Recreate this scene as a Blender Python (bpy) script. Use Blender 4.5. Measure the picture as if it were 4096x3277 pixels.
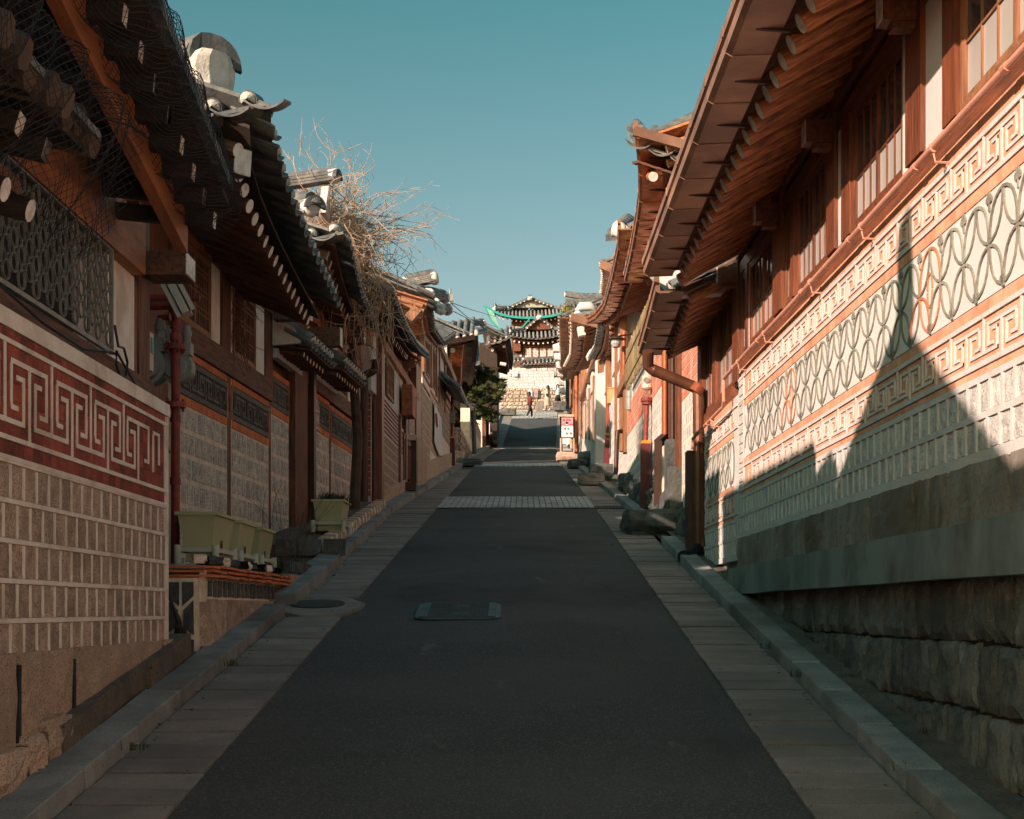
import bpy, bmesh, math, random
from mathutils import Vector, Matrix, noise
RD = random.Random(11)
S = bpy.context.scene
COL = S.collection
for o in list(S.objects): bpy.data.objects.remove(o)
# ------------------------------------------------------------ camera, light
cam = bpy.data.objects.new("camera", bpy.data.cameras.new("camera"))
COL.objects.link(cam)
cam.location = (0, 0, 1.8); cam.rotation_euler = (math.radians(90), 0, 0)
cam.data.sensor_width = 36; cam.data.lens = 50.1; cam.data.shift_y = 0.1959
cam.data.clip_start = 0.05; cam.data.clip_end = 3000
S.camera = cam
SUN = Vector((1.0, 1.0, -0.53)).normalized()          # travel direction of the light
w = bpy.data.worlds.new("World"); S.world = w; w.use_nodes = True
nt = w.node_tree; nt.nodes.clear()
sky = nt.nodes.new("ShaderNodeTexSky"); sky.sky_type = 'NISHITA'; sky.sun_disc = False
sky.sun_elevation = math.asin(-SUN.z)
sky.sun_rotation = math.atan2(-SUN.x, -SUN.y)
sky.air_density = 1.0; sky.dust_density = 1.6; sky.ozone_density = 1.6
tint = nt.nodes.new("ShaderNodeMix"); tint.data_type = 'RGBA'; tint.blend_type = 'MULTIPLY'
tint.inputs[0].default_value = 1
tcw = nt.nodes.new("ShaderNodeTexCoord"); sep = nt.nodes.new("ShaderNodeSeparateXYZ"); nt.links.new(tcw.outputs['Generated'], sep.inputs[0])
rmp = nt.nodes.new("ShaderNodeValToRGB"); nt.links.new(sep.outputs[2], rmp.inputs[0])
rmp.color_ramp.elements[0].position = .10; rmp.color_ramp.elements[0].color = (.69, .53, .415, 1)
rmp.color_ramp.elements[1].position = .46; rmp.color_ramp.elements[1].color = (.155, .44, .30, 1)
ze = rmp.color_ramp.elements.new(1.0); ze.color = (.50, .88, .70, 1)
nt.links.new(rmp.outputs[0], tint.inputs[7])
bg = nt.nodes.new("ShaderNodeBackground"); bg.inputs[1].default_value = 0.12
wo = nt.nodes.new("ShaderNodeOutputWorld")
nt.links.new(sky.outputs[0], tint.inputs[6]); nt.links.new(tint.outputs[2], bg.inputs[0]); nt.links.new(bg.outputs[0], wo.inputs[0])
sl = bpy.data.lights.new("sun", 'SUN'); sl.energy = 3.4; sl.angle = math.radians(0.53); sl.color = (1.0, 0.77, 0.63)
sun = bpy.data.objects.new("sun", sl); COL.objects.link(sun)
sun.rotation_euler = SUN.to_track_quat('-Z', 'Y').to_euler(); sun.location = (-40, -40, 30)
S.view_settings.view_transform = 'Standard'; S.view_settings.look = 'None'
S.view_settings.exposure = 1.33; S.view_settings.gamma = 1.0
S.render.engine = 'CYCLES'; S.cycles.use_denoising = True; S.cycles.max_bounces = 10; S.cycles.diffuse_bounces = 8
S.cycles.use_adaptive_sampling = True; S.cycles.adaptive_threshold = 0.02
# ------------------------------------------------------------ materials
M = {}
def mat(name, c1, c2=None, rough=.85, scale=3., bump=.25, bscale=40., metal=0., rand=.12, speck=None, sscale=90., sth=.62,
        aniso=(1, 1, 1), local=False, spec=.4, stain=None, stscale=.7, patch=(.42, .62), scuff=None, crack=None):
    m = bpy.data.materials.new(name); m.use_nodes = True; n = m.node_tree.nodes; L = m.node_tree.links
    b = n["Principled BSDF"]; b.inputs['Roughness'].default_value = rough; b.inputs['Metallic'].default_value = metal
    b.inputs['Specular IOR Level'].default_value = spec
    oi = n.new("ShaderNodeObjectInfo")
    if local:
        tc = n.new("ShaderNodeTexCoord"); pos = tc.outputs['Object']
    else:
        g = n.new("ShaderNodeNewGeometry"); pos = g.outputs['Position']
    off = n.new("ShaderNodeVectorMath"); off.operation = 'MULTIPLY_ADD'
    off.inputs[1].default_value = aniso; L.new(pos, off.inputs[0])
    mo = n.new("ShaderNodeMath"); mo.operation = 'MULTIPLY'; mo.inputs[1].default_value = 19; L.new(oi.outputs['Random'], mo.inputs[0])
    L.new(mo.outputs[0], off.inputs[2])
    def nz(sc, det, src=off.outputs[0]):
        t = n.new("ShaderNodeTexNoise"); t.inputs['Scale'].default_value = sc; t.inputs['Detail'].default_value = det
        t.inputs['Roughness'].default_value = .62; L.new(src, t.inputs['Vector']); return t
    def ramp(src, a, bb):
        r = n.new("ShaderNodeMapRange"); r.inputs[1].default_value = a; r.inputs[2].default_value = bb; L.new(src, r.inputs[0]); return r.outputs[0]
    def mix(f, a, bb, bt='MIX'):
        x = n.new("ShaderNodeMix"); x.data_type = 'RGBA'; x.blend_type = bt
        if isinstance(f, float): x.inputs[0].default_value = f
        else: L.new(f, x.inputs[0])
        for i, v in ((6, a), (7, bb)):
            if isinstance(v, tuple): x.inputs[i].default_value = (*v, 1)
            else: L.new(v, x.inputs[i])
        return x.outputs[2]
    c2 = c2 or tuple(v * .7 for v in c1)
    n1 = nz(scale, 6)
    col = mix(ramp(n1.outputs[0], *patch), c1, c2)
    if speck:
        n2 = nz(sscale, 3); col = mix(ramp(n2.outputs[0], sth - .08, sth + .03), col, speck)
    if stain:
        n4 = nz(stscale, 4, pos); col = mix(ramp(n4.outputs[0], .5, .68), col, stain)
    if crack:
        nn = nz(1.1, 3, pos); vw = n.new('ShaderNodeVectorMath'); vw.operation = 'ADD'; L.new(pos, vw.inputs[0]); L.new(nn.outputs['Color'], vw.inputs[1])
        vo = n.new('ShaderNodeTexVoronoi'); vo.feature = 'DISTANCE_TO_EDGE'; vo.inputs['Scale'].default_value = crack; L.new(vw.outputs[0], vo.inputs['Vector'])
        a_ = ramp(vo.outputs['Distance'], .008, .0); b_ = ramp(nz(.35, 2, pos).outputs[0], .50, .60)
        mm_ = n.new('ShaderNodeMath'); mm_.operation = 'MULTIPLY'; L.new(a_, mm_.inputs[0]); L.new(b_, mm_.inputs[1]); col = mix(mm_.outputs[0], col, (.012, .012, .012))
    if scuff:
        mp = n.new('ShaderNodeMapping'); mp.inputs['Scale'].default_value = (1, .35, 1); L.new(pos, mp.inputs[0])
        n5 = nz(scuff[1], 5, mp.outputs[0]); n6 = nz(.5, 2, pos); col = mix(ramp(n5.outputs[0], scuff[2], scuff[2] + .05), col, scuff[0]); col = mix(ramp(n6.outputs[0], .45, .6), col, mix(.35, col, (.075, .075, .07)))
    if rand:
        r = n.new("ShaderNodeMapRange"); r.inputs[3].default_value = 1 - rand; r.inputs[4].default_value = 1 + rand
        L.new(oi.outputs['Random'], r.inputs[0])
        vm = n.new("ShaderNodeVectorMath"); vm.operation = 'SCALE'; L.new(col, vm.inputs[0]); L.new(r.outputs[0], vm.inputs['Scale'])
        col = vm.outputs[0]
    L.new(col, b.inputs['Base Color'])
    if bump:
        n3 = nz(bscale, 5); bu = n.new("ShaderNodeBump"); bu.inputs['Strength'].default_value = bump; bu.inputs['Distance'].default_value = .02
        L.new(n3.outputs[0], bu.inputs['Height']); L.new(bu.outputs[0], b.inputs['Normal'])
    if metal > .3:
        L.new(ramp(n1.outputs[0], .1, 1.2), b.inputs['Roughness'])
    M[name] = m; return m
mat('asphalt', (.038, .046, .045), (.062, .069, .066), rough=.92, scale=.7, bump=.55, bscale=90, rand=0, speck=(.13, .125, .12), sscale=75, sth=.60, stain=(.020, .021, .022), stscale=.35, crack=.55, scuff=((.12, .12, .11), 2.0, .66))
mat('slab', (.27, .225, .19), (.19, .165, .14), scale=2.5, bump=.2, bscale=60, rand=.16, speck=(.10, .09, .085), sscale=150, stain=(.15, .14, .125), stscale=.9)
mat('kerb_granite', (.30, .30, .28), (.20, .205, .195), scale=3, bump=.2, bscale=80, rand=.13, speck=(.08, .08, .08), sscale=160, stain=(.13, .12, .10))
mat('joint', (.03, .027, .025), (.018, .018, .017), scale=5, rand=0)
mat('dirt', (.17, .125, .09), (.10, .08, .06), scale=4, bump=.7, bscale=30, rand=0, speck=(.05, .045, .04), sscale=60)
mat('concrete', (.22, .24, .225), (.14, .165, .155), scale=1.6, bump=.25, bscale=25, rand=.04, aniso=(1, 1, .35), stain=(.11, .11, .095), stscale=1.4)
mat('white_mortar', (.56, .525, .515), (.48, .445, .43), scale=6, bump=.35, bscale=25, rand=0, stain=(.56, .49, .45), stscale=2.5)
mat('old_mortar', (.82, .68, .55), (.64, .50, .38), scale=7, bump=.5, bscale=30, rand=0)
mat('granite_pink', (.60, .42, .31), (.36, .26, .195), scale=9, bump=.7, bscale=40, rand=.18, speck=(.22, .16, .12), sscale=95, sth=.57)
mat('granite_orange', (.54, .37, .26), (.40, .28, .20), scale=4, bump=.5, bscale=50, rand=.12, speck=(.20, .145, .11), sscale=100, sth=.58)
mat('granite_grey', (.72, .63, .54), (.42, .38, .34), scale=11, bump=.8, bscale=30, rand=.16, speck=(.15, .14, .13), sscale=55, sth=.60)
mat('granite_light', (.62, .58, .54), (.45, .42, .39), scale=9, bump=.8, bscale=30, rand=.10, speck=(.22, .20, .19), sscale=90, sth=.62)
mat('soot_wood', (.050, .030, .020), (.028, .018, .013), rough=.8, scale=2, bump=.3, bscale=6, rand=.2, aniso=(3, 22, 22), local=True)  # near-black wood of the near left roof, soffits and gate walls
mat('granite_dark', (.125, .125, .115), (.055, .058, .054), scale=4, bump=1.0, bscale=24, rand=.28, speck=(.20, .20, .19), sscale=100, sth=.66, stain=(.06, .06, .05), stscale=1.1)
mat('granite_mid', (.27, .235, .20), (.15, .12, .10), scale=1.8, bump=.5, bscale=40, rand=.12, aniso=(1, 1, .4), stain=(.12, .085, .05), stscale=1.2, speck=(.10, .09, .08), sscale=120)
mat('red_brick', (.27, .055, .035), (.36, .085, .05), scale=9, bump=.35, bscale=30, rand=.3, stain=(.12, .035, .03), stscale=5)
mat('orange_brick', (.66, .20, .075), (.54, .15, .055), scale=6, bump=.3, bscale=40, rand=.14)
mat('pale_brick', (.66, .33, .21), (.54, .23, .13), scale=5, bump=.3, bscale=40, rand=.14)
mat('black_tile', (.045, .048, .050), (.085, .086, .085), scale=10, bump=.3, bscale=40, rand=.3, rough=.6)
mat('roof_tile', (.085, .092, .095), (.17, .168, .16), rough=.62, scale=5, bump=.4, bscale=25, rand=.25, stain=(.24, .22, .19), stscale=3)
mat('tile_plaster', (.60, .55, .49), (.42, .38, .33), scale=7, bump=.7, bscale=20, rand=.12)
mat('plaster', (.59, .555, .54), (.53, .49, .475), scale=2, bump=.12, bscale=14, rand=.04, stain=(.62, .55, .50), stscale=1.6)
mat('mortar_cream', (.88, .78, .68), (.78, .66, .56), scale=6, bump=.35, bscale=25, rand=0, stain=(.62, .50, .40), stscale=2.5)  # mortar and plaster paled in colour for bounce light on the left walls
mat('wood_end', (.88, .80, .72), (.60, .50, .42), scale=12, bump=.2, rand=.08)
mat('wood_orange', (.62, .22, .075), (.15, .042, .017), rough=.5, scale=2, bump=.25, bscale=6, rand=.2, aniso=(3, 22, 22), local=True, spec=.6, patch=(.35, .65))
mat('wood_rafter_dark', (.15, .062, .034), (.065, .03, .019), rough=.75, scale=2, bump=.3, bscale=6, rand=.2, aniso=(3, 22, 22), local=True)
mat('wood_vert', (.25, .066, .022), (.075, .026, .014), rough=.45, scale=1.6, bump=.25, bscale=5, rand=.1, aniso=(20, 20, 1.6), spec=.6, patch=(.35, .65))
mat('wood_horiz', (.23, .066, .024), (.08, .028, .015), rough=.5, scale=1.6, bump=.25, bscale=5, rand=.1, aniso=(20, 1.6, 20), spec=.6, patch=(.35, .65))
mat('wood_dark_vert', (.20, .072, .034), (.055, .026, .017), rough=.7, scale=1.6, bump=.3, bscale=5, rand=.1, aniso=(20, 20, 1.6))
mat('wood_dark_horiz', (.17, .068, .036), (.06, .032, .022), rough=.7, scale=1.6, bump=.3, bscale=5, rand=.1, aniso=(20, 1.6, 20))
mat('wood_bright', (.36, .16, .075), (.18, .075, .038), rough=.55, scale=1.6, bump=.2, bscale=5, rand=.12, aniso=(18, 18, 1.6), patch=(.35, .65))
mat('wood_beam', (.42, .14, .05), (.18, .06, .026), rough=.6, scale=1.4, bump=.35, bscale=5, rand=.05, aniso=(9, 1.5, 9), patch=(.35, .65))
mat('copper', (.40, .21, .13), (.22, .11, .07), rough=.42, scale=1.3, bump=.1, bscale=4, metal=.28, rand=.10)
mat('copper_bright', (.62, .26, .12), (.40, .15, .07), rough=.3, scale=3.2, bump=.35, bscale=6, metal=.75, rand=.12)
mat('copper_pipe', (.40, .115, .05), (.24, .07, .035), rough=.4, scale=2.5, bump=.15, bscale=14, metal=.45, rand=.06)
mat('brown_metal', (.075, .036, .026), (.05, .026, .02), rough=.45, scale=3, bump=.06, metal=.25, rand=.05)
mat('pink_pipe', (.60, .28, .20), (.50, .22, .15), rough=.55, scale=4, bump=.15, rand=.05)
mat('red_pipe', (.26, .035, .022), (.15, .025, .02), rough=.5, scale=10, bump=.4, bscale=30, rand=.05)
mat('maroon', (.13, .022, .022), (.10, .018, .018), rough=.5, scale=2, bump=.05, rand=.05)
mat('yellow_band', (.75, .32, .04), rough=.5, bump=0, rand=0)
mat('frosted', (.42, .39, .36), (.36, .34, .32), rough=.25, scale=1, bump=0, rand=.06, spec=.6)
mat('dark_glass', (.035, .045, .05), (.02, .03, .035), rough=.08, scale=1, bump=0, rand=.1, spec=.8)
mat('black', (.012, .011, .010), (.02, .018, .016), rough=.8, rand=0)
mat('black_net', (.02, .022, .026), (.03, .032, .036), rough=.8, rand=0)
mat('cable', (.015, .016, .018), rough=.5, rand=0, bump=0)
mat('steel_grey', (.26, .27, .25), (.18, .19, .18), rough=.5, scale=8, bump=.1, metal=.2, rand=.12)
mat('cast_iron', (.085, .11, .105), (.06, .078, .074), rough=.6, scale=8, bump=.2, metal=.1, rand=.1)
mat('beige_metal', (.56, .45, .37), (.46, .37, .30), rough=.5, scale=4, bump=.1, rand=.05)
mat('meter_grey', (.26, .25, .23), (.20, .19, .175), rough=.5, scale=6, bump=.1, rand=.05)
mat('green_plastic', (.44, .43, .24), (.38, .375, .20), rough=.55, scale=2, bump=.08, bscale=30, rand=.08)
mat('stand_plastic', (.50, .53, .42), (.44, .47, .36), rough=.55, scale=2, bump=.05, rand=.05)
mat('teal', (.02, .30, .27), (.02, .24, .22), rough=.5, scale=2, bump=.05, rand=.05)
mat('teal_frame', (.012, .16, .13), rough=.6, bump=.1, rand=0)
mat('tan_frame', (.52, .40, .30), rough=.6, bump=.1, rand=0)
mat('twig', (.54, .37, .245), (.34, .22, .14), rough=.8, scale=8, bump=.2, rand=0)
mat('bark', (.12, .075, .05), (.07, .045, .03), rough=.9, scale=6, bump=.6, bscale=20, rand=0)
mat('needles', (.075, .085, .022), (.030, .045, .016), rough=.7, scale=1.8, bump=0, rand=.1)
mat('grass', (.05, .065, .025), (.03, .045, .02), rough=.7, scale=3, bump=0, rand=.1)
mat('yellow_leaf', (.28, .25, .06), (.15, .15, .04), rough=.7, scale=4, bump=0, rand=.1)
mat('fabric_white', (.70, .67, .66), (.62, .60, .60), rough=.8, scale=2, bump=.2, bscale=6, rand=0)
mat('print_pink', (.62, .26, .28), rough=.6, bump=0, rand=0)
mat('print_magenta', (.45, .06, .12), rough=.6, bump=0, rand=0)
mat('print_white', (.66, .62, .62), (.62, .56, .56), rough=.6, bump=0, rand=0)
mat('print_black', (.035, .028, .026), rough=.6, bump=0, rand=0)
mat('print_orange', (.66, .30, .12), rough=.6, bump=0, rand=0)
mat('plate_brown', (.20, .10, .075), rough=.5, bump=0, rand=0)
mat('skin', (.50, .30, .22), rough=.6, bump=0, rand=0)
mat('hair', (.02, .012, .01), rough=.5, bump=0, rand=0)
mat('coat_maroon', (.13, .022, .020), rough=.8, bump=.1, rand=0)
mat('coat_cream', (.60, .50, .40), rough=.8, bump=.1, rand=0)
mat('shirt_blue', (.50, .58, .62), rough=.8, bump=.1, rand=0)
mat('trousers', (.018, .016, .018), rough=.8, bump=.1, rand=0)
mat('light_paver', (.48, .47, .44), (.36, .36, .34), scale=3, bump=.3, bscale=50, rand=.1, speck=(.16, .16, .16), sscale=120, stain=(.17, .17, .16))
mat('tile_arc_grey', (.27, .25, .205), (.17, .16, .135), scale=8, bump=.3, bscale=60, rand=.2)
mat('tile_warm', (.50, .20, .10), (.40, .15, .08), scale=8, bump=.3, bscale=60, rand=.1)
mat('rafter_grey', (.66, .60, .53), (.50, .45, .40), scale=12, bump=.2, rand=.08)
mat('litter_brown', (.16, .09, .045), (.08, .05, .03), scale=9, bump=0, rand=0)
mat('clay_brown', (.13, .075, .045), (.07, .045, .03), scale=6, bump=.5, rand=.1)
mat('wood_board', (.46, .155, .055), (.24, .075, .03), rough=.6, scale=1.2, bump=.35, bscale=5, rand=.05, aniso=(9, 1.2, 5), patch=(.35, .65))
mat('panel_dark', (.022, .022, .021), (.16, .12, .085), scale=14, bump=.3, rand=0, patch=(.55, .66))
mat('pipe_brown', (.20, .085, .05), (.12, .05, .03), rough=.4, scale=2.5, bump=.1, bscale=14, metal=.4, rand=.06)
mat('brick_salmon', (.56, .19, .12), (.46, .15, .09), scale=6, bump=.3, bscale=40, rand=.15, stain=(.50, .30, .22), stscale=2)
mat('bamboo', (.24, .17, .085), (.13, .095, .05), scale=5, bump=.3, rand=.25)
mat('plywood', (.56, .30, .13), (.48, .25, .10), scale=3, bump=.1, rand=0)
mat('cast_dark', (.028, .034, .033), (.02, .024, .024), rough=.6, bump=.2, rand=.1)
mat('tile_far', (.30, .285, .26), (.20, .19, .175), scale=5, bump=.2, rand=.2)  # paler copy of the roof tile, sunlight on the far rows in its colour
mat('wall_white', (.56, .55, .55), (.48, .47, .47), scale=4, bump=.3, bscale=20, rand=.08)
mat('wall_tan', (.50, .41, .33), (.38, .30, .235), scale=3, bump=.6, bscale=12, rand=.1)
mat('notice_mauve', (.36, .26, .28), rough=.7, bump=0, rand=0)
mat('gable_green', (.36, .38, .30), rough=.8, rand=0)
mat('awning_green', (.22, .42, .34), (.16, .36, .30), rough=.5, scale=2, bump=0, rand=0)
# ------------------------------------------------------------ mesh builder
class B:
    def __init__(s): s.v = []; s.f = []; s.m = []
    def quad(s, *p, mi=0):
        k = len(s.v); s.v += [tuple(q) for q in p]; s.f.append(tuple(range(k, k + len(p)))); s.m.append(mi)
    def hexa(s, P, mi=0):
        k = len(s.v); s.v += [tuple(q) for q in P]
        for f in ((0, 3, 2, 1), (4, 5, 6, 7), (0, 1, 5, 4), (1, 2, 6, 5), (2, 3, 7, 6), (3, 0, 4, 7)):
            s.f.append(tuple(k + i for i in f)); s.m.append(mi)
    def box(s, x0, x1, y0, y1, z0, z1, mi=0):
        s.hexa([(x0, y0, z0), (x1, y0, z0), (x1, y1, z0), (x0, y1, z0), (x0, y0, z1), (x1, y0, z1), (x1, y1, z1), (x0, y1, z1)], mi)
    def bar(s, a, b, w, h, mi=0, up=Vector((0, 0, 1))):
        a, b = Vector(a), Vector(b); d = (b - a).normalized()
        if abs(d.dot(up)) > .98: up = Vector((0, 1, 0))
        x = d.cross(up).normalized(); u = x.cross(d)
        P = []
        for q in (a, b):
            P += [q - x * w / 2 - u * h / 2, q + x * w / 2 - u * h / 2, q + x * w / 2 + u * h / 2, q - x * w / 2 + u * h / 2]
        s.hexa(P, mi)
    def tube(s, pts, r, n=8, mi=0, cap=None, closed=False):
        pts = [Vector(p) for p in pts]; rr = r if isinstance(r, (list, tuple)) else [r] * len(pts)
        k0 = len(s.v); N = len(pts); prev = None
        for i, p in enumerate(pts):
            d = (pts[min(i + 1, N - 1)] - pts[max(i - 1, 0)])
            if d.length < 1e-9: d = Vector((0, 0, 1))
            d.normalize()
            if prev is None:
                up = Vector((0, 0, 1)) if abs(d.z) < .9 else Vector((1, 0, 0)); x = d.cross(up).normalized()
            else:
                x = (prev - d * prev.dot(d)).normalized()
            prev = x; y = d.cross(x)
            for j in range(n):
                a = 2 * math.pi * j / n; s.v.append(tuple(p + x * math.cos(a) * rr[i] + y * math.sin(a) * rr[i]))
        for i in range(N - 1):
            for j in range(n):
                s.f.append((k0 + i * n + j, k0 + i * n + (j + 1) % n, k0 + (i + 1) * n + (j + 1) % n, k0 + (i + 1) * n + j)); s.m.append(mi)
        cm = mi if cap is None else cap
        s.f.append(tuple(k0 + j for j in range(n - 1, -1, -1))); s.m.append(cm)
        s.f.append(tuple(k0 + (N - 1) * n + j for j in range(n))); s.m.append(cm)
    def prism(s, poly, a, b, mi=0):
        """poly of Vectors (offsets) swept from a to b"""
        a, b = Vector(a), Vector(b); k = len(s.v); n = len(poly)
        s.v += [tuple(a + Vector(q)) for q in poly] + [tuple(b + Vector(q)) for q in poly]
        for i in range(n):
            j = (i + 1) % n; s.f.append((k + i, k + j, k + n + j, k + n + i)); s.m.append(mi)
        s.f.append(tuple(range(k + n - 1, k - 1, -1))); s.m.append(mi); s.f.append(tuple(range(k + n, k + 2 * n))); s.m.append(mi)
    def mesh(s, name, mats, smooth=False, recalc=True):
        me = bpy.data.meshes.new(name); me.from_pydata(s.v, [], s.f)
        for m_ in mats: me.materials.append(M[m_])
        if len(mats) > 1: me.polygons.foreach_set('material_index', s.m)
        if recalc:
            bm = bmesh.new(); bm.from_mesh(me); bmesh.ops.recalc_face_normals(bm, faces=bm.faces); bm.to_mesh(me); bm.free()
        if smooth: me.polygons.foreach_set('use_smooth', [True] * len(me.polygons))
        me.update(); return me
def link(name, me, parent=None, **kw):
    o = bpy.data.objects.new(name, me); COL.objects.link(o)
    if parent is not None:
        o.parent = parent
        if parent.get('_loc'): o.matrix_parent_inverse = Matrix.Translation(Vector(parent['_loc'])).inverted()
    for k, v in kw.items(): o[k] = v
    return o
def part(name, b, mats, parent=None, smooth=False, **kw):
    if isinstance(mats, str): mats = [mats]
    return link(name, b.mesh(name, mats, smooth), parent, **kw)
def inst(name, me, loc, rz=0., sc=(1, 1, 1), parent=None, mw=None, **kw):
    o = link(name, me, parent, **kw)
    if mw is not None: o.matrix_basis = mw
    else: o.location = loc; o.rotation_euler = (0, 0, rz); o.scale = sc
    return o
def thing(name, label, cat, loc=(0, 0, 0), group=None):
    o = bpy.data.objects.new(name, None); COL.objects.link(o); o.location = loc; o['_loc'] = tuple(float(q) for q in loc)
    o['label'] = label; o['category'] = cat; o.empty_display_size = .2
    if group: o['group'] = group
    return o
def lerp(t, y):
    if y <= t[0][0]: return t[0][1] + (y - t[0][0]) * (t[1][1] - t[0][1]) / (t[1][0] - t[0][0])
    for (a, u), (b, v) in zip(t, t[1:]):
        if y <= b: return u + (v - u) * (y - a) / (b - a)
    return t[-1][1]
GZ = [(-20, -2.82), (0, 0), (27, 3.81), (48, 6.7), (51, 7.07), (54, 7.48), (58, 8.05), (75, 10.32), (89.6, 13.84), (97, 15.4), (130, 17.0), (200, 19)]
def gz(y): return lerp(GZ, y)
XL = [(-5, -1.58), (6.2, -1.53), (27, -1.357), (44, -1.25), (48, -1.22), (58, -1.0), (75, -.54), (89.6, -.02), (97, .3)]
XR = [(-5, 1.30), (6.2, 1.335), (28, 1.53), (48, 1.65), (58, 1.9), (75, 2.3), (89.6, 2.87), (97, 3.1)]
KL = [(-5, -2.03), (6.7, -2.02), (11.7, -1.98), (15, -1.99), (24, -2.08), (43.5, -1.62), (46, -1.62), (55, -1.67), (87, -.81), (97, -.6)]
KR = [(-5, 1.86), (7, 1.86), (14, 1.93), (24, 2.06), (36, 2.08), (43, 2.05), (50, 2.1), (58, 2.3), (75, 2.75), (89, 3.3), (97, 3.5)]
def W(x, y, Y): return Vector(((x - 2048) / 5700 * Y, Y, 1.8 + (2441 - y) / 5700 * Y))   # a point of the place at distance Y
class Fr:
    """a wall line seen in plan: X = X0 + m*Y, side +1 faces the street from the left, -1 from the right"""
    def __init__(s, X0, m, side):
        s.X0, s.m, s.side = X0, m, side; s.n = Vector((1, -m, 0)).normalized() * side; s.ang = math.atan2(s.n.y, s.n.x)
    def p(s, Y, o, z): return Vector((s.X0 + s.m * Y, Y, z)) + s.n * o
    def box(s, b, Y0, Y1, o0, o1, z0, z1, mi=0):
        b.hexa([s.p(Y, o, z) for z in (z0, z1) for Y, o in ((Y0, o0), (Y1, o0), (Y1, o1), (Y0, o1))], mi)
    def slope(s, b, Y0, Y1, o0, o1, za0, za1, zb0, zb1, mi=0):
        """box whose bottom runs za0..za1 and top zb0..zb1 from Y0 to Y1"""
        b.hexa([s.p(Y0, o0, za0), s.p(Y1, o0, za1), s.p(Y1, o1, za1), s.p(Y0, o1, za0), s.p(Y0, o0, zb0), s.p(Y1, o0, zb1), s.p(Y1, o1, zb1), s.p(Y0, o1, zb0)], mi)
    def inst(s, name, me, Y, o, z, sx, sy, sz, parent):
        return inst(name, me, s.p(Y, o, z), s.ang, (sx, sy, sz), parent)
def fbox(name, F, Y0, Y1, o0, o1, z0, z1, m, parent, **kw):
    b = B(); F.box(b, Y0, Y1, o0, o1, z0, z1); return part(name, b, m, parent, **kw)
_sm = {}
def stone_mesh(m, seed, n=4, amp=.08, edge=.12, irr=.03):
    key = (m, seed, n, amp, edge, irr)
    if key in _sm: return _sm[key]
    r = random.Random(seed * 77 + n); b = B(); k = n + 1
    for i in range(k):
        for j in range(k):
            bd = i in (0, n) or j in (0, n)
            y = -.5 + i / n; z = -.5 + j / n
            if i == 0: y += r.uniform(0, irr)
            if i == n: y -= r.uniform(0, irr)
            if j == 0: z += r.uniform(0, irr)
            if j == n: z -= r.uniform(0, irr)
            if not bd: y += r.uniform(-.3, .3) / n; z += r.uniform(-.3, .3) / n
            b.v.append((.5 - (edge if bd else 0) + r.uniform(-amp, amp * .4), y, z))
    for i in range(n):
        for j in range(n):
            a = i * k + j; b.f.append((a, a + k, a + k + 1, a + 1)); b.m.append(0)
    ring = [(i, 0) for i in range(n)] + [(n, j) for j in range(n)] + [(i, n) for i in range(n, 0, -1)] + [(0, j) for j in range(n, 0, -1)]
    base = len(b.v)
    for (i, j) in ring:
        v = b.v[i * k + j]; b.v.append((-.5, v[1], v[2]))
    for t in range(len(ring)):
        u = (t + 1) % len(ring); b.f.append((ring[t][0] * k + ring[t][1], ring[u][0] * k + ring[u][1], base + u, base + t)); b.m.append(0)
    _sm[key] = b.mesh('stone', [m], smooth=False); return _sm[key]
def slab_mesh(m, seed):
    """paving slab / kerb block: unit box with worn top edges"""
    key = (m, seed, 'slab')
    if key in _sm: return _sm[key]
    r = random.Random(seed); b = B(); c = .018
    b.v = [(-.5, -.5, -.5), (.5, -.5, -.5), (.5, .5, -.5), (-.5, .5, -.5)]
    for (x, y) in ((-.5, -.5), (.5, -.5), (.5, .5), (-.5, .5)): b.v.append((x, y, .45 + r.uniform(-.01, .01)))
    for (x, y) in ((-.5, -.5), (.5, -.5), (.5, .5), (-.5, .5)): b.v.append((x * (1 - c * 2), y * (1 - c * 3), .5 + r.uniform(-.03, .03)))
    for f in ((0, 1, 5, 4), (1, 2, 6, 5), (2, 3, 7, 6), (3, 0, 4, 7), (4, 5, 9, 8), (5, 6, 10, 9), (6, 7, 11, 10), (7, 4, 8, 11), (8, 9, 10, 11)): b.f.append(f); b.m.append(0)
    _sm[key] = b.mesh('slab', [m], recalc=False); return _sm[key]
def unit_box(m):
    key = (m, 'box')
    if key not in _sm:
        b = B(); b.box(-.5, .5, -.5, .5, -.5, .5); _sm[key] = b.mesh('brick', [m])
    return _sm[key]
# ------------------------------------------------------------ the ground, road, pavements, kerbs
def strip_sheet(name, fa, fb, dz, m, y0, y1, step=.5, cols=1, parent=None, thick=0., **kw):
    b = B(); n = int((y1 - y0) / step + .5)
    for i in range(n + 1):
        Y = y0 + (y1 - y0) * i / n
        for c in range(cols + 1):
            x = fa(Y) + (fb(Y) - fa(Y)) * c / cols; b.v.append((x, Y, gz(Y) + dz(x, Y) if callable(dz) else gz(Y) + dz))
    for i in range(n):
        for c in range(cols):
            a = i * (cols + 1) + c; b.f.append((a, a + 1, a + cols + 2, a + cols + 1)); b.m.append(0)
    return part(name, b, m, parent, **kw)
b = B()
ys = [-60, -18, 0, 10, 20, 27, 38, 48, 58, 66, 75, 82, 89.6, 97, 130, 200, 500, 1400]; xs = [-600, -60, -20, -8, -3.2, 0, 4.6, 12, 40, 600]
for Y in ys:
    for x in xs: b.v.append((x, Y, gz(Y) - .16 if Y > -19 else -4))
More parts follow.
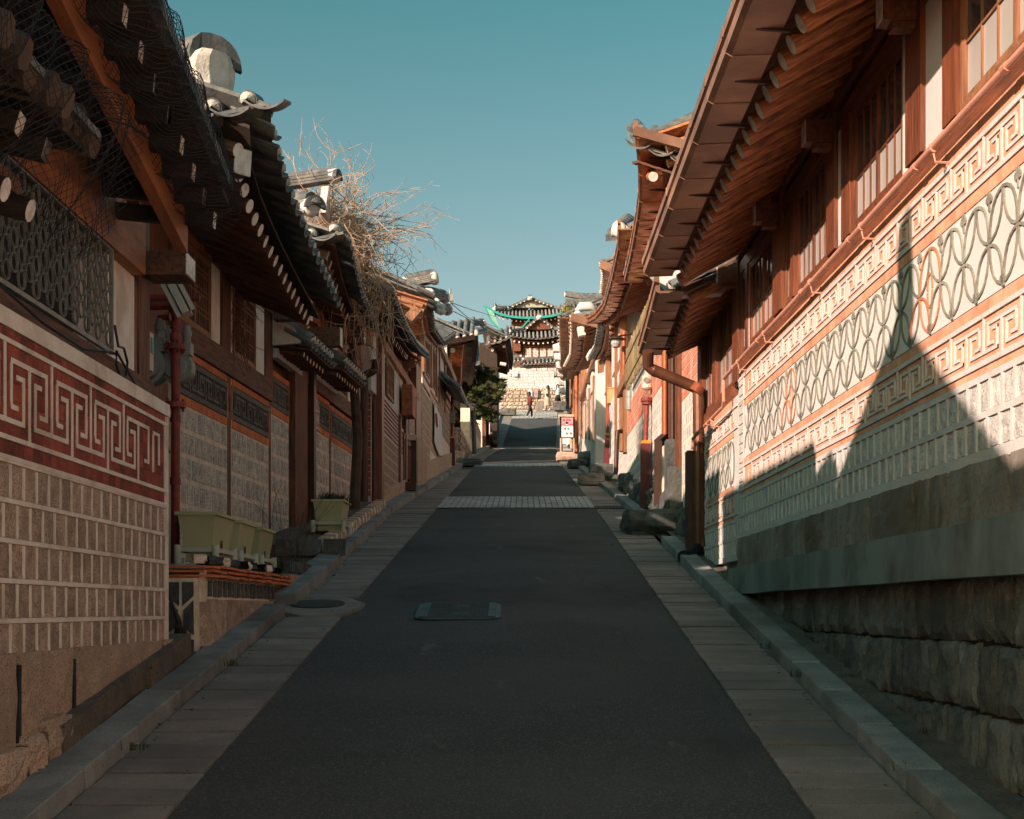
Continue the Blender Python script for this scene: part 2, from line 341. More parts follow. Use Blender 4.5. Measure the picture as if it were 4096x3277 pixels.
for i in range(len(ys) - 1):
    for j in range(len(xs) - 1):
        a = i * len(xs) + j; b.f.append((a, a + 1, a + len(xs) + 1, a + len(xs))); b.m.append(0)
part('ground', b, 'dirt', kind='structure')
def fx(t, d=0.): return lambda Y: lerp(t, Y) + d
strip_sheet('road', fx(XL, -.03), fx(XR, .03), lambda x, Y: -.012 * min(1, abs(x - .05) ** 2) + .006 * noise.noise((x * 1.3, Y * .6, 0)), 'asphalt', -16, 97, .33, 9, kind='structure')
pavL = strip_sheet('pavement', fx(XL), fx(KL), -.03, 'joint', -16, 97, 1, kind='structure')
pavR = strip_sheet('pavement', fx(XR), fx(KR), -.03, 'joint', -16, 97, 1, kind='structure')
SLM = [slab_mesh('slab', i) for i in range(5)]; KBM = [slab_mesh('kerb_granite', i + 10) for i in range(4)]
def lay(name, meshes, ta, tb, dz, y0, y1, step, th, parent, da=0., db=0., gap=.018, jitter=.006):
    Y = y0; n = 0
    while Y < y1 - step * .5:
        Yc = Y + step / 2; xa, xb = lerp(ta, Yc) + da, lerp(tb, Yc) + db
        sl_ = math.atan2(gz(Y + step) - gz(Y), step); sk = (lerp(ta, Y + step) - lerp(ta, Y)) / step
        L_ = step / math.cos(sl_)
        mw = Matrix.Translation(((xa + xb) / 2, Yc, gz(Yc) + dz - th / 2 + RD.uniform(-jitter, jitter))) @ Matrix.Rotation(sl_, 4, 'X') @ Matrix.Rotation(-math.atan(sk), 4, 'Z') \
            @ Matrix.Diagonal((abs(xb - xa), L_ - gap - RD.uniform(0, .010), th, 1))
        inst(name, RD.choice(meshes), None, parent=parent, mw=mw); n += 1; Y += step
def lay_far(name, m, ta, tb, dz, y0, y1, step, th, parent, da=0., db=0., gap=.02):
    b = B(); Y = y0
    while Y < y1 - step * .5:
        a, c = Y + gap / 2, Y + step - gap / 2
        q = [(lerp(ta, a) + da, a), (lerp(tb, a) + db, a), (lerp(tb, c) + db, c), (lerp(ta, c) + da, c)]
        b.hexa([(x, y, gz(y) + dz - th) for x, y in q] + [(x, y, gz(y) + dz) for x, y in q]); Y += step
    part(name, b, m, parent, kind='stuff')
lay('slab', SLM, KL, XL, .004, 4.4, 12.3, .295, .05, pavL, .01, 0); lay('slab', SLM, KL, XL, .004, 13.6, 44, .295, .05, pavL, .01, 0)
lay('slab', SLM, XR, KR, .004, 4.4, 25.6, .295, .05, pavR, 0, -.01); lay('slab', SLM, XR, KR, .004, 26.6, 50, .295, .05, pavR, 0, -.01)
lay_far('far_paving', 'slab', KL, XL, .004, 50, 96, .6, .05, pavL); lay_far('far_paving', 'slab', XR, KR, .004, 50, 96, .6, .05, pavR)
kbL = strip_sheet('kerb', fx(KL, -.20), fx(KL, -.02), .03, 'joint', -16, 12.4, .5, kind='structure')
kbR = strip_sheet('kerb', fx(KR, .02), fx(KR, .18), .03, 'joint', -16, 47, .5, kind='structure')
lay('kerb_stone', KBM, KL, KL, .10, 3.9, 12.3, .95, .2, kbL, -.21, 0, .010); lay('kerb_stone', KBM, KL, KL, .12, 13.0, 46.2, .95, .22, kbL, -.24, .01, .010)
lay('kerb_stone', KBM, KR, KR, .10, 3.9, 19.2, .95, .2, kbR, 0, .19, .010); lay('kerb_stone', KBM, KR, KR, .10, 22.0, 34, .95, .2, kbR, 0, .19, .010)
lay('kerb_stone', KBM, KR, KR, .10, 36.5, 46, .95, .2, kbR, 0, .19, .010)
lay_far('near_paving', 'slab', KL, XL, .004, -15, 4.2, .3, .05, pavL); lay_far('near_paving', 'slab', XR, KR, .004, -15, 4.2, .3, .05, pavR)
lay_far('near_kerb', 'kerb_granite', KL, KL, .10, -15, 3.8, .95, .2, kbL, -.21, 0); lay_far('near_kerb', 'kerb_granite', KR, KR, .10, -15, 3.8, .95, .2, kbR, 0, .19)
lay_far('far_kerb', 'kerb_granite', KL, KL, .14, 55, 96, 1.0, .22, kbL, -.25, 0); lay_far('far_kerb', 'kerb_granite', KR, KR, .12, 52, 96, 1.0, .22, kbR, 0, .22)
strip_sheet('verge', fx([(-6, -7), (100, -7)]), fx(KL, -.2), lambda x, Y: .07 + .02 * noise.noise((x * 3, Y * 2, 3)), 'dirt', -16, 46.3, .5, 8, kind='structure')
strip_sheet('verge', fx(KR, .17), fx([(-6, 5), (100, 6)]), lambda x, Y: .07 + .02 * noise.noise((x * 3, Y * 2, 5)), 'dirt', -16, 97, .5, 4, kind='structure')
strip_sheet('verge', fx([(40, -9), (100, -9)]), fx(KL, -.22), lambda x, Y: .05, 'dirt', 53.5, 97, 1, 3, kind='structure')
strip_sheet('side_alley', fx([(40, -12), (100, -12)]), fx(KL, .0), lambda x, Y: .0, 'slab', 46.3, 53.5, .8, 5, kind='structure')
def cobbles(y0, y1, nx, step, label=None):
    base = strip_sheet('crossing_band', fx(XL, .0), fx(XR, .0), .006, 'joint', y0, y1, .5, kind='structure')
    b = B(); Y = y0
    while Y < y1 - step * .3:
        a, c = Y + .01, min(Y + step, y1) - .01
        for i in range(nx):
            xa = lerp(XL, a) + (lerp(XR, a) - lerp(XL, a)) * i / nx + .008; xb = lerp(XL, a) + (lerp(XR, a) - lerp(XL, a)) * (i + 1) / nx - .008; h = RD.uniform(.012, .02)
            b.hexa([(xa, a, gz(a)), (xb, a, gz(a)), (xb, c, gz(c)), (xa, c, gz(c)), (xa, a, gz(a) + h), (xb, a, gz(a) + h), (xb, c, gz(c) + h), (xa, c, gz(c) + h)])
        Y += step
    part('paver', b, 'light_paver', base, kind='stuff')
cobbles(25.9, 29.2, 26, .21); cobbles(46.2, 48.6, 18, .4); cobbles(73.2, 75.5, 12, .6); cobbles(89.8, 96.8, 12, .9)
# ------------------------------------------------------------ shared builders
def strip_local(b, y0, y1, z0, z1, t=.02): b.box(0, t, y0, y1, z0, z1)
def meander_mesh(m, P, H, t, w):
    """one period of the interlocked key pattern, local y along the wall, z up, x out"""
    key = (m, P, H, 'meander')
    if key in _sm: return _sm[key]
    b = B(); c = P / 8.; g = H / 6.
    def V(col, l0, l1): b.box(0, t, col * c - w / 2, col * c + w / 2, H - l1 * g - w / 2, H - l0 * g + w / 2)
    def Hh(l, c0, c1): b.box(0, t - .002, c0 * c - w / 2, c1 * c + w / 2, H - l * g - w / 2, H - l * g + w / 2)
    V(4, 1, 6); Hh(1, 1, 7); V(1, 1, 4.05); Hh(4.05, 1, 2); V(7, 1, 4.05); Hh(4.05, 6, 7)       # the arch with its stem
    V(0, 0, 5); Hh(5, -3, 3); V(3, 2, 5); Hh(2, 2, 3); V(-3, 2, 5); Hh(2, -3, -2)                # the cup hung from above
    _sm[key] = b.mesh('meander', [m]); return _sm[key]
def arc_mesh(m, R_, H, t, w, up=1, n=12):
    key = (m, R_, H, up, 'arc')
    if key in _sm: return _sm[key]
    b = B(); pr = []
    for i in range(n + 1):
        a = math.pi * i / n; y = -R_ * math.cos(a); z = H * math.sin(a) ** .8
        yi = -(R_ - w) * math.cos(a); zi = (H - w) * math.sin(a) ** .8 if 0 < i < n else 0
        pr.append((y, z * up, yi, zi * up))
    for (a, c) in zip(pr, pr[1:]):
        b.hexa([(0, a[0], a[1]), (0, c[0], c[1]), (0, c[2], c[3]), (0, a[2], a[3]), (t, a[0], a[1]), (t, c[0], c[1]), (t, c[2], c[3]), (t, a[2], a[3])])
    _sm[key] = b.mesh('tile_arc', [m]); return _sm[key]
def clover_mesh(m, up):
    key = (m, up, 'clover')
    if key in _sm: return _sm[key]
    b = B()
    for (y, z, r) in ((-.02, 0, .019), (.02, 0, .019), (0, .022, .019)):
        b.tube([(0, y, z * up), (.010, y, z * up)], r, 8)
    b.box(0, .009, -.006, .006, min(0, -.055 * up), max(0, -.055 * up))
    _sm[key] = b.mesh('clover_tile', [m]); return _sm[key]
def bricks(F, Y0, Y1, o, z0, z1, L_, courses, m, parent, gap=.006, th=.02, stagger=True):
    h = (z1 - z0) / courses; me = unit_box(m)
    for c in range(courses):
        Y = Y0 - (L_ / 2 if stagger and c % 2 else 0)
        while Y < Y1 - .01:
            a, e = max(Y, Y0), min(Y + L_, Y1)
            if e - a > .03: F.inst('brick', me, (a + e) / 2, o + th / 2, z0 + h * (c + .5), th, e - a - gap, h - gap, parent)
            Y += L_
def bricks_stuff(F, Y0, Y1, o, z0, z1, L_, courses, m, parent, gap=.01, th=.02, name='brickwork'):
    h = (z1 - z0) / courses; b = B()
    for c in range(courses):
        Y = Y0 - (L_ / 2 if c % 2 else 0)
        while Y < Y1 - .01:
            a, e = max(Y, Y0), min(Y + L_, Y1)
            if e - a > .02: F.box(b, a + gap / 2, e - gap / 2, o, o + th * .2, z0 + h * c + gap / 2, z0 + h * (c + 1) - gap / 2)
            Y += L_
    part(name, b, m, parent, kind='stuff')
def stones(F, Y0, Y1, o, z0, rows, rh, pitch, m, parent, gap=.022, th=.05, amp=.12, n=4, wig=.0, stagger=.5, gapv=None, name='stone'):
    meshes = [stone_mesh(m, i, n, amp, .1, .03) for i in range(6)]
    for r in range(rows):
        Y = Y0 + (pitch * stagger * (r % 2)) - pitch * (1 if stagger * (r % 2) else 0)
        while Y < Y1 - .02:
            wd = pitch * RD.uniform(1 - wig, 1 + wig); a, e = max(Y, Y0), min(Y + wd, Y1)
            if e - a > .05: F.inst(name, RD.choice(meshes), (a + e) / 2, o, z0 + rh * (r + .5), th, e - a - gap, rh - (gapv or gap), parent)
            Y += wd
def stone_stuff(F, Y0, Y1, o, z0, rows, rh, pitch, m, parent, gap=.03, th=.03, name='stonework', zfun=None):
    b = B()
    for r in range(rows):
        Y = Y0 + (pitch * .5 * (r % 2)) - (pitch if r % 2 else 0)
        while Y < Y1 - .02:
            a, e = max(Y, Y0), min(Y + pitch, Y1)
            zz = z0 + (zfun((a + e) / 2) if zfun else 0)
            if e - a > .04: F.box(b, a + gap / 2, e - gap / 2, o, o + th * .15 + RD.uniform(.0, .002), zz + rh * r + gap / 2, zz + rh * (r + 1) - gap / 2)
            Y += pitch
    part(name, b, m, parent, kind='stuff')
def window(F, Y0, Y1, z0, z1, o, cols, rows, parent, wood='wood_vert', pane='frosted', fw=.034, mw=.015, th=.03, upper=None, leaves=2):
    """timber window: a frame with leaves; rows = list of heights (0..1) of the cross bars"""
    b = B(); F.box(b, Y0, Y0 + fw, o, o + th, z0, z1); F.box(b, Y1 - fw, Y1, o, o + th, z0, z1)
    F.box(b, Y0 + fw, Y1 - fw, o + .002, o + th - .002, z0, z0 + fw); F.box(b, Y0 + fw, Y1 - fw, o + .002, o + th - .002, z1 - fw, z1)
    fr = part('window', b, wood, parent)
    lw = (Y1 - Y0 - 2 * fw) / leaves
    for k in range(leaves):
        a = Y0 + fw + lw * k; e = a + lw; b = B(); s_ = .022
        F.box(b, a + .002, a + s_, o + .006, o + th - .006, z0 + fw, z1 - fw); F.box(b, e - s_, e - .002, o + .006, o + th - .006, z0 + fw, z1 - fw)
        F.box(b, a + s_, e - s_, o + .007, o + th - .008, z0 + fw, z0 + fw + .03); F.box(b, a + s_, e - s_, o + .007, o + th - .008, z1 - fw - .03, z1 - fw)
        part('sash', b, wood, fr)
        for c in range(1, cols):
            y = a + s_ + (e - a - 2 * s_) * c / cols; fbox('muntin', F, y - mw / 2, y + mw / 2, o + .0065, o + .016, z0 + fw + .03, z1 - fw - .03, wood, fr)
        for r in rows:
            z = z0 + (z1 - z0) * r; fbox('muntin', F, a + s_, e - s_, o + .0065, o + .017, z - mw / 2, z + mw / 2, wood, fr)
        if upper is not None:
            zm = z0 + (z1 - z0) * upper
            fbox('pane', F, a + .01, e - .01, o, o + .006, z0 + fw, zm, pane, fr); fbox('pane', F, a + .01, e - .01, o, o + .006, zm, z1 - fw, 'dark_glass', fr)
        else: fbox('pane', F, a + .01, e - .01, o, o + .006, z0 + fw, z1 - fw, pane, fr)
    return fr
def rafter_mesh(m, L_, r, square=False, white='wood_end', seed=0):
    key = (m, L_, r, square, seed, 'raf')
    if key in _sm: return _sm[key]
    b = B(); rr = random.Random(seed)
    if square:
        b.box(0, L_, -r * .8, r * .8, -r, r); b.quad((-.003, -r * .8, -r), (-.003, r * .8, -r), (-.003, r * .8, r), (-.003, -r * .8, r), mi=1)
        b.box(-.003, 0, -r * .8, r * .8, -r, r, mi=1)
    else:
        n = 12; pts = [(0, 0, 0), (.02, 0, 0)] + [(L_ * t, rr.uniform(-.006, .006), rr.uniform(-.006, .006)) for t in (.25, .5, .75, 1)]
        b.tube(pts, [r * .97, r] + [r * rr.uniform(.96, 1.06) for _ in range(4)], n, 0, 0)
        b.v += [(-.003, r * .97 * math.cos(2 * math.pi * j / n), r * .97 * math.sin(2 * math.pi * j / n)) for j in range(n)]
        b.f.append(tuple(range(len(b.v) - n, len(b.v)))); b.m.append(1)
    _sm[key] = b.mesh('rafter', [m, white]); return _sm[key]
def row_mesh(L_, r=.075, step=.30, plug='tile_plaster', body='roof_tile'):
    """a run of convex roof tiles from the eave upwards (+x), with the mortar plug in its mouth"""
    key = (L_, r, plug, body, 'row')
    if key in _sm: return _sm[key]
    b = B(); n = max(1, int(L_ / step)); st = L_ / n; K = 8
    for i in range(n):
        x0, x1 = i * st, (i + 1) * st + .03; k = len(b.v)
        for x, q in ((x0, r * 1.05), (x1, r * .93)):
            for j in range(K + 1):
                a = math.pi * (j / K * 1.2 - .1); b.v.append((x, q * math.cos(a), q * math.sin(a)))
        for j in range(K): b.f.append((k + j, k + j + 1, k + K + 2 + j, k + K + 1 + j)); b.m.append(0)
        k = len(b.v)   # lip
        for q in (r * 1.05, r * .84):
            for j in range(K + 1):
                a = math.pi * (j / K * 1.2 - .1); b.v.append((x0, q * math.cos(a), q * math.sin(a)))
        for j in range(K): b.f.append((k + j, k + j + 1, k + K + 2 + j, k + K + 1 + j)); b.m.append(0)
    k = len(b.v); b.v.append((-.05, 0, r * .15))
    for j in range(K + 1):
        a = math.pi * (j / K * 1.3 - .15); b.v.append((-.005 - .02 * math.sin(a), r * .86 * math.cos(a), r * .86 * math.sin(a)))
    for j in range(K): b.f.append((k, k + 1 + j, k + 2 + j)); b.m.append(1)
    _sm[key] = b.mesh('tile_row', [body, plug], recalc=False); return _sm[key]
def pan_mesh(wd, L_=.34, sag=.065):
    """the concave tile at the lip of the eave"""
    key = (wd, L_, 'pan')
    if key in _sm: return _sm[key]
    b = B(); K = 8; P = []
    for x in (-.07, L_):
        for t in (0, .018):
            for j in range(K + 1):
                u = -1 + 2 * j / K; P.append((x, u * wd * .56, -sag * (1 - u * u) + t - .01))
    b.v = P
    for j in range(K):
        a, c, d, e = j, K + 1 + j, 2 * (K + 1) + j, 3 * (K + 1) + j
        for f in ((a, a + 1, d + 1, d), (c, c + 1, e + 1, e), (a, a + 1, c + 1, c), (d, d + 1, e + 1, e)): b.f.append(f); b.m.append(0)
    b.f.append((0, K + 1, 3 * (K + 1), 2 * (K + 1))); b.m.append(0)
    b.f.append((K, 2 * K + 1, 4 * K + 3, 3 * K + 2)); b.m.append(0)
    _sm[key] = b.mesh('eave_tile', ['roof_tile']); return _sm[key]
def sample(pts, d0, step):
    out = []; acc = d0; pos = 0.
    pts = [Vector(p) for p in pts]
    tot = sum((q - p).length for p, q in zip(pts, pts[1:]))
    while acc <= tot + 1e-6:
        rem = acc
        for p, q in zip(pts, pts[1:]):
            l = (q - p).length
            if rem <= l + 1e-6: out.append((p + (q - p) * (rem / l), (q - p).normalized())); break
            rem -= l
        acc += step
    return out
def axes(x, up=Vector((0, 0, 1))):
    x = x.normalized(); y = up.cross(x).normalized(); z = x.cross(y)
    return Matrix((x, y, z)).transposed().to_4x4()
def eave(parent, pts, inward, run, rise, spacing=.27, tiles=True, raf='wood_rafter_dark', rspace=.29, rin=.28, rdrop=.24, rlen=1.1, rslope=.4, rr=.06, square=False,
         board='wood_rafter_dark', gutter=None, plug='tile_plaster', bed=True, tile_rows=True, fan=0, fdir=None, white='wood_end', second=None, boarddrop=None, lip=.0, skip=0., body='roof_tile'):
    """a length of hanok roof: pts = lip of the eave (near to far), inward = towards the ridge"""
    inward = Vector(inward).normalized(); up = Vector((0, 0, 1)); pts = [Vector(p) for p in pts]
    sl = (inward * run + up * rise); L_ = sl.length; sd = sl.normalized()
    if bed:
        b = B(); K = 4
        S_ = [p + inward * (.22 if gutter else 0) + up * (.06 if gutter else 0) for p in [p for p, _ in sample(pts, 0, .25)] + [pts[-1]]]
        for p, q in zip(S_, S_[1:]):
            for k in range(K):
                t0, t1 = k / K, (k + 1) / K; sag = lambda t: -up * .10 * math.sin(math.pi * t)
                a, c, d, e = p + sl * t0 + sag(t0), q + sl * t0 + sag(t0), q + sl * t1 + sag(t1), p + sl * t1 + sag(t1)
                b.hexa([a - up * .05, c - up * .05, d - up * .05, e - up * .05, a - up * .015, c - up * .015, d - up * .015, e - up * .015])
        part('roof_bed', b, 'roof_tile', parent)
    if tile_rows:
        me = row_mesh(round(L_, 1), plug=plug, body=body); pm = pan_mesh(spacing)
        for i, (p, t) in enumerate(sample(pts, skip + spacing * .5, spacing)):
            mw = Matrix.Translation(p + up * .035 - inward * lip) @ axes(sd) @ Matrix.Rotation(RD.uniform(-.02, .02), 4, 'X')
            inst('tile_row', me, None, parent=parent, mw=mw)
        for i, (p, t) in enumerate([] if gutter else sample(pts, skip, spacing)):
            mw = Matrix.Translation(p + up * RD.uniform(-.004, .004)) @ axes(sd) @ Matrix.Rotation(RD.uniform(-.03, .03), 4, 'X')
            inst('eave_tile', pm, None, parent=parent, mw=mw)
    if raf:
        ms = [rafter_mesh(raf, rlen, rr, square, white, k) for k in range(3)]
        tot = sample(pts, rspace * .5, rspace); nf = fan
        for i, (p, t) in enumerate(tot):
            d = inward + up * rslope
            if i < nf and fdir is not None: d = inward.lerp(Vector(fdir), (1 - i / nf) * .75) + up * rslope
            o = p + inward * rin - up * (rdrop + RD.uniform(-.008, .008))
            inst('rafter', RD.choice(ms), None, parent=parent, mw=Matrix.Translation(o) @ axes(d) @ Matrix.Rotation(RD.uniform(0, .3), 4, 'X'))
            if second:
                pass
        b = B(); bd = rr + .01 if boarddrop is None else boarddrop
        S_ = [p for p, _ in sample(pts, 0, .5)] + [pts[-1]]
        for p, q in zip(S_, S_[1:]):
            a = p + inward * (rin - .1) - up * (rdrop - bd); c = q + inward * (rin - .1) - up * (rdrop - bd); e = (inward + up * rslope) * (rlen * .97)
            b.hexa([a, c, c + e, a + e, a + up * .03, c + up * .03, c + e + up * .03, a + e + up * .03])
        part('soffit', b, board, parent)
    if gutter:
        prof = [(0, .13), (0, .065), (.05, .055), (.05, .030), (.008, .022), (.014, -.035), (.05, -.055), (.30, -.045), (.30, -.03), (.06, -.03), (.05, .10), (.05, .13)]
        st = .8
        ss = sample(pts, 0, st); ends = [p for p, _ in ss]
        if (ends[-1] - pts[-1]).length > .2: ends.append(pts[-1])
        for p, q in zip(ends, ends[1:]):
            g = (q - p).normalized() * .004; b = B(); b.prism([inward * u + up * (v) for u, v in prof], p + g, q - g)
            sec = part('gutter_section', b, gutter, parent)
            b = B(); b.prism([inward * (u if u > .001 else -.006) * 1.0 + up * (v * 1.03 - .004) for u, v in prof], q - g * 6, q + g * 1); part('gutter_joint', b, gutter, sec)
            m_ = (p + q) / 2; b = B(); b.prism([Vector((0, 0, 0)), inward * .34 + up * .0, inward * .34 - up * .03, inward * .1 - up * .012], m_ + inward * .1 - up * .047 - (q - p).normalized() * .012, m_ + inward * .1 - up * .047 + (q - p).normalized() * .012)
            part('gutter_bracket', b, 'brown_metal', sec)
def ridge(parent, a, e, layers=4, w=.20, lh=.035, cap=.085, ends=(True, True), sag=.0):
    """stacked ridge of flat tiles with a round cap and white mortar at its ends"""
    a, e = Vector(a), Vector(e); up = Vector((0, 0, 1)); d = (e - a); N = max(2, int(d.length / .35)); dn = d.normalized(); sd = dn.cross(up).normalized()
    P = [a + d * i / N - up * sag * math.sin(math.pi * i / N) for i in range(N + 1)]
    b = B()
    for p, q in zip(P, P[1:]):
        for k in range(layers):
            z = k * lh * 1.25; wd = w * (1.0 - .04 * (k % 2)); b.bar(p + up * z, q + up * z, wd, lh)
    part('ridge_course', b, 'roof_tile', parent)
    b = B()
    for i, (p, q) in enumerate(zip(P, P[1:])):
        z = layers * lh * 1.25; b.tube([p + up * z, q + up * z - dn * .01], [cap * 1.04, cap * .95], 10)
    part('ridge_cap', b, 'roof_tile', parent, smooth=False)
    b = B()
    for k, (p, s_) in enumerate(((a, -1), (e, 1))):
        if ends[k]:
            z = layers * lh * 1.25
            b.tube([p + up * (z * .45) + dn * s_ * t for t in (-.10, .0, .05, .07)], [w * .50, w * .56, w * .46, w * .2], 10)
    if b.v: part('ridge_mortar', b, 'plaster', parent, smooth=True)
    return P
def mangwa(parent, p, d, r=.14, relief=True, m='black_tile'):
    """ornamental end tile over the ridge mortar: a bowed dark plate"""
    p = Vector(p); d = Vector(d).normalized(); up = Vector((0, 0, 1)); s_ = d.cross(up).normalized(); b = B(); n = 10; k = 0
    o = [p + s_ * r * math.cos(math.pi * i / n) + up * r * 1.15 * math.sin(math.pi * i / n) for i in range(n + 1)]
    o += [p + s_ * r * .62 * math.cos(math.pi * (n - i) / n) - up * .0 + up * r * .35 * math.sin(math.pi * i / n) for i in range(1, n)]
    m_ = len(o); b.v = [tuple(q + d * .012 + up * .0) for q in o] + [tuple(q - d * .05) for q in o]
    b.f.append(tuple(range(m_))); b.f.append(tuple(range(2 * m_ - 1, m_ - 1, -1))); b.m += [0, 0]
    for i in range(m_): j = (i + 1) % m_; b.f.append((i, j, m_ + j, m_ + i)); b.m.append(0)
    pl = part('end_tile', b, m, parent)
    if not relief: return
    b = B()
    for i in range(7):
        a = math.pi * (i + .5) / 7; c = p + d * .02 + up * r * .45; b.tube([c, c + (s_ * math.cos(a) + up * math.sin(a)) * r * .42], .011, 5)
    part('relief', b, 'roof_tile', pl)
def pipe(name, pts, r, m, label, cat, n=12, collars=(), parent=None, **kw):
    b = B(); b.tube(pts, r, n)
    for c, (rc, h) in collars: c = Vector(c); b.tube([c - Vector((0, 0, h / 2)), c + Vector((0, 0, h / 2))], rc, n)
    o = part(name, b, m, parent, smooth=False, **kw)
    if label: o['label'] = label; o['category'] = cat
    return o
# ------------------------------------------------------------ right: patterned wall
FR = Fr(2.25, 0, -1)
def patterned_wall(Y0, Y1, dz, o, label, offs=0, inner0=None, inner1=None):
    t = thing('patterned_wall', label, 'wall', FR.p((Y0 + Y1) / 2, 0, 2.4 + dz), 'patterned panels of the right hand wall')
    F = FR; z = lambda q: q + dz
    i0 = Y0 + .02 if inner0 is None else inner0; i1 = Y1 - .35 if inner1 is None else inner1
    fbox('wall_core', F, Y0, Y1, -.30, o, z(2.50), z(4.165), 'white_mortar', t)
    if dz: fbox('footing', F, Y0 + .05, Y1 - .02, -.25, o - .04, 1.75, z(2.50), 'concrete', t)
    # brick courses
    for a, c in ((4.08, 4.163), (3.765, 3.83), (3.212, 3.27), (2.922, 2.957)): bricks(F, i0, i1 + .2, o, z(a), z(c), .17, 1, 'pale_brick', t, th=.006)
    b = B()
    for a, c in ((3.86, 4.05), (2.99, 3.185)): F.box(b, i0, i1, o, o + .003, z(a), z(c))
    part('brick_ground', b, 'pale_brick', t)
    b = B()
    for a, c in ((4.052, 4.078), (3.832, 3.858), (3.187, 3.211), (2.96, 2.988), (2.888, 2.92), (2.71, 2.742)): F.box(b, Y0 + .01, Y1 - .01, o, o + .014, z(a), z(c))
    part('white_band', b, 'white_mortar', t)
    P = .504; mm = meander_mesh('white_mortar', P, .19, .011, .0165); Y = i0 + .2
    while Y < i1 - .25:
        for zb in (3.86, 2.99):
            F.inst('meander', mm, Y + P / 2 if F.side < 0 else Y, o + .001, z(zb), 1, 1, 1, t)
        Y += P
    # lattice of bent tiles
    fbox('lattice_ground', F, i0 + .1, i1 - .05, o, o + .005, z(3.275), z(3.76), 'plaster', t)
    pt = .38; H = .225; n = 0; Y = i0 + .16
    while Y < i1 - .2:
        hot = (n + offs) % 10 == 3
        for r in range(2):
            zb = 3.29 + .228 * r
            m1 = 'tile_warm' if hot else 'tile_arc_grey'; m2 = 'tile_warm' if hot and r == 0 else 'tile_arc_grey'
            F.inst('tile_arc', arc_mesh(m1, pt / 2, H, .010, .0145, 1), Y + (pt / 2 if r == 0 else 0), o + .0045, z(zb), 1, 1, 1, t)
            F.inst('tile_arc', arc_mesh(m2, pt / 2, H, .0085, .0145, -1), Y + (0 if r == 0 else pt / 2), o + .0045, z(zb + H), 1, 1, 1, t)
        F.inst('clover_tile', clover_mesh('tile_arc_grey', 1), Y + pt / 2, o + .0045, z(3.725), 1, 1, 1, t)
        F.inst('clover_tile', clover_mesh('tile_arc_grey', -1), Y, o + .0045, z(3.315), 1, 1, 1, t)
        if hot: F.inst('tile_arc', arc_mesh('tile_warm', .05, .09, .009, .012, 1), Y, o + .0045, z(3.52), 1, 1, 1, t); F.inst('tile_arc', arc_mesh('tile_warm', .05, .09, .009, .012, -1), Y, o + .0045, z(3.51), 1, 1, 1, t)
        Y += pt; n += 1
    # two rows of stones between white pillars
    nst = int((Y1 - Y0) / .163)
    meshes = [stone_mesh('granite_light', i, 4, .3, .1, .04) for i in range(6)]
    for r, (a, c) in enumerate(((2.742, 2.888), (2.562, 2.71))):
        for k in range(nst):
            y = Y0 + (k + .5) * (Y1 - Y0) / nst
            F.inst('stone', RD.choice(meshes), y + (.04 if r else 0), o + .0005, z((a + c) / 2), .014, (Y1 - Y0) / nst - .030, c - a - .006, t)
    b = B()
    for r, (a, c) in enumerate(((2.742, 2.888), (2.562, 2.71))):
        for k in range(nst + 1):
            y = Y0 + k * (Y1 - Y0) / nst + (.04 if r else 0)
            if y < Y1 - .02: F.box(b, y - .012, y + .012, o, o + .0145, z(a), z(c))
    part('white_pillar', b, 'white_mortar', t)
    # quoins at the far end
    nq = 12; b = B()
    for k in range(nq): 
        za = 2.95 + (4.08 - 2.95) * k / nq; F.box(b, i1 + .10, Y1 - .03, o, o + .010, z(za) + .012, z(za + 1.13 / nq) - .012)
    part('quoin', b, 'granite_light', t)
    b = B(); F.box(b, i1 + .03, i1 + .06, o + .001, o + .013, z(2.99), z(4.05)); F.box(b, i1 - .05, i1 - .03, o + .001, o + .012, z(3.27), z(3.77)); part('white_band', b, 'white_mortar', t)
    fbox('plinth', F, Y0 + .005, Y1 - .005, o, o + .012, z(2.501), z(2.56), 'white_mortar', t)
    return t
patterned_wall(3.2, 14.12, 0, 0, 'long sunlit wall panel of key patterns and looped tiles over the concrete ledge', 2, 3.3, 13.75)
patterned_wall(14.3, 16.75, -.2, -.02, 'short patterned wall panel beside the downspout, cut by a bright sliver of sun', 7, 14.55, 16.6)
# stone base, ledge and rubble under the long panel
t = thing('retaining_wall', 'dark rubble retaining wall with granite blocks and a green stained concrete ledge', 'wall', FR.p(9, 0, 1.3))
fbox('wall_core', FR, 3.2, 14.12, -.32, -.035, .3, 2.5, 'joint', t)
ysb = [3.2, 4.3, 5.3, 6.4, 7.3, 7.62, 7.9, 8.9, 9.8, 10.2, 10.9, 12.0, 12.5, 12.9, 13.5, 14.13]
gm = [stone_mesh('granite_mid', i, 5, .10, .06, .02) for i in range(5)]
for a, c in zip(ysb, ysb[1:]):
    zt = 2.51; FR.inst('stone', RD.choice(gm), (a + c) / 2, -.02, (2.15 + zt) / 2, .10, c - a - .028, zt - 2.15, t)
FR_l = B(); 
for k in range(24):
    a = 3.2 + (13.95 - 3.2) * k / 24; c = 3.2 + (13.95 - 3.2) * (k + 1) / 24
    w0 = .012 * noise.noise((a * .9, 0, 0)); w1 = .012 * noise.noise((c * .9, 0, 0))
    FR.slope(FR_l, a, c, -.05, .10, 1.955 - w0, 1.955 - w1, 2.215 + w0, 2.215 + w1)
FR.box(FR_l, 13.95, 14.16, -.05, .10, 1.80, 2.21)
part('ledge', FR_l, 'concrete', t)
gd = [stone_mesh('granite_dark', i + 20, 6, .20, .30, .05) for i in range(9)]
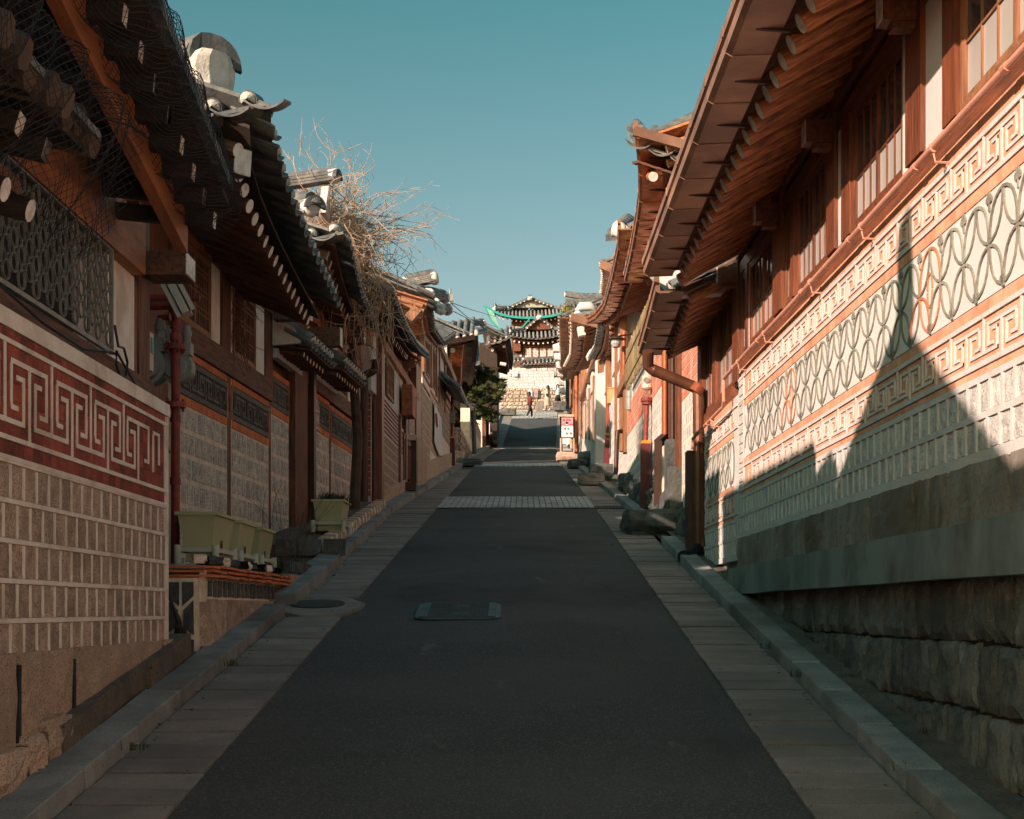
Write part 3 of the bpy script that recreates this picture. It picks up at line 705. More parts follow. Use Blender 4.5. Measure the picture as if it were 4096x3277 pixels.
for r in range(5):
    z1 = 1.975 - .335 * r; z0 = z1 - .335; Y = 3.2 + .17 * (r % 2)
    while Y < 13.9:
        wd = RD.uniform(.22, .46); yc = Y + wd / 2
        zb = max(z0, gz(yc) - .05)
        if z1 - zb > .06: FR.inst('stone', RD.choice(gd), yc, -.02, (z1 + zb) / 2 + RD.uniform(-.01, .01), .07, wd - .020, z1 - zb - .006, t)
        Y += wd
# ------------------------------------------------------------ right: the near house
h = thing('hanok_house', 'long timber house with copper eaves above the patterned wall', 'house', (4, 10, 4.1))
FH = Fr(2.34, 0, -1)
fbox('back_wall', FH, 3.2, 17.6, -4.2, -.16, 3.9, 5.5, 'plaster', h)
fbox('inner_wall', FH, 3.2, 17.6, -.14, -.10, 4.1, 5.5, 'wood_dark_vert', h)
fbox('sill_beam', FH, 3.2, 14.72, -.1, .055, 4.10, 4.29, 'wood_horiz', h); fbox('sill_beam', FH, 14.78, 17.5, -.1, .06, 3.96, 4.12, 'wood_horiz', h)
fbox('sill_rail', FH, 3.2, 14.7, -.1, .040, 4.292, 4.36, 'wood_horiz', h)
fbox('lintel', FH, 3.2, 17.5, -.1, .042, 5.18, 5.30, 'wood_horiz', h)
fbox('purlin', FH, 3.2, 17.5, -.12, .07, 5.36, 5.50, 'wood_horiz', h)
fbox('lintel_panel', FH, 3.2, 17.5, -.1, -.03, 5.302, 5.36, 'wood_dark_horiz', h)
for a, c, oo in ((4.5, 4.72, .09), (5.55, 5.75, .09), (7.37, 7.59, .05), (7.95, 8.26, .10), (9.68, 9.92, .06), (10.08, 10.34, .11), (11.6, 11.72, .05), (12.1, 12.46, .10), (13.9, 14.02, .05), (14.4, 14.74, .10), (16.0, 16.25, .09), (17.2, 17.5, .09)):
    fbox('post', FH, a, c, -.1, .062 if oo > .08 else .05, (4.36 if c < 14.7 else 4.12), 5.36 if oo > .08 else 5.18, 'wood_vert', h)
for a, c in ((7.59, 7.95), (8.26, 8.42), (9.92, 10.08), (11.72, 11.80), (13.86, 13.9)):
    fbox('plaster_panel', FH, a, c, -.1, .032, 4.362, 5.18, 'plaster', h)
for a, c in ((4.75, 5.52), (5.78, 7.35), (8.43, 9.67), (10.36, 11.58), (11.82, 12.09), (12.47, 13.86), (14.05, 14.38)):
    window(FH, a, c, 4.362, 5.178, .0, 3 if c - a > 1.1 else 2, [.42], h, wood='wood_bright' if a < 8 else 'wood_vert', upper=.42, leaves=2 if c - a > .8 else 1)
for a, c in ((14.76, 15.98), (16.27, 17.18)): window(FH, a, c, 4.14, 5.15, .0, 2, [.45], h, upper=.45, pane='frosted')
for y in (5.65, 8.1, 10.2, 12.28, 14.55, 16.1):
    b = B(); FH.box(b, y - .07, y + .07, .06, .25, 5.13, 5.29); bm_ = part('beam_end', b, 'wood_horiz', h); fbox('painted_face', FH, y - .068, y + .068, .251, .255, 5.132, 5.288, 'wood_end', bm_)
    fbox('bracket', FH, y - .05, y + .05, .06, .19, 5.09, 5.128, 'wood_horiz', h)
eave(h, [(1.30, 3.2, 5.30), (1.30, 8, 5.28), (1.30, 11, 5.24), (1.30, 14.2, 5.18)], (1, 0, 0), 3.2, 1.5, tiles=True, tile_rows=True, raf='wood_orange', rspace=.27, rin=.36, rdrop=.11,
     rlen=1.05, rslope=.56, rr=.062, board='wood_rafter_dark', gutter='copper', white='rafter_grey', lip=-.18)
for k in range(26):
    y = 3.5 + k * .54; b = B(); FH.box(b, y - .05, y + .05, .1, .16, 5.50, 5.60); part('plaster_infill', b, 'plaster', h)
ridge(h, (4.5, 3.2, 6.75), (4.5, 14.6, 6.6), ends=(True, True))
# white gable plaster and the lower roof at the far end
b = B(); b.prism([Vector((0, 0, 0)), Vector((.95, 0, .42)), Vector((.95, 0, .05)), Vector((.75, 0, -.22)), Vector((.2, 0, -.25))], (1.42, 14.75, 5.30), (1.42, 14.83, 5.28)); part('gable_plaster', b, 'plaster', h)
eave(h, [(1.45, 14.5, 5.08), (1.50, 16, 5.03), (1.56, 17.7, 5.02)], (1, 0, 0), 2.2, 1.0, raf='wood_orange', rspace=.27, rin=.37, rdrop=.08, rlen=.75, rslope=.5, rr=.055, board='wood_rafter_dark', gutter='copper', white='rafter_grey', lip=-.18)
# service pipe on brackets
pts = [(2.16, y, 4.17 + .006 * math.sin(y * 2.1)) for y in (3.2, 5, 7, 9, 11, 13, 14.45)] + [(2.16, 14.52, 4.15), (2.16, 14.53, 3.93), (2.16, 14.62, 3.88), (2.16, 16.7, 3.86), (2.14, 16.85, 3.83), (2.14, 16.86, 3.7)]
t = thing('service_pipe', 'thin salmon painted pipe bracketed along the sill of the patterned wall', 'pipe', (2.16, 10, 4.15))
pipe('tube', pts, .019, 'pink_pipe', None, None, parent=t)
for y in (4.4, 5.9, 7.3, 8.8, 10.3, 12.2, 13.6, 15.4, 16.3):
    zz = 4.17 if y < 14.5 else 3.86
    b = B(); b.tube([(2.16, y - .01, zz), (2.16, y + .01, zz)], .026, 10); b.tube([(2.16, y, zz - .03), (2.17, y, zz - .075), (2.26, y, zz - .08)], .007, 5); part('bracket', b, 'pink_pipe', t)
    b = B(); b.tube([(2.16, y + .3, zz), (2.16, y + .36, zz)], .024, 10); part('coupling', b, 'pink_pipe', t)
# ------------------------------------------------------------ left: red key-pattern wall of the near house
FL = Fr(-2.33, 0, 1)
t = thing('key_pattern_wall', 'low wall with deep red brick, white key pattern and rows of pink granite blocks', 'wall', (-2.4, 7, 1.2))
fbox('wall_core', FL, 3.0, 9.60, -.28, 0, 1.0, 3.10, 'old_mortar', t)
b = B(); P = [FL.p(3.0, .02, 3.10), FL.p(9.62, .02, 3.10), FL.p(9.62, -.30, 3.10), FL.p(3.0, -.30, 3.10), FL.p(3.0, -.26, 3.22), FL.p(9.60, -.26, 3.22), FL.p(9.60, -.30, 3.22), FL.p(3.0, -.30, 3.22)]
P[4] = FL.p(3.0, .0, 3.14); P[5] = FL.p(9.6, .0, 3.14)
b.v = []; b.f = []; b.m = []
b.prism([Vector((.022, 0, 0)), Vector((.018, 0, .085)), Vector((-.18, 0, .135)), Vector((-.30, 0, .135)), Vector((-.30, 0, 0))], (-2.33, 3.0, 3.10), (-2.33, 9.63, 3.10))
part('coping', b, 'mortar_cream', t)
fbox('red_ground', FL, 3.0, 9.53, 0, .004, 2.515, 3.10, 'red_brick', t)
bricks(FL, 3.0, 9.52, .002, 3.04, 3.098, .085, 1, 'red_brick', t, gap=.003, th=.010)
bricks(FL, 3.0, 9.52, .002, 2.516, 2.582, .13, 1, 'red_brick', t, gap=.003, th=.010)
bricks(FL, 5.4, 9.50, .002, 2.607, 3.028, .166, 5, 'red_brick', t, gap=.003, th=.007)
b = B()
for a, c in ((3.030, 3.052), (2.583, 2.606), (2.492, 2.514)): FL.box(b, 3.0, 9.575, 0, .018, a, c)
FL.box(b, 9.50, 9.525, 0, .019, 2.606, 3.03); FL.box(b, 9.56, 9.60, 0, .017, 1.57, 3.098)
part('white_band', b, 'mortar_cream', t)
mm = meander_mesh('mortar_cream', .664, .424, .012, .024)
Y = 9.60 - .10 - .664
Y = 7.18 - .664 * 6
while Y < 9.3:
    if Y + .664 < 9.56: FL.inst('meander', mm, Y, .003, 2.606, 1, 1, 1, t)
    Y += .664
b = B()
FL.box(b, 9.19, 9.21, .0, .018, 2.69, 2.95); FL.box(b, 9.19, 9.36, 0, .017, 2.935, 2.955); FL.box(b, 9.34, 9.36, 0, .018, 2.75, 2.95); part('meander', b, 'mortar_cream', t)
stones(FL, 4.4, 9.555, .001, 1.565, 5, .185, .183, 'granite_pink', t, gap=.022, th=.014, amp=.14, gapv=.022, n=5)
b = B()
for r in range(6): FL.box(b, 3.0, 9.575, 0, .014, 1.565 + .185 * r - .011, 1.565 + .185 * r + .011)
part('mortar_band', b, 'mortar_cream', t)
b = B()
for r in range(5):
    Y = 4.4 + (.183 * .5 if r % 2 else 0)
    while Y < 9.56: FL.box(b, Y - .009, Y + .007, 0, .0125, 1.58 + .185 * r, 1.735 + .185 * r); Y += .183
part('mortar_joint', b, 'mortar_cream', t)
go = [stone_mesh('granite_orange', i, 6, .05, .04, .02) for i in range(4)]
yy = [3.1, 4.3, 5.6, 6.62, 7.45, 9.35, 10.35]
for a, c in zip(yy, yy[1:]):
    FL.inst('foundation_block', RD.choice(go), (a + c) / 2, -.03, (max(gz(a) + .08, .5) + 1.545) / 2 + .08, .16, c - a - .035, 1.545 - gz(a) - .12, t)
gp = [stone_mesh('granite_orange', i + 9, 6, .12, .12, .08) for i in range(4)]
for c in yy[1:-1]: fbox('block_joint', FL, c - .017, c + .017, -.05, .046, gz(c) + .12, 1.545, 'joint', t)
Y = 3.0
while Y < 6.9:
    wd = RD.uniform(.26, .42); FL.inst('footing_stone', RD.choice(gp), Y + wd / 2, .02, gz(Y + wd / 2) + .13, .2, wd - .02, RD.uniform(.28, .34), t); Y += wd
b = B()
for k in range(12):
    a = 3.0 + 6.9 * k / 12; c = 3.0 + 6.9 * (k + 1) / 12
    FL.slope(b, a, c, -.05, .10 + .02 * math.sin(k * 2.), gz(a) - .1, gz(c) - .1, gz(a) + .24, gz(c) + .24)
part('footing', b, 'dirt', t)
# ------------------------------------------------------------ left: near house above it
h = thing('hanok_house', 'near left timber house with ring grille, slanting gable board and bird netting', 'house', (-4, 7, 3.2))
FU = Fr(-2.52, 0, 1)
fbox('back_wall', FU, 3.0, 9.6, -4.5, -.12, 1.2, 4.3, 'wood_dark_vert', h)
fbox('sill_beam', FU, 3.0, 9.64, -.12, .10, 3.16, 3.33, 'wood_dark_horiz', h)
fbox('corner_post', FU, 9.40, 9.68, -.14, .06, 3.1, 4.5, 'wood_dark_vert', h)
fbox('post_edge', FU, 9.345, 9.395, -.1, .05, 3.33, 3.96, 'wood_vert', h)
fbox('plaster_panel', FU, 8.70, 9.34, -.1, .045, 3.33, 3.98, 'mortar_cream', h)
fbox('dark_panel', FU, 3.2, 8.69, -.11, -.06, 3.33, 3.98, 'black', h)
fbox('plaster_strip', FU, 8.38, 8.55, -.1, -.03, 3.40, 3.95, 'plaster', h)
b = B(); n = 10
for k in range(n):
    a = 5.4 + (9.3 - 5.4) * k / n; c = 5.4 + (9.3 - 5.4) * (k + 1) / n; f = lambda y: .035 * math.sin((y - 5.4) / 3.9 * math.pi)
    FU.slope(b, a, c, -.12, .13, 3.985 - f(a) * .3, 3.985 - f(c) * .3, 4.32 + f(a), 4.32 + f(c))
part('tie_beam', b, 'wood_beam', h)
b = B(); FU.box(b, 9.42, 9.70, .08, .36, 4.02, 4.18); be = part('beam_end', b, 'wood_dark_horiz', h); fbox('painted_face', FU, 9.43, 9.69, .361, .366, 4.03, 4.17, 'wood_end', be)
# ring grille
g = thing('window_grille', 'grey steel ring grille over the near left window', 'grille', FU.p(7, .1, 3.35))
FG = Fr(-2.42, 0, 1)
b = B()
for a, c, z0, z1 in ((4.2, 8.62, 3.345, 3.37), (4.2, 8.62, 3.965, 3.98), (8.60, 8.62, 3.371, 3.964)): FG.box(b, a, c, -.012, .012, z0, z1)
part('frame', b, 'steel_grey', g)
key = B(); n = 18; ro, ri, dp = .050, .0455, .013
for j in range(n):
    a, c = 2 * math.pi * j / n, 2 * math.pi * (j + 1) / n
    key.hexa([(-dp / 2, ri * math.cos(a), ri * math.sin(a)), (dp / 2, ri * math.cos(a), ri * math.sin(a)), (dp / 2, ri * math.cos(c), ri * math.sin(c)), (-dp / 2, ri * math.cos(c), ri * math.sin(c)),
              (-dp / 2, ro * math.cos(a), ro * math.sin(a)), (dp / 2, ro * math.cos(a), ro * math.sin(a)), (dp / 2, ro * math.cos(c), ro * math.sin(c)), (-dp / 2, ro * math.cos(c), ro * math.sin(c))])
ringm = key.mesh('ring', ['steel_grey']); b = B(); col = 0; Y = 8.55
while Y > 5.6:
    for r in range(5):
        z = 3.43 + .121 * r + (.06 if col % 2 else 0)
        if z < 3.95:
            FG.inst('ring', ringm, Y, 0, z, 1, 1, 1, g); FG.box(b, Y - .003, Y + .003, -.006, .006, z + .049, z + .072)
            FG.box(b, Y - .062, Y - .047, -.006, .006, z - .003, z + .003)
    Y -= .1085; col += 1
part('connector', b, 'steel_grey', g)
# gable verge: slanting board, square rafters, verge tiles
XB = -2.02
def zb(y): return 4.52 - .205 * (y - 6.6)
b = B(); b.prism([Vector((-.02, 0, -.13)), Vector((.05, 0, -.13)), Vector((.05, 0, .1)), Vector((-.02, 0, .1))], (XB, 5.85, zb(5.85)), (XB, 8.66, zb(8.66))); part('gable_board', b, 'wood_board', h)
b = B(); b.prism([Vector((-.05, 0, .10)), Vector((.31, 0, .13)), Vector((.31, 0, .16)), Vector((-.05, 0, .13))], (XB, 5.85, zb(5.85)), (XB, 8.6, zb(8.6))); part('verge_board', b, 'soot_wood', h)
sq = rafter_mesh('soot_wood', .75, .045, True)
for i in range(10):
    y = 8.62 - .285 * i; inst('rafter', sq, None, parent=h, mw=Matrix.Translation((-1.80, y, zb(y) + .05)) @ axes(Vector((-1, 0, .10))))
b = B()
for k in range(16):
    a = 5.9 + .158 * k; b.hexa([(XB + .27, a, zb(a) + .15), (XB + .37, a, zb(a) + .12), (XB + .37, a + .15, zb(a) + .10), (XB + .27, a + .15, zb(a) + .12), (XB + .27, a, zb(a) + .20), (XB + .37, a, zb(a) + .19), (XB + .37, a + .15, zb(a) + .17), (XB + .27, a + .15, zb(a) + .18)])
part('verge_tile', b, 'roof_tile', h)
b = B(); b.hexa([(XB + .31, 5.9, zb(5.9) + .16), (XB + .30, 8.35, zb(8.4) + .16), (-6, 8.6, zb(8.6) + .16), (-6, 5.9, zb(5.9) + .16), (XB + .31, 5.9, zb(5.9) + .3), (XB + .30, 8.35, zb(8.4) + .3), (-6, 8.6, zb(8.6) + .3), (-6, 5.9, zb(5.9) + .3)])
part('roof_bed', b, 'soot_wood', h)
for i in range(8):
    x = XB + .22 - .30 * i
    inst('tile_row', row_mesh(2.6), None, parent=h, mw=Matrix.Translation((x, 8.55, zb(8.55) + .33)) @ axes(Vector((0, -1, .205))))
b = B(); b.hexa([(-2.55, 6.02, 4.9), (-2.25, 6.02, 4.9), (-2.25, 9.35, 4.55), (-2.55, 9.35, 4.55), (-2.50, 6.02, 5.16), (-2.28, 6.02, 5.16), (-2.28, 9.35, 4.98), (-2.50, 9.35, 4.98)]); part('ridge_base', b, 'tile_plaster', h)
ridge(h, (-2.39, 6.02, 5.20), (-2.39, 9.35, 5.02), layers=5, w=.24, ends=(True, True))
# the lower eave nearest the camera
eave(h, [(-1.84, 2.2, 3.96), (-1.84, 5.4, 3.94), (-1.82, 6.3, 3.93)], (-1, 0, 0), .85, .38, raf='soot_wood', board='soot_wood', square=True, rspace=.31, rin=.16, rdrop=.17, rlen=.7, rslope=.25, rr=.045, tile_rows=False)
b = B()
for k in range(26):
    p = Vector((-1.86 + RD.uniform(-.03, .03), 2.3 + .16 * k, 3.90 + RD.uniform(-.02, .03))); b.tube([p + Vector((.03, 0, -.02)), p + Vector((-.2, 0, .05)), p + Vector((-.45, 0, .15))], [.07, .085, .08], 7)
part('covered_tile', b, 'clay_brown', h)
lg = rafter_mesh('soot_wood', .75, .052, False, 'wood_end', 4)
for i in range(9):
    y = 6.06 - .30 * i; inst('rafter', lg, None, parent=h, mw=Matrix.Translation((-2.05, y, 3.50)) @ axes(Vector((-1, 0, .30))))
fbox('fascia', Fr(-2.12, 0, 1), 2.2, 6.1, -.02, .02, 3.565, 3.64, 'wood_dark_horiz', h)
# bird netting
def net(label, rows, cols, f, cell_r=.0017, loc=(-2, 6, 4)):
    t = thing('bird_netting', label, 'netting', loc); b = B()
    P = [[Vector(f(i / rows, j / cols)) for j in range(cols + 1)] for i in range(rows + 1)]
    def seg(p, q):
        d = (q - p).normalized(); x = d.cross(Vector((.3, .5, .8))).normalized(); y = d.cross(x); k = len(b.v)
        for c in (p, q):
            for s_ in range(3): a = 2.094 * s_; b.v.append(tuple(c + (x * math.cos(a) + y * math.sin(a)) * cell_r))
        for s_ in range(3): b.f.append((k + s_, k + (s_ + 1) % 3, k + 3 + (s_ + 1) % 3, k + 3 + s_)); b.m.append(0)
    for i in range(rows):
        for j in range(cols):
            if (i + j) % 2 == 0: seg(P[i][j], P[i + 1][j + 1])
            else: seg(P[i][j + 1], P[i + 1][j])
    part('mesh', b, 'black_net', t, kind='stuff')
def f1(u, v):
    y = 4.6 + 2.15 * v; s_ = u
    w_ = .03 * math.sin(v * 23 + u * 5) + .02 * math.sin(v * 51)
    if s_ < .35: k = s_ / .35; return (-2.30 + .55 * k, y, 4.25 - .18 * k + w_ * .3)
    k = (s_ - .35) / .65; return (-1.75 - .30 * k ** 1.5 + w_, y + .05 * k, 4.07 - .58 * k - .05 * math.sin(v * 9) * k)
net('dark bird net bunched over the lowest near left eave', 44, 90, f1, loc=(-1.9, 5.6, 3.5))
def f2(u, v):
    y = 5.95 + 2.6 * v; w_ = .02 * math.sin(v * 31 + u * 6) + .012 * math.sin(v * 67)
    if u < .25: k = u / .25; return (-1.98 + .33 * k, y, zb(y) + .42 - .16 * k + w_ * .4)
    if u < .45: k = (u - .25) / .2; return (-1.65 + .03 * math.sin(k * 3) + w_ * .4, y, zb(y) + .26 - .26 * k + w_)
    k = (u - .45) / .55; return (-1.65 - .34 * k, y, zb(y) - .0 - .10 * math.sin(k * math.pi) - .04 * math.sin(v * 37) * k + w_ + .02 * k)
net('dark bird net slung under the rafters beside the slanting gable board', 46, 130, f2, loc=(-1.8, 7, 4.2))
# cable
pts = [(-2.36, 5.2, 3.30), (-2.30, 6.3, 3.27), (-2.31, 7.0, 3.215), (-2.35, 7.8, 3.23), (-2.38, 8.45, 3.33), (-2.38, 8.6, 3.34)]
t = thing('cable', 'black cable looping under the ring grille and down past the wall corner', 'cable', (-2.35, 7.5, 3.3))
pipe('strand', pts, .008, 'cable', None, None, 6, parent=t)
pipe('strand', [(-2.37, 8.5, 3.5)] + [(-2.36, 8.62 + .13 * math.cos(a), 3.30 + .10 * math.sin(a)) for a in (2.2, 1.2, .2, -.8, -1.8, -2.8, -3.6)] + [(-2.36, 8.9, 3.22), (-2.35, 9.3, 3.13), (-2.38, 9.75, 3.02), (-2.5, 10.4, 2.95)], .008, 'cable', None, None, 6, parent=t)
# ------------------------------------------------------------ meters, red gas pipe in the recess
def meter(loc, s, label):
    t = thing('gas_meter', label, 'gas meter', loc, 'gas meters'); x, y, z = loc
    b = B(); b.tube([(x, y - .07 * s, z), (x, y + .08 * s, z)], .135 * s, 20); part('drum', b, 'meter_grey', t)
    b = B(); b.tube([(x, y - .10 * s, z - .01), (x, y - .07 * s, z - .01)], [.09 * s, .10 * s], 18); part('dial_cover', b, 'meter_grey', t)
    b = B(); b.box(x - .12 * s, x + .12 * s, y - .05 * s, y + .07 * s, z + .10 * s, z + .20 * s); part('head', b, 'meter_grey', t)
    for dx in (-.08, .08):
        b = B(); b.tube([(x + dx * s, y, z + .2 * s), (x + dx * s, y, z + .34 * s)], .032 * s, 12); b.tube([(x + dx * s, y, z + .26 * s), (x + dx * s, y, z + .30 * s)], .042 * s, 12); part('union', b, 'meter_grey', t)
meter((-2.98, 11.7, 3.80), 1.15, 'round grey gas meter hanging left of the red riser pipe')
meter((-2.76, 11.75, 3.80), 1.0, 'round grey gas meter partly hidden behind the red riser pipe')
t = thing('gas_riser', 'flaking red gas riser pipe with bolted flanges in front of the planter wall', 'pipe', (-2.74, 11.6, 2.2))
pipe('tube', [(-2.74, 11.6, 2.18), (-2.74, 11.6, 2.9), (-2.735, 11.6, 4.18), (-2.75, 11.6, 4.24), (-2.79, 11.6, 4.28), (-2.86, 11.6, 4.28), (-3.3, 11.62, 4.28)], .036, 'red_pipe', None, None, 14, parent=t)
for z in (3.94, 3.47):
    b = B(); b.tube([(-2.74, 11.6, z - .022), (-2.74, 11.6, z + .022)], .085, 16)
    for a in range(4): b.tube([(-2.74 + .066 * math.cos(a * 1.57 + .6), 11.6 + .066 * math.sin(a * 1.57 + .6), z - .05), (-2.74 + .066 * math.cos(a * 1.57 + .6), 11.6 + .066 * math.sin(a * 1.57 + .6), z + .05)], .012, 6)
    part('flange', b, 'red_pipe', t)
for z in (4.12, 4.02, 3.36, 2.85):
    b = B(); b.tube([(-2.74, 11.6, z - .03), (-2.74, 11.6, z + .03)], .044, 14); part('collar', b, 'red_pipe', t)
pipe('branch', [(-2.98 + .09, 11.7, 4.12), (-2.89, 11.7, 4.2), (-2.80, 11.68, 4.2)], .028, 'red_pipe', None, None, parent=t); pipe('branch', [(-3.4, 12.6, 4.56), (-2.76, 12.6, 4.56)], .03, 'red_pipe', None, None, parent=t)
t = thing('meter_box', 'white rusty junction box with blue tape on the corner post', 'box', (-2.50, 9.75, 3.55))
b = B(); b.box(-2.60, -2.47, 9.70, 9.82, 3.44, 3.70); part('case', b, 'beige_metal', t)
b = B(); b.box(-2.602, -2.468, 9.695, 9.699, 3.565, 3.572); b.box(-2.56, -2.52, 9.69, 9.70, 3.57, 3.59); part('lid_seam', b, 'meter_grey', t)
b = B(); b.box(-2.469, -2.462, 9.74, 9.80, 3.56, 3.665); part('tape', b, 'teal', t)
t = thing('metal_louver', 'slanted ribbed beige metal duct under the eave', 'duct', (-2.7, 11.5, 4.4))
a0, a1 = W(655, 1070, 11.4), W(752, 1258, 11.4); 
b = B(); b.bar(a0, a1, .17, .06, up=Vector((1, 0, 1))); part('panel', b, 'beige_metal', t)
sd = (a1 - a0).normalized().cross(Vector((0, 1, 0)))
for k in (-.055, -.018, .018, .055):
    b = B(); b.bar(a0 + sd * k + Vector((0, -.033 - .02, 0)), a1 + sd * k + Vector((0, -.033 - .02, 0)), .006, .05); part('rib', b, 'beige_metal', t)
# ------------------------------------------------------------ stone planter bed with green troughs
t = thing('planter_bed', 'raised stone planting bed edged with terracotta tiles between the two left houses', 'planter', (-2.7, 12.5, 1.5))
FP = Fr(-2.24, .006, 1)
fbox('soil_core', FP, 10.22, 15.6, -1.5, -.03, 1.3, 2.10, 'dirt', t)
gg = [stone_mesh('granite_pink', i + 3, 6, .03, .03, .01) for i in range(3)]
yy = [10.2, 10.85, 11.75, 12.75, 13.7]
for a, c in zip(yy, yy[1:]):
    z0 = gz(a) + .1; FP.inst('granite_slab', RD.choice(gg), (a + c) / 2, -.03, (z0 + 1.88) / 2, .08, c - a - .025, 1.88 - z0, t)
for a, c in ((13.7, 14.5), (14.5, 15.2), (15.2, 15.7)):
    z0 = gz(a) + .1; FP.inst('granite_slab', RD.choice(gg), (a + c) / 2, -.02, (z0 + 2.15) / 2, .1, c - a - .025, 2.15 - z0, t)
fbox('mortar_bed', FP, 10.2, 13.7, -.06, -.01, 1.86, 2.08, 'old_mortar', t)
for k in range(20): FP.inst('black_tile', stone_mesh('black_tile', k % 4, 3, .05, .05, .1), 10.3 + .175 * k, -.004, 1.955, .012, .125, .13, t)
for c in range(3):
    Y = 10.15 + RD.uniform(0, .1)
    while Y < 13.65:
        wd = RD.uniform(.13, .26); FP.inst('terracotta_tile', unit_box('orange_brick'), Y + wd / 2, .01 + RD.uniform(-.01, .012), 2.045 + .034 * c + RD.uniform(-.005, .005), .07, wd - .006, .018, t); Y += wd
for k in range(14): FP.inst('black_tile', stone_mesh('black_tile', k % 4, 3, .05, .05, .1), 13.8 + .135 * k, -.01, 2.225, .05, .10, .12, t)
for c in range(3): inst('terracotta_tile', unit_box('orange_brick'), (-2.75, 10.18, 2.045 + .034 * c), 0, (1.1, .06, .016), t)
for k in range(12): inst('edging_stone', stone_mesh('old_mortar' if k % 3 == 0 else 'black_tile', k % 5, 4, .2, .15, .1), FP.p(10.3 + .28 * k, -.08, 2.17), RD.uniform(0, 3), (.10, .17, .07), t)
b = B(); b.box(-3.6, -2.24, 10.14, 10.22, 1.3, 2.03); part('end_face', b, 'old_mortar', t)
b = B(); c1_, c2_ = (-2.355, 1.80), (-2.36, 1.62)
def shard(*pts_): b.prism([Vector((x, 0, z)) for x, z in pts_], (0, 10.125, 0), (0, 10.139, 0))
shard((-2.343, 1.83), (-2.343, 2.0), (-2.265, 2.0), (-2.265, 1.90)); shard((-2.367, 1.83), (-2.367, 2.0), (-2.455, 2.0), (-2.455, 1.90)); shard((-2.335, 1.80), (-2.265, 1.87), (-2.262, 1.62), (-2.335, 1.68))
shard((-2.375, 1.80), (-2.455, 1.87), (-2.47, 1.62), (-2.385, 1.68)); shard((-2.345, 1.60), (-2.262, 1.59), (-2.262, 1.50), (-2.345, 1.49)); shard((-2.375, 1.60), (-2.47, 1.59), (-2.47, 1.47), (-2.38, 1.47)); shard((-2.48, 1.47), (-2.48, 1.98), (-2.70, 1.98), (-2.70, 1.45))
part('black_tile', b, 'black_tile', t)
pipe('drain_stub', [(-2.33, 10.02, gz(10) + .02), (-2.33, 10.02, gz(10) + .17)], .052, 'plaster', 'white pipe stub with cables bundled into it beside the planter corner', 'pipe')
t = thing('cable', 'black cables running down into the white pipe stub', 'cable', (-2.5, 10.06, 1.7))
for k in range(3): pipe('strand', [(-2.33 + .01 * k, 10.02, 1.58), (-2.35 + .01 * k, 10.02, 1.72), (-2.43 - .015 * k, 10.0, 2.0), (-2.55, 9.98, 2.3)], .011, 'cable', None, None, 6, parent=t)
b = B(); b.tube([(-2.33, 10.02, 1.575), (-2.33, 10.02, 1.68)], [.055, .04], 10); part('wrap', b, 'black', t)
def trough(x0, x1, y0, y1, z, label, soil=True):
    t = thing('planter_trough', label, 'planter', ((x0 + x1) / 2, (y0 + y1) / 2, z), 'green plastic troughs on stands')
    h_ = .27; b = B(); i = .04
    b.hexa([(x0 + i, y0 + i, z + .12), (x1 - i, y0 + i, z + .12), (x1 - i, y1 - i, z + .12), (x0 + i, y1 - i, z + .12), (x0, y0, z + .12 + h_), (x1, y0, z + .12 + h_), (x1, y1, z + .12 + h_), (x0, y1, z + .12 + h_)])
    part('box', b, 'green_plastic', t)
    b = B(); zz = z + .12 + h_
    for a in ((x0 - .02, x1 + .02, y0 - .02, y0 + .02), (x0 - .02, x1 + .02, y1 - .02, y1 + .02), (x0 - .02, x0 + .02, y0 + .02, y1 - .02), (x1 - .02, x1 + .02, y0 + .02, y1 - .02)): b.box(a[0], a[1], a[2], a[3], zz - .004, zz + .022)
    part('rim', b, 'green_plastic', t)
    b = B(); b.box(x0 + .02, x1 - .02, y0 + .02, y1 - .02, zz + .001, zz + .006); part('soil', b, 'dirt', t)
    b = B(); ym = (y0 + y1) / 2; N = 10   # drain arch on the street side
    pr = [(ym - .04, z + .125), (ym + .04, z + .125)] + [(ym + .04 * math.cos(math.pi * k / N), z + .17 + .045 * math.sin(math.pi * k / N)) for k in range(N + 1)]
    b.v = [(x1 - .028, y, q) for y, q in pr]; b.f = [tuple(range(len(pr)))]; b.m = [0]; part('drain_hole', b, 'black', t)
    b = B(); 
    for a in ((x0, x1, y0 + .0, y0 + .03), (x0, x1, y1 - .03, y1), (x0, x0 + .03, y0 + .03, y1 - .03), (x1 - .03, x1, y0 + .03, y1 - .03)): b.box(a[0], a[1], a[2], a[3], z + .095, z + .13)
    part('stand_rail', b, 'stand_plastic', t)
    for (x, y) in ((x0, y0), (x1, y0), (x1, y1), (x0, y1)):
        b = B(); b.tube([(x, y, z), (x, y, z + .15)], .028, 12); b.tube([(x, y, z + .055), (x, y, z + .07)], .030, 12); part('leg', b, 'stand_plastic', t)
    b = B(); b.box(x0 + .05, x1 - .04, y0 + .06, y1 - .05, z + .02, z + .094); part('tray', b, 'green_plastic', t)
    return t
trough(-2.64, -2.34, 11.25, 12.0, 2.165, 'nearest and widest looking green planter trough beside the red riser pipe')
trough(-2.64, -2.34, 12.28, 13.0, 2.165, 'middle green planter trough of the three on the raised bed')
trough(-2.64, -2.34, 13.30, 14.0, 2.165, 'farthest green planter trough of the three on the raised bed')
trough(-2.50, -2.12, 17.9, 18.6, 2.78, 'lone green planter trough full of dark grass past the big post')
b = B(); b.tube([(-2.02, 6, 0), (-2.0, 6, 0)], .01, 4)
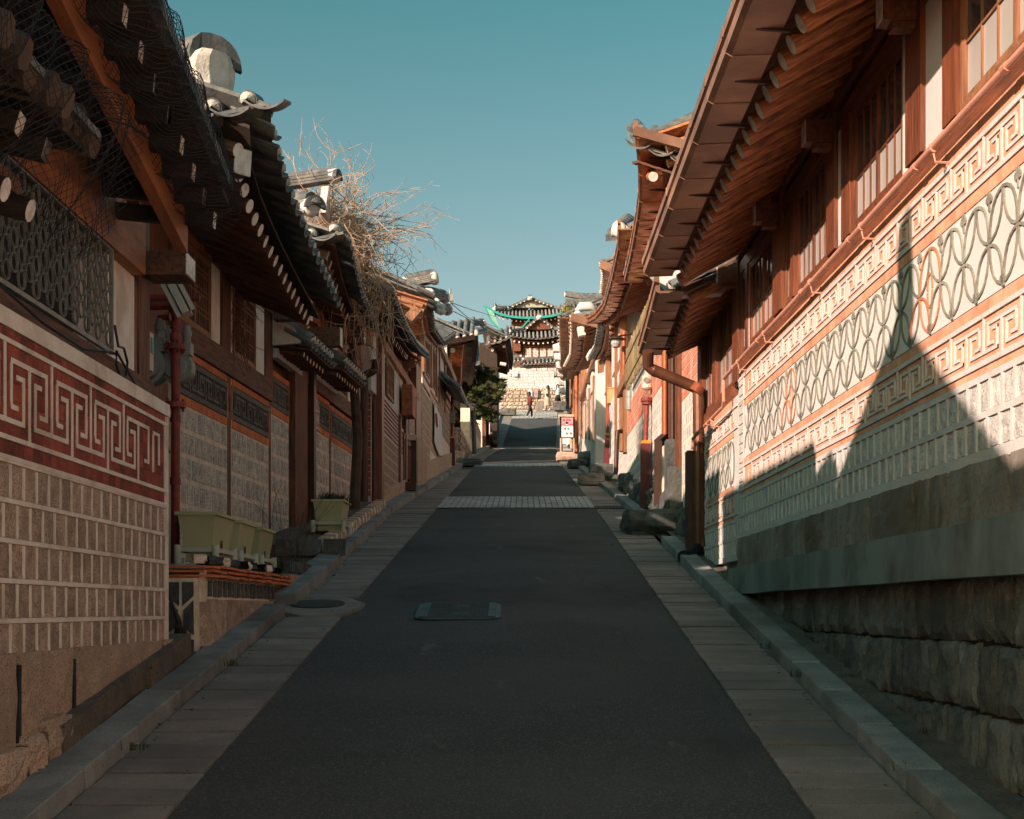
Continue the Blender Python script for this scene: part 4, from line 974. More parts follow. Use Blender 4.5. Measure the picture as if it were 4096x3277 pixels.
# second bed with a brick edge
t = thing('flower_bed', 'narrow earth bed edged with upright bricks below the number plate', 'flower bed', (-2.3, 20, 2.9))
b = B(); 
for k in range(14):
    a = 16.6 + .55 * k; c = a + .55; FX = Fr(-2.2, 0, 1); FX.slope(b, a, c, -1.0, -.12, gz(a), gz(c), gz(a) + .22, gz(c) + .22)
part('soil', b, 'dirt', t)
for k in range(52):
    y = 16.7 + .145 * k; inst('brick', stone_mesh('granite_pink' if k % 3 else 'old_mortar', k % 4, 3, .1, .1, .08), (-2.22, y, gz(y) + .19), 0, (.16, .12, .16), t)
for k in range(3): inst('stone', stone_mesh('granite_dark', k + 3, 4, .1, .1, .05), (-2.62 + .28 * k, 16.55, gz(16.5) + .2), -1.57, (.1, .26, .2), t)
# grass tufts
def tuft(b, x, y, z, n, hgt, spread, wd=.006):
    for _ in range(n):
        a = RD.uniform(0, 6.28); r = RD.uniform(0, spread); px, py = x + r * math.cos(a), y + r * math.sin(a); l = hgt * RD.uniform(.5, 1); d = RD.uniform(0, 6.28); o = RD.uniform(.1, .7) * l
        q0 = Vector((px, py, z)); q1 = q0 + Vector((math.cos(d) * o * .35, math.sin(d) * o * .35, l * .65)); q2 = q0 + Vector((math.cos(d) * o, math.sin(d) * o, l)); s_ = Vector((-math.sin(d), math.cos(d), 0)) * wd
        k = len(b.v); b.v += [tuple(q0 - s_), tuple(q0 + s_), tuple(q1 + s_ * .7), tuple(q1 - s_ * .7), tuple(q2)]; b.f += [(k, k + 1, k + 2, k + 3), (k + 3, k + 2, k + 4)]; b.m += [0, 0]
def grass_obj(name, label, cat, b, m): o = part(name, b, m, None, kind='stuff'); o['label'] = label; o['category'] = cat; return o
b = B(); 
for k in range(16): tuft(b, RD.uniform(-2.46, -2.16), RD.uniform(17.95, 18.55), 3.15, 26, .17, .10)
grass_obj('grass', 'dense dark grass growing in the lone green trough', 'grass', b, 'grass')
b = B()
for k in range(40): tuft(b, RD.uniform(-2.9, -2.35), RD.uniform(14.2, 16.6), 2.2 + RD.uniform(-.05, .05), 16, .20, .14, .004)
for k in range(14): tuft(b, RD.uniform(-2.8, -2.3), RD.uniform(18.9, 22), gz(20) + .1 + RD.uniform(-.05, .1), 14, .2, .1, .004)
grass_obj('grass', 'dark weeds at the foot of the big dark post', 'weeds', b, 'grass')
b = B()
for (x, y) in ((-2.06, 8.2), (-1.9, 9.7), (-1.95, 7.3), (-2.25, 8.9), (1.95, 8.0), (1.9, 6.9), (1.88, 9.3), (1.9, 10.4), (2.2, 7.6), (2.2, 9.2)): tuft(b, x, y, gz(y) + .05, 22, .06, .07, .004)
grass_obj('grass', 'small weeds sprouting along the kerb joints', 'weeds', b, 'grass')
# bare thorny stems by the post
b = B()
for k in range(16):
    x, y, z = RD.uniform(-2.75, -2.35), RD.uniform(14.9, 16.4), 2.2; p = Vector((x, y, z)); P = [p]; d = Vector((RD.uniform(-.3, .3), RD.uniform(-.3, .3), 1)).normalized()
    for s_ in range(7): d = (d + Vector((RD.uniform(-.3, .3), RD.uniform(-.3, .3), RD.uniform(-.15, .1)))).normalized(); p = p + d * .15; P.append(p)
    b.tube(P, [.0035 - .0003 * i for i in range(len(P))], 4)
o = part('thorn_stems', b, 'wood_rafter_dark'); o['label'] = 'thin reddish bare stems climbing in front of the big dark post'; o['category'] = 'shrub'

b = B()
for k in range(700):
    side = RD.random() < .5; y = RD.uniform(5, 30)
    if RD.random() < .6: x = (lerp(KL, y) + RD.uniform(.0, .10)) if side else (lerp(KR, y) - RD.uniform(.0, .09))
    else: x = (lerp(XL, y) + RD.gauss(0, .06)) if side else (lerp(XR, y) + RD.gauss(0, .06))
    s_ = RD.uniform(.006, .02); a = RD.uniform(0, 3.1); dx, dy = math.cos(a) * s_, math.sin(a) * s_; z = gz(y) + .008
    k0 = len(b.v); b.v += [(x - dx, y - dy, z), (x + dy * .5, y - dx * .5, z + RD.uniform(0, .012)), (x + dx, y + dy, z + RD.uniform(0, .01)), (x - dy * .5, y + dx * .5, z)]; b.f.append((k0, k0 + 1, k0 + 2, k0 + 3)); b.m.append(0)
grass_obj('leaf_litter', 'scattered dry leaf crumbs and grit along the road edges', 'litter', b, 'litter_brown')
b = B()
for k in range(1500):
    side = RD.random() < .5; y = RD.uniform(4.5, 20); x = (lerp(XL, y) + abs(RD.gauss(0, .05))) if side else (lerp(XR, y) - abs(RD.gauss(0, .05))); s_ = RD.uniform(.002, .006); z = gz(y) + .004
    k0 = len(b.v); b.v += [(x - s_, y, z), (x, y - s_, z), (x + s_, y, z), (x, y + s_, z), (x, y, z + s_)]; b.f += [(k0, k0 + 1, k0 + 4), (k0 + 1, k0 + 2, k0 + 4), (k0 + 2, k0 + 3, k0 + 4), (k0 + 3, k0, k0 + 4)]; b.m += [0] * 4
grass_obj('grit', 'loose pale grit gathered where the asphalt meets the paving', 'grit', b, 'dirt')
# ------------------------------------------------------------ left: second house with the black key panels
F2 = Fr(-4.225, .065, 1)
h = thing('hanok_house', 'second left timber house with granite panels topped by black key pattern tiles', 'house', (-4.5, 18, 2.5))
fbox('back_wall', F2, 13.9, 25.2, -4, -.10, 2.0, 5.9, 'wood_dark_vert', h)
def tile_panel(Y0, Y1, zt, zb0, rows):
    """granite panel with terracotta border and black key-pattern tiles; zt top, zb0 base"""
    zb_ = zt - .56
    fbox('panel_core', F2, Y0, Y1, -.1, 0, zb0, zt, 'old_mortar', h)
    for a, c in ((zt - .075, zt), (zb_, zb_ + .09)): bricks(F2, Y0 + .02, Y1 - .02, 0, a, c, .2, 1, 'orange_brick', h, gap=.005, th=.012)
    b = B(); F2.box(b, Y0, Y0 + .03, 0, .011, zb_ + .09, zt - .075); F2.box(b, Y1 - .03, Y1, 0, .011, zb_ + .09, zt - .075); part('border', b, 'orange_brick', h)
    z0, z1 = zb_ + .10, zt - .085; H_ = z1 - z0
    fbox('panel_ground', F2, Y0 + .03, Y1 - .03, 0, .006, z0 - .01, z1 + .01, 'panel_dark', h)
    b = B(); F2.box(b, Y0 + .04, Y1 - .04, 0, .013, z1 - .055, z1); F2.box(b, Y0 + .04, Y1 - .04, 0, .013, z0, z0 + .055); part('tile_band', b, 'black_tile', h)
    n = max(1, round((Y1 - Y0) / .62)); P = (Y1 - Y0 - .14) / n; mm = meander_mesh('black_tile', round(P, 3), round(H_ - .11, 3), .012, .030)
    for k in range(n): F2.inst('meander', mm, Y0 + .08 + P * k + P * .06, .002, z0 + .055, 1, .97, 1, h)
    stones(F2, Y0 + .01, Y1 - .01, .0, zb_ - .252 * rows, rows, .252, .225, 'granite_grey', h, gap=.045, th=.018, amp=.22, stagger=.35, wig=.08)
tile_panel(14.1, 15.95, 4.42, 2.0, 7); tile_panel(16.12, 17.92, 4.42, 2.2, 7); tile_panel(18.05, 19.06, 4.85, 2.4, 8); tile_panel(20.42, 21.85, 4.98, 2.6, 7); tile_panel(22.0, 24.3, 4.96, 2.8, 7); tile_panel(24.42, 25.0, 4.93, 3.0, 6)
for a, c in ((15.97, 16.10), (17.94, 18.03), (21.87, 21.98), (24.32, 24.40)): fbox('gap_board', F2, a, c, -.1, .004, 2.2, 4.9, 'wood_dark_vert', h)
fbox('big_post', F2, 19.10, 19.75, -.1, .08, 2.5, 5.75, 'wood_dark_vert', h); fbox('post', F2, 19.8, 20.05, -.1, .05, 2.6, 5.75, 'wood_dark_vert', h); fbox('downspout', F2, 20.15, 20.3, .0, .12, 2.7, 5.6, 'brown_metal', h)
fbox('sill_beam', F2, 13.9, 17.98, -.1, .045, 4.425, 4.68, 'wood_dark_horiz', h); fbox('sill_beam', F2, 20.1, 25.1, -.1, .04, 4.99, 5.22, 'wood_dark_horiz', h)
fbox('lintel', F2, 13.9, 18.0, -.1, .05, 5.52, 5.62, 'wood_beam', h); fbox('frieze', F2, 13.9, 18.0, -.1, .02, 5.62, 5.9, 'wood_beam', h); fbox('lintel', F2, 20, 25.2, -.1, .05, 5.95, 6.05, 'wood_beam', h); fbox('frieze', F2, 20, 25.2, -.1, .02, 6.05, 6.4, 'wood_beam', h)
for a, c in ((13.9, 14.05), (15.62, 15.98), (17.65, 18.0), (21.7, 22.0), (24.1, 24.35), (25.0, 25.25)): fbox('post', F2, a, c, -.1, .035, 4.685 if c < 19 else 5.225, 5.9 if c < 19 else 6.4, 'wood_dark_vert', h)
fbox('plaster_panel', F2, 15.25, 15.6, -.1, .015, 4.69, 5.52, 'mortar_cream', h); fbox('plaster_panel', F2, 17.22, 17.62, -.1, .015, 4.69, 5.52, 'mortar_cream', h); fbox('plaster_panel', F2, 16.0, 16.12, -.1, .015, 4.69, 5.52, 'mortar_cream', h)
fbox('plaster_panel', F2, 22.05, 22.4, -.1, .015, 5.23, 5.95, 'mortar_cream', h); fbox('plaster_panel', F2, 23.4, 24.05, -.1, .015, 5.23, 5.95, 'mortar_cream', h); fbox('plaster_panel', F2, 24.4, 24.95, -.1, .015, 5.23, 5.95, 'mortar_cream', h)
for a, c in ((14.1, 15.22), (16.15, 17.18)): window(F2, a, c, 4.69, 5.51, -.005, 6, [.25, .32, .5, .57, .75, .82], h, wood='wood_bright', pane='black', mw=.010)
window(F2, 22.42, 23.36, 5.23, 5.94, -.02, 5, [.25, .5, .75], h, wood='wood_bright', pane='black', mw=.010)
for y, z in ((15.8, 5.55), (17.85, 5.55), (19.9, 5.6), (21.85, 6.0)):
    b = B(); F2.box(b, y - .09, y + .09, .1, .55, z - .13, z + .13); be = part('beam_end', b, 'wood_dark_horiz', h); fbox('painted_face', F2, y - .088, y + .088, .551, .555, z - .127, z + .127, 'wood_end', be)
ept = [(-2.02, 11.95, 6.06), (-2.08, 12.3, 5.88), (-2.1, 13.0, 5.74), (-2.1, 14.0, 5.63), (-2.1, 15.2, 5.55), (-2.1, 16.9, 5.47)]
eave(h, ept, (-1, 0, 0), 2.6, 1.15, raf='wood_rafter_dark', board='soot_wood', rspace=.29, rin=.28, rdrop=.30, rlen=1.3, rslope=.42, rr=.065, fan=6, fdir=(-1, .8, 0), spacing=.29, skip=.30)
eave(h, [(-5.2, 11.9, 5.80), (-4, 11.9, 5.80), (-2.95, 11.92, 5.88)], (0, 1, 0), 1.4, .6, raf=None, spacing=.29)
eave(h, [(-2.95, 11.92, 5.90), (-2.5, 11.92, 5.97), (-2.06, 11.95, 6.08)], (0, 1, 0), .42, .12, raf=None, spacing=.30)
eave(h, [(-5.2, 11.9, 5.80), (-3.9, 11.9, 5.80), (-2.95, 11.92, 5.86)], (0, 1, 0), 2.2, .95, raf='wood_rafter_dark', rspace=.32, rin=.3, rdrop=.30, rlen=1.2, rslope=.3, rr=.062, bed=False, tile_rows=False)
b = B(); c0 = Vector((-2.30, 12.15, 5.62)); d = Vector((-.72, .69, .10)); b.bar(c0, c0 + d * 2, .17, .22); cr = part('corner_rafter', b, 'wood_rafter_dark', h); b = B(); b.bar(c0 - d * .012, c0, .166, .216); part('painted_face', b, 'wood_end', cr)
P = ridge(h, (-2.80, 12.65, 6.30), (-4.6, 14.4, 6.55), layers=5, w=.26, cap=.10, ends=(False, False))
b = B(); b.tube([(-2.63, 12.40, 6.60), (-2.9, 12.62, 6.63), (-3.3, 12.95, 6.60), (-4.0, 13.4, 6.58)], [.22, .20, .18, .17], 12); part('ridge_cap', b, 'roof_tile', h)
b = B(); rm = random.Random(2); q0 = Vector((-2.61, 12.36, 6.12)); ax_, ay_ = Vector((.68, .73, 0)), Vector((-.73, .68, 0))
for k, (hw, z) in enumerate(((.17, 0), (.20, .10), (.19, .22), (.21, .32), (.20, .42), (.14, .50))):
    b.v += [tuple(q0 + ax_ * sx * hw * rm.uniform(.9, 1.05) + ay_ * (sy * .22 + .1) + Vector((0, 0, z + rm.uniform(-.01, .01)))) for sx, sy in ((-1, -.8), (-.5, -1), (.5, -1), (1, -.8), (1, 1), (-1, 1))]
    if k:
        a = len(b.v) - 12
        for m_ in range(6): b.f.append((a + m_, a + (m_ + 1) % 6, a + 6 + (m_ + 1) % 6, a + 6 + m_)); b.m.append(0)
b.f.append(tuple(range(len(b.v) - 6, len(b.v)))); b.m.append(0); part('ridge_mortar', b, 'tile_plaster', h)
b = B(); b.bar(q0 - ay_ * .13 + Vector((-.12, 0, .16)), q0 - ay_ * .13 + Vector((.16, .0, .10)), .10, .035); part('ridge_course', b, 'black_tile', h)
mangwa(h, (-2.60, 12.36, 6.50), (.40, -.9, 0), .26, False)
# next roof of the same row with square rafters
e2 = [(-2.12, 18.2, 6.62), (-2.15, 19.0, 6.48), (-2.2, 20.5, 6.38), (-2.2, 23.0, 6.34)]
h2 = thing('tiled_roof', 'tiled eave behind the bare climber with square white ended rafters', 'roof', (-3, 20, 6.4))
eave(h2, e2, (-1, 0, 0), 2.4, 1.05, raf='wood_rafter_dark', rspace=.30, rin=.24, rdrop=.24, rlen=1.2, rslope=.35, rr=.055, square=True, spacing=.29, skip=.3)
eave(h2, [(-5.2, 18.1, 6.35), (-4, 18.1, 6.38), (-3.0, 18.1, 6.45)], (0, 1, 0), 1.4, .6, raf=None, spacing=.29)
eave(h2, [(-3.0, 18.1, 6.47), (-2.6, 18.1, 6.53), (-2.15, 18.15, 6.64)], (0, 1, 0), .42, .12, raf=None, spacing=.30)
ridge(h2, (-2.62, 18.6, 6.98), (-4.2, 20.2, 7.5), layers=4, w=.24, cap=.10, ends=(True, False)); mangwa(h2, (-2.55, 18.5, 7.02), (.5, -.85, 0), .15)
ridge(h2, (-5.5, 20.6, 7.85), (-2.55, 20.6, 8.02), layers=3, w=.2, cap=.07, ends=(False, True), sag=.1); mangwa(h2, (-2.5, 20.55, 8.02), (.95, -.3, 0), .12)
b = B(); b.prism([Vector((0, 0, 0)), Vector((0, .35, .5)), Vector((0, .7, 0))], (-2.75, 20.25, 7.45), (-2.65, 20.25, 7.45)); part('gable_plaster', b, 'plaster', h2)
# two little tiled canopies on the wall
def canopy(Y0, Y1, z, label):
    t = thing('tiled_canopy', label, 'canopy', F2.p((Y0 + Y1) / 2, .2, z), 'small tiled canopies on the second left house')
    pts = [F2.p(Y0, .50, z - .22), F2.p(Y1, .50, z - .22)]
    eave(t, pts, -F2.n, .48, .26, raf='wood_rafter_dark', rspace=.2, rin=.1, rdrop=.16, rlen=.42, rslope=.15, rr=.035, spacing=.2)
    ridge(t, F2.p(Y0, .05, z + .06), F2.p(Y1, .05, z + .06), layers=3, w=.14, cap=.05)
    b = B(); b.hexa([F2.p(Y0 - .07, 0, z - .28), F2.p(Y0 - .01, 0, z - .28), F2.p(Y0 - .01, .40, z - .25), F2.p(Y0 - .07, .40, z - .25), F2.p(Y0 - .07, 0, z + .14), F2.p(Y0 - .01, 0, z + .14), F2.p(Y0 - .01, .3, z - .05), F2.p(Y0 - .07, .3, z - .05)]); part('end_mortar', b, 'old_mortar', t)
    b = B(); F2.box(b, Y0, Y1, 0, .09, z - .42, z - .30); part('ledge', b, 'plaster', t)
canopy(18.05, 19.5, 5.42, 'nearer small tiled canopy with five mortar ended tiles left of the big post')
canopy(20.3, 22.0, 5.55, 'farther small tiled canopy just above the number plate panel')
# number plate
t = thing('number_plate', 'small brown house number plate 41 shaped like a house', 'sign', F2.p(20.62, .05, 4.6))
b = B(); n_ = F2.n; dY = Vector((.065, 1, 0)).normalized()
def pl(c, poly, o0, o1, m):
    b = B(); b.prism([dY * u + Vector((0, 0, v)) for u, v in poly], c + n_ * o0, c + n_ * o1); return part(m[0], b, m[1], t)
c = F2.p(20.75, 0, 4.66); A = [(-.16, -.22), (.16, -.22), (.16, .10), (.0, .23), (-.16, .10)]
pl(c, A, .035, .042, ('plate', 'print_white')); A2 = [(u * .88, v * .90 - .002) for u, v in A]; pl(c, A2, .0422, .045, ('plate_face', 'plate_brown'))
pl(c, [(-.14, .03), (.14, .03), (.14, .045), (-.14, .045)], .0452, .047, ('divider', 'print_white'))
def text(s_, loc, size, m, parent, xdir, up=Vector((0, 0, 1)), align='CENTER', name='lettering', ext=.0012):
    cu = bpy.data.curves.new(name, 'FONT'); cu.body = s_; cu.size = size; cu.align_x = align; cu.align_y = 'CENTER'; cu.extrude = ext; cu.materials.append(M[m])
    x = Vector(xdir).normalized(); z = x.cross(up).normalized(); mw = Matrix((x, up, z)).transposed().to_4x4(); mw.translation = Vector(loc)
    o = bpy.data.objects.new(name, cu); COL.objects.link(o); o.parent = parent
    if parent.get('_loc'): o.matrix_parent_inverse = Matrix.Translation(Vector(parent['_loc'])).inverted()
    dg = bpy.context.evaluated_depsgraph_get(); me = bpy.data.meshes.new_from_object(o.evaluated_get(dg)); bpy.data.objects.remove(o); o = link(name, me, parent); o.matrix_basis = mw; return o
text('41', c + n_ * .048 + Vector((0, 0, -.09)), .20, 'print_white', t, dY)
# dry creeper hanging at the second window
b = B()
for k in range(60):
    p = F2.p(16.05 + RD.uniform(-.05, .35), .05, 5.6 - RD.uniform(0, .7)); P = [p]; d = Vector((RD.uniform(-.2, .2), RD.uniform(-.3, .3), -1))
    for s_ in range(6): d = (d + Vector((RD.uniform(-.4, .4), RD.uniform(-.5, .5), RD.uniform(-.2, .2)))).normalized(); p = p + d * .09; P.append(p)
    b.tube(P, .0035, 3)
o = part('dry_creeper', b, 'wood_rafter_dark'); o['label'] = 'dry brown creeper hanging between the two dark lattice windows'; o['category'] = 'creeper'
# ------------------------------------------------------------ bare climber over the roofs
t = thing('bare_shrub', 'big leafless climber with pale curling twigs spilling over the left roofs', 'shrub', (-2.4, 21.5, 4))
b = B(); b.tube([(-2.5, 22.5, 3.2), (-2.42, 22.4, 4.5), (-2.5, 22.2, 5.8), (-2.3, 21.9, 6.7), (-2.2, 21.8, 7.3)], [.09, .08, .07, .06, .04], 8); part('trunk', b, 'bark', t)
rs = random.Random(5)
def twig(b, p, d, n, st, r, curl, droop, depth):
    P = [p]; ax = Vector((rs.uniform(-1, 1), rs.uniform(-1, 1), rs.uniform(-1, 1))).normalized()
    for i in range(n):
        d = (Matrix.Rotation(curl * rs.uniform(.4, 1.6), 3, ax) @ d + Vector((rs.uniform(-.12, .12), rs.uniform(-.12, .12), rs.uniform(-.12, .12) + droop))).normalized()
        p = p + d * st; P.append(p)
        if depth and rs.random() < .30: twig(b, p, (d + Vector((rs.uniform(-.9, .9), rs.uniform(-.9, .9), rs.uniform(-.9, .9)))).normalized(), max(3, n // 2), st * .75, r * .6, curl, droop, depth - 1)
    b.tube(P, [max(r * (1 - .7 * i / n), .0025) for i in range(n + 1)], 4)
b = B()
C0 = Vector((-2.66, 21.4, 7.42))
for k in range(150):   # outer arching twigs
    a = rs.uniform(-.5, 3.5); l = rs.uniform(6, 12); el = Vector((math.cos(a), rs.uniform(-.6, .6), math.sin(a))).normalized()
    twig(b, C0 + Vector((rs.uniform(-.5, .5), rs.uniform(-.6, .6), rs.uniform(-.4, .35))), el, int(l), .105, .008, .13, -.03, 2)
for k in range(640):   # dense tangle
    q = Vector((rs.gauss(0, .28), rs.gauss(0, .5), rs.gauss(-.35, .5)))
    q.x += (-.35 - q.z) * .22
    twig(b, C0 + q + Vector((.1, 0, 0)), Vector((rs.uniform(-1, 1), rs.uniform(-1, 1), rs.uniform(-1, 1))).normalized(), rs.randint(4, 8), .10, .007, .25, -.05, 1)
for k in range(46):    # hanging ends
    twig(b, C0 + Vector((rs.uniform(-.3, .9), rs.uniform(-.4, .8), rs.uniform(-1.3, -.7))), Vector((rs.uniform(-.2, .3), rs.uniform(-.3, .3), -1)).normalized(), rs.randint(6, 10), .10, .007, .05, -.10, 0)
for k in range(5):     # long ones arching to the right
    twig(b, C0 + Vector((.3, 0, rs.uniform(-.2, .2))), Vector((1, .1, rs.uniform(.0, .8))).normalized(), rs.randint(8, 11), .12, .009, .06, -.05, 2)
part('branches', b, 'twig', t)
# ------------------------------------------------------------ left, further up: third and fourth house
F3 = Fr(-3.07, .0288, 1)
def base_follow(F, Y0, Y1, o0, o1, dz, ztop, m, parent, name='granite_base', step=1.0):
    b = B(); Y = Y0
    while Y < Y1 - .01:
        e = min(Y + step, Y1); F.slope(b, Y, e - .012, o0, o1, gz(Y) - .1, gz(e) - .1, ztop(Y) if callable(ztop) else ztop, ztop(e) if callable(ztop) else ztop); Y = e
    return part(name, b, m, parent)
h = thing('hanok_house', 'third left timber house with red and white patterned brick panel and dark curved eave', 'house', (-4, 29, 4.4))
fbox('back_wall', F3, 25.2, 33.4, -5, -.12, 3.4, 7.2, 'wood_dark_vert', h)
fbox('panel_core', F3, 25.6, 28.3, -.12, 0, 3.6, 5.72, 'white_mortar', h); bricks_stuff(F3, 25.64, 28.26, 0, 5.02, 5.66, .18, 8, 'red_brick', h, gap=.035, th=.02); stone_stuff(F3, 25.64, 28.26, 0, 3.95, 6, .175, .12, 'granite_pink', h, gap=.025, th=.018)
fbox('panel_core', F3, 28.42, 29.3, -.12, 0, 3.9, 5.5, 'white_mortar', h); bricks_stuff(F3, 28.44, 29.28, 0, 4.95, 5.45, .2, 5, 'red_brick', h, gap=.02); stone_stuff(F3, 28.44, 29.28, 0, 4.2, 4, .18, .2, 'granite_pink', h, gap=.02)
base_follow(F3, 25.3, 29.6, -.1, .05, 0, lambda y: gz(y) + .35, 'granite_pink', h)
for a, c, z1 in ((25.15, 25.5, 6.6), (28.28, 28.42, 5.7), (29.35, 29.6, 6.6), (31.5, 32.6, 7.3)): fbox('post', F3, a, c, -.1, .05, gz(a) + (.9 if a > 31 else .2), z1, 'wood_vert', h)
fbox('plaster_panel', F3, 25.5, 29.35, -.1, -.02, 5.73, 6.5, 'plaster', h); fbox('lintel', F3, 25.3, 32, -.1, .06, 6.5, 6.66, 'wood_beam', h); window(F3, 26.2, 27.3, 5.75, 6.45, 0, 3, [.3, .6], h, wood='wood_bright', pane='wood_dark_vert')
fbox('cabinet', F3, 28.6, 29.3, .03, .25, 5.72, 6.33, 'wood_beam', h)
fbox('inner_wall', F3, 29.6, 31.5, -.11, -.02, 4.6, 6.6, 'wood_dark_vert', h); fbox('pattern_panel', F3, 30.3, 31.45, -.02, .02, 5.3, 6.5, 'white_mortar', h); stone_stuff(F3, 30.35, 31.4, .02, 5.35, 6, .18, .2, 'granite_pink', h, gap=.02)
base_follow(F3, 31.0, 33.4, -.1, .12, 0, lambda y: 5.55, 'granite_pink', h)
eave(h, [(-1.90, 22.6, 6.82), (-1.92, 24.3, 6.86), (-1.92, 26, 6.9), (-1.88, 28, 7.0), (-1.86, 31.2, 7.38)], (-1, 0, 0), 2.6, 1.2, raf='wood_rafter_dark', rspace=.26, rin=.22, rdrop=.2, rlen=1.0, rslope=.35, rr=.05, square=True)
ridge(h, (-2.4, 22.4, 7.15), (-4.4, 24.2, 8.0), layers=3, w=.22, ends=(True, False))
b = B(); b.bar(W(1455, 1215, 23.6), W(1490, 1420, 25.2), .10, .34); b.bar(W(1490, 1420, 25.2), W(1500, 1435, 25.6), .09, .2); part('gable_board', b, 'wood_beam', h)
b = B(); F2.box(b, 24.6, 25.4, .0, .2, 5.6, 6.9); part('gable_plaster', b, 'plaster', h)
b = B(); b.bar(W(1610, 1460, 29.5), W(1662, 1452, 29.5), .14, .16); b.bar(W(1612, 1475, 29.5), W(1640, 1478, 29.5), .13, .08); part('bracket_beam', b, 'wood_bright', h)
t = thing('downspout', 'dark brown downspout with an elbow at the end of the second left house', 'downspout', (-2.5, 24.6, 4))
pipe('tube', [W(1500, 1440, 24.6), W(1500, 1480, 24.6), W(1458, 1505, 24.6), W(1456, 1530, 24.6), W(1456, 2035, 24.6)], .075, 'brown_metal', None, None, 10, parent=t)
t = thing('brick_pier', 'narrow red brick pier beside the dark downspout', 'pier', F3.p(25.2, 0, 4))
me = unit_box('red_brick'); b = B(); x0 = W(1463, 1700, 25).x; b.box(x0, x0 + .09, 25.0, 25.2, gz(25), 5.9); part('mortar', b, 'white_mortar', t)
for k in range(19): inst('brick', me, (x0 + .046, 25.0, 3.85 + .108 * k), 0, (.08, .04, .09), t)
t = thing('gas_box', 'grey louvred gas regulator box above the red pipe on the left', 'box', W(1500, 1570, 25.3))
b = B(); p0 = W(1480, 1610, 25.3); p1 = W(1520, 1530, 25.3); b.box(p0.x, p1.x, 25.2, 25.5, p0.z + .1, p1.z); b.hexa([(p0.x, 25.2, p0.z - .02), (p1.x - .08, 25.2, p0.z - .02), (p1.x - .08, 25.5, p0.z - .02), (p0.x, 25.5, p0.z - .02), (p0.x, 25.2, p0.z + .1), (p1.x, 25.2, p0.z + .1), (p1.x, 25.5, p0.z + .1), (p0.x, 25.5, p0.z + .1)]); part('case', b, 'steel_grey', t)
b = B(); 
for k in range(6): b.box(p0.x + .02, p1.x - .06, 25.19, 25.2, p0.z + .14 + .035 * k, p0.z + .155 + .035 * k)
part('louver', b, 'meter_grey', t)
def guard_post(x, yb, yt, Y, wd, label, lean=0., neck=True):
    """maroon sheet metal guard round a gas riser with a yellow band on top"""
    a = W(x, yb, Y); e = W(x + lean, yt, Y); t = thing('pipe_guard', label, 'pipe guard', a, 'maroon pipe guards with yellow bands')
    b = B(); b.hexa([(a.x - wd / 2, Y - .1, a.z), (a.x + wd / 2, Y - .1, a.z), (a.x + wd / 2, Y + .1, a.z), (a.x - wd / 2, Y + .1, a.z), (e.x - wd * .46, Y - .09, e.z), (e.x + wd * .46, Y - .09, e.z), (e.x + wd * .46, Y + .09, e.z), (e.x - wd * .46, Y + .09, e.z)]); part('casing', b, 'maroon', t)
    b = B(); b.box(e.x - wd * .48, e.x + wd * .48, Y - .095, Y + .095, e.z - .05, e.z + .001); part('yellow_band', b, 'yellow_band', t)
    return t, e
t, e = guard_post(1512, 2020, 1787, 25.9, .21, 'maroon pipe guard with yellow band leaning at the left wall under the gas box', lean=-14)
pipe('riser', [e, e + Vector((0, 0, .15)), e + Vector((-.08, 0, .25)), e + Vector((-.1, 0, .75))], .04, 'red_pipe', None, None, parent=t)
b = B(); b.box(e.x - .30, e.x - .12, 25.7, 25.72, gz(26) + .1, e.z - .1); o = part('lean_board', b, 'maroon'); o['label'] = 'dark board leaning beside the left maroon guard'; o['category'] = 'board'
t = thing('frame_stand', 'black square frame standing open against the left wall', 'frame', F3.p(30, .3, gz(30)))
b = B(); q0, q1, q2, q3 = W(1606, 1948, 29.2), W(1606, 1745, 29.2), W(1655, 1752, 30.6), W(1655, 1940, 30.6)
for a, c in ((q0, q1), (q1, q2), (q2, q3)): b.bar(a, c, .12, .12)
part('frame', b, 'brown_metal', t); b = B(); b.bar(W(1602, 1945, 29.2), W(1665, 1948, 29.2), .2, .16); part('foot', b, 'brown_metal', t)
# fourth house and the long stone wall with the banner
h = thing('hanok_house', 'fourth left timber house with orange rafters above the long stone wall', 'house', (-4, 38, 5.5))
fbox('back_wall', F3, 33.4, 44.2, -5, -.12, 4.5, 9.0, 'wood_dark_vert', h)
for a, c, z1, s_ in ((33.5, 35.6, 7.45, 0), (35.65, 37.9, 7.62, 0), (37.95, 44.1, 8.05, 1)):
    fbox('wall_core', F3, a, c, -.12, 0, gz(a), z1, 'old_mortar', h)
    for k in range(2): bricks_stuff(F3, a + .03, c - .03, 0, z1 - .12 - .26 * k, z1 - .02 - .26 * k, .25, 1, 'red_brick', h, th=.02)
    n = int((z1 - .42 - gz(c) - .3) / .2); stone_stuff(F3, a + .03, c - .03, 0, z1 - .42 - .2 * n, n, .2, .36, 'granite_pink', h, gap=.022, th=.02)
base_follow(F3, 33.4, 44.1, -.1, .06, 0, lambda y: gz(y) + .55, 'granite_pink', h)
for y in (33.5, 35.62, 37.2, 38.2, 40.2): fbox('post', F3, y, y + .28, -.1, .04, 7.4, 8.9, 'wood_bright', h)
fbox('plaster_panel', F3, 33.8, 40, -.1, 0, 7.46, 8.8, 'plaster', h); fbox('lintel', F3, 33.4, 44, -.1, .1, 8.75, 8.95, 'wood_bright', h)
for y in (34.3, 36.4): window(F3, y, y + .9, 7.5, 8.5, 0, 2, [.5], h, wood='wood_bright', pane='wood_dark_vert')
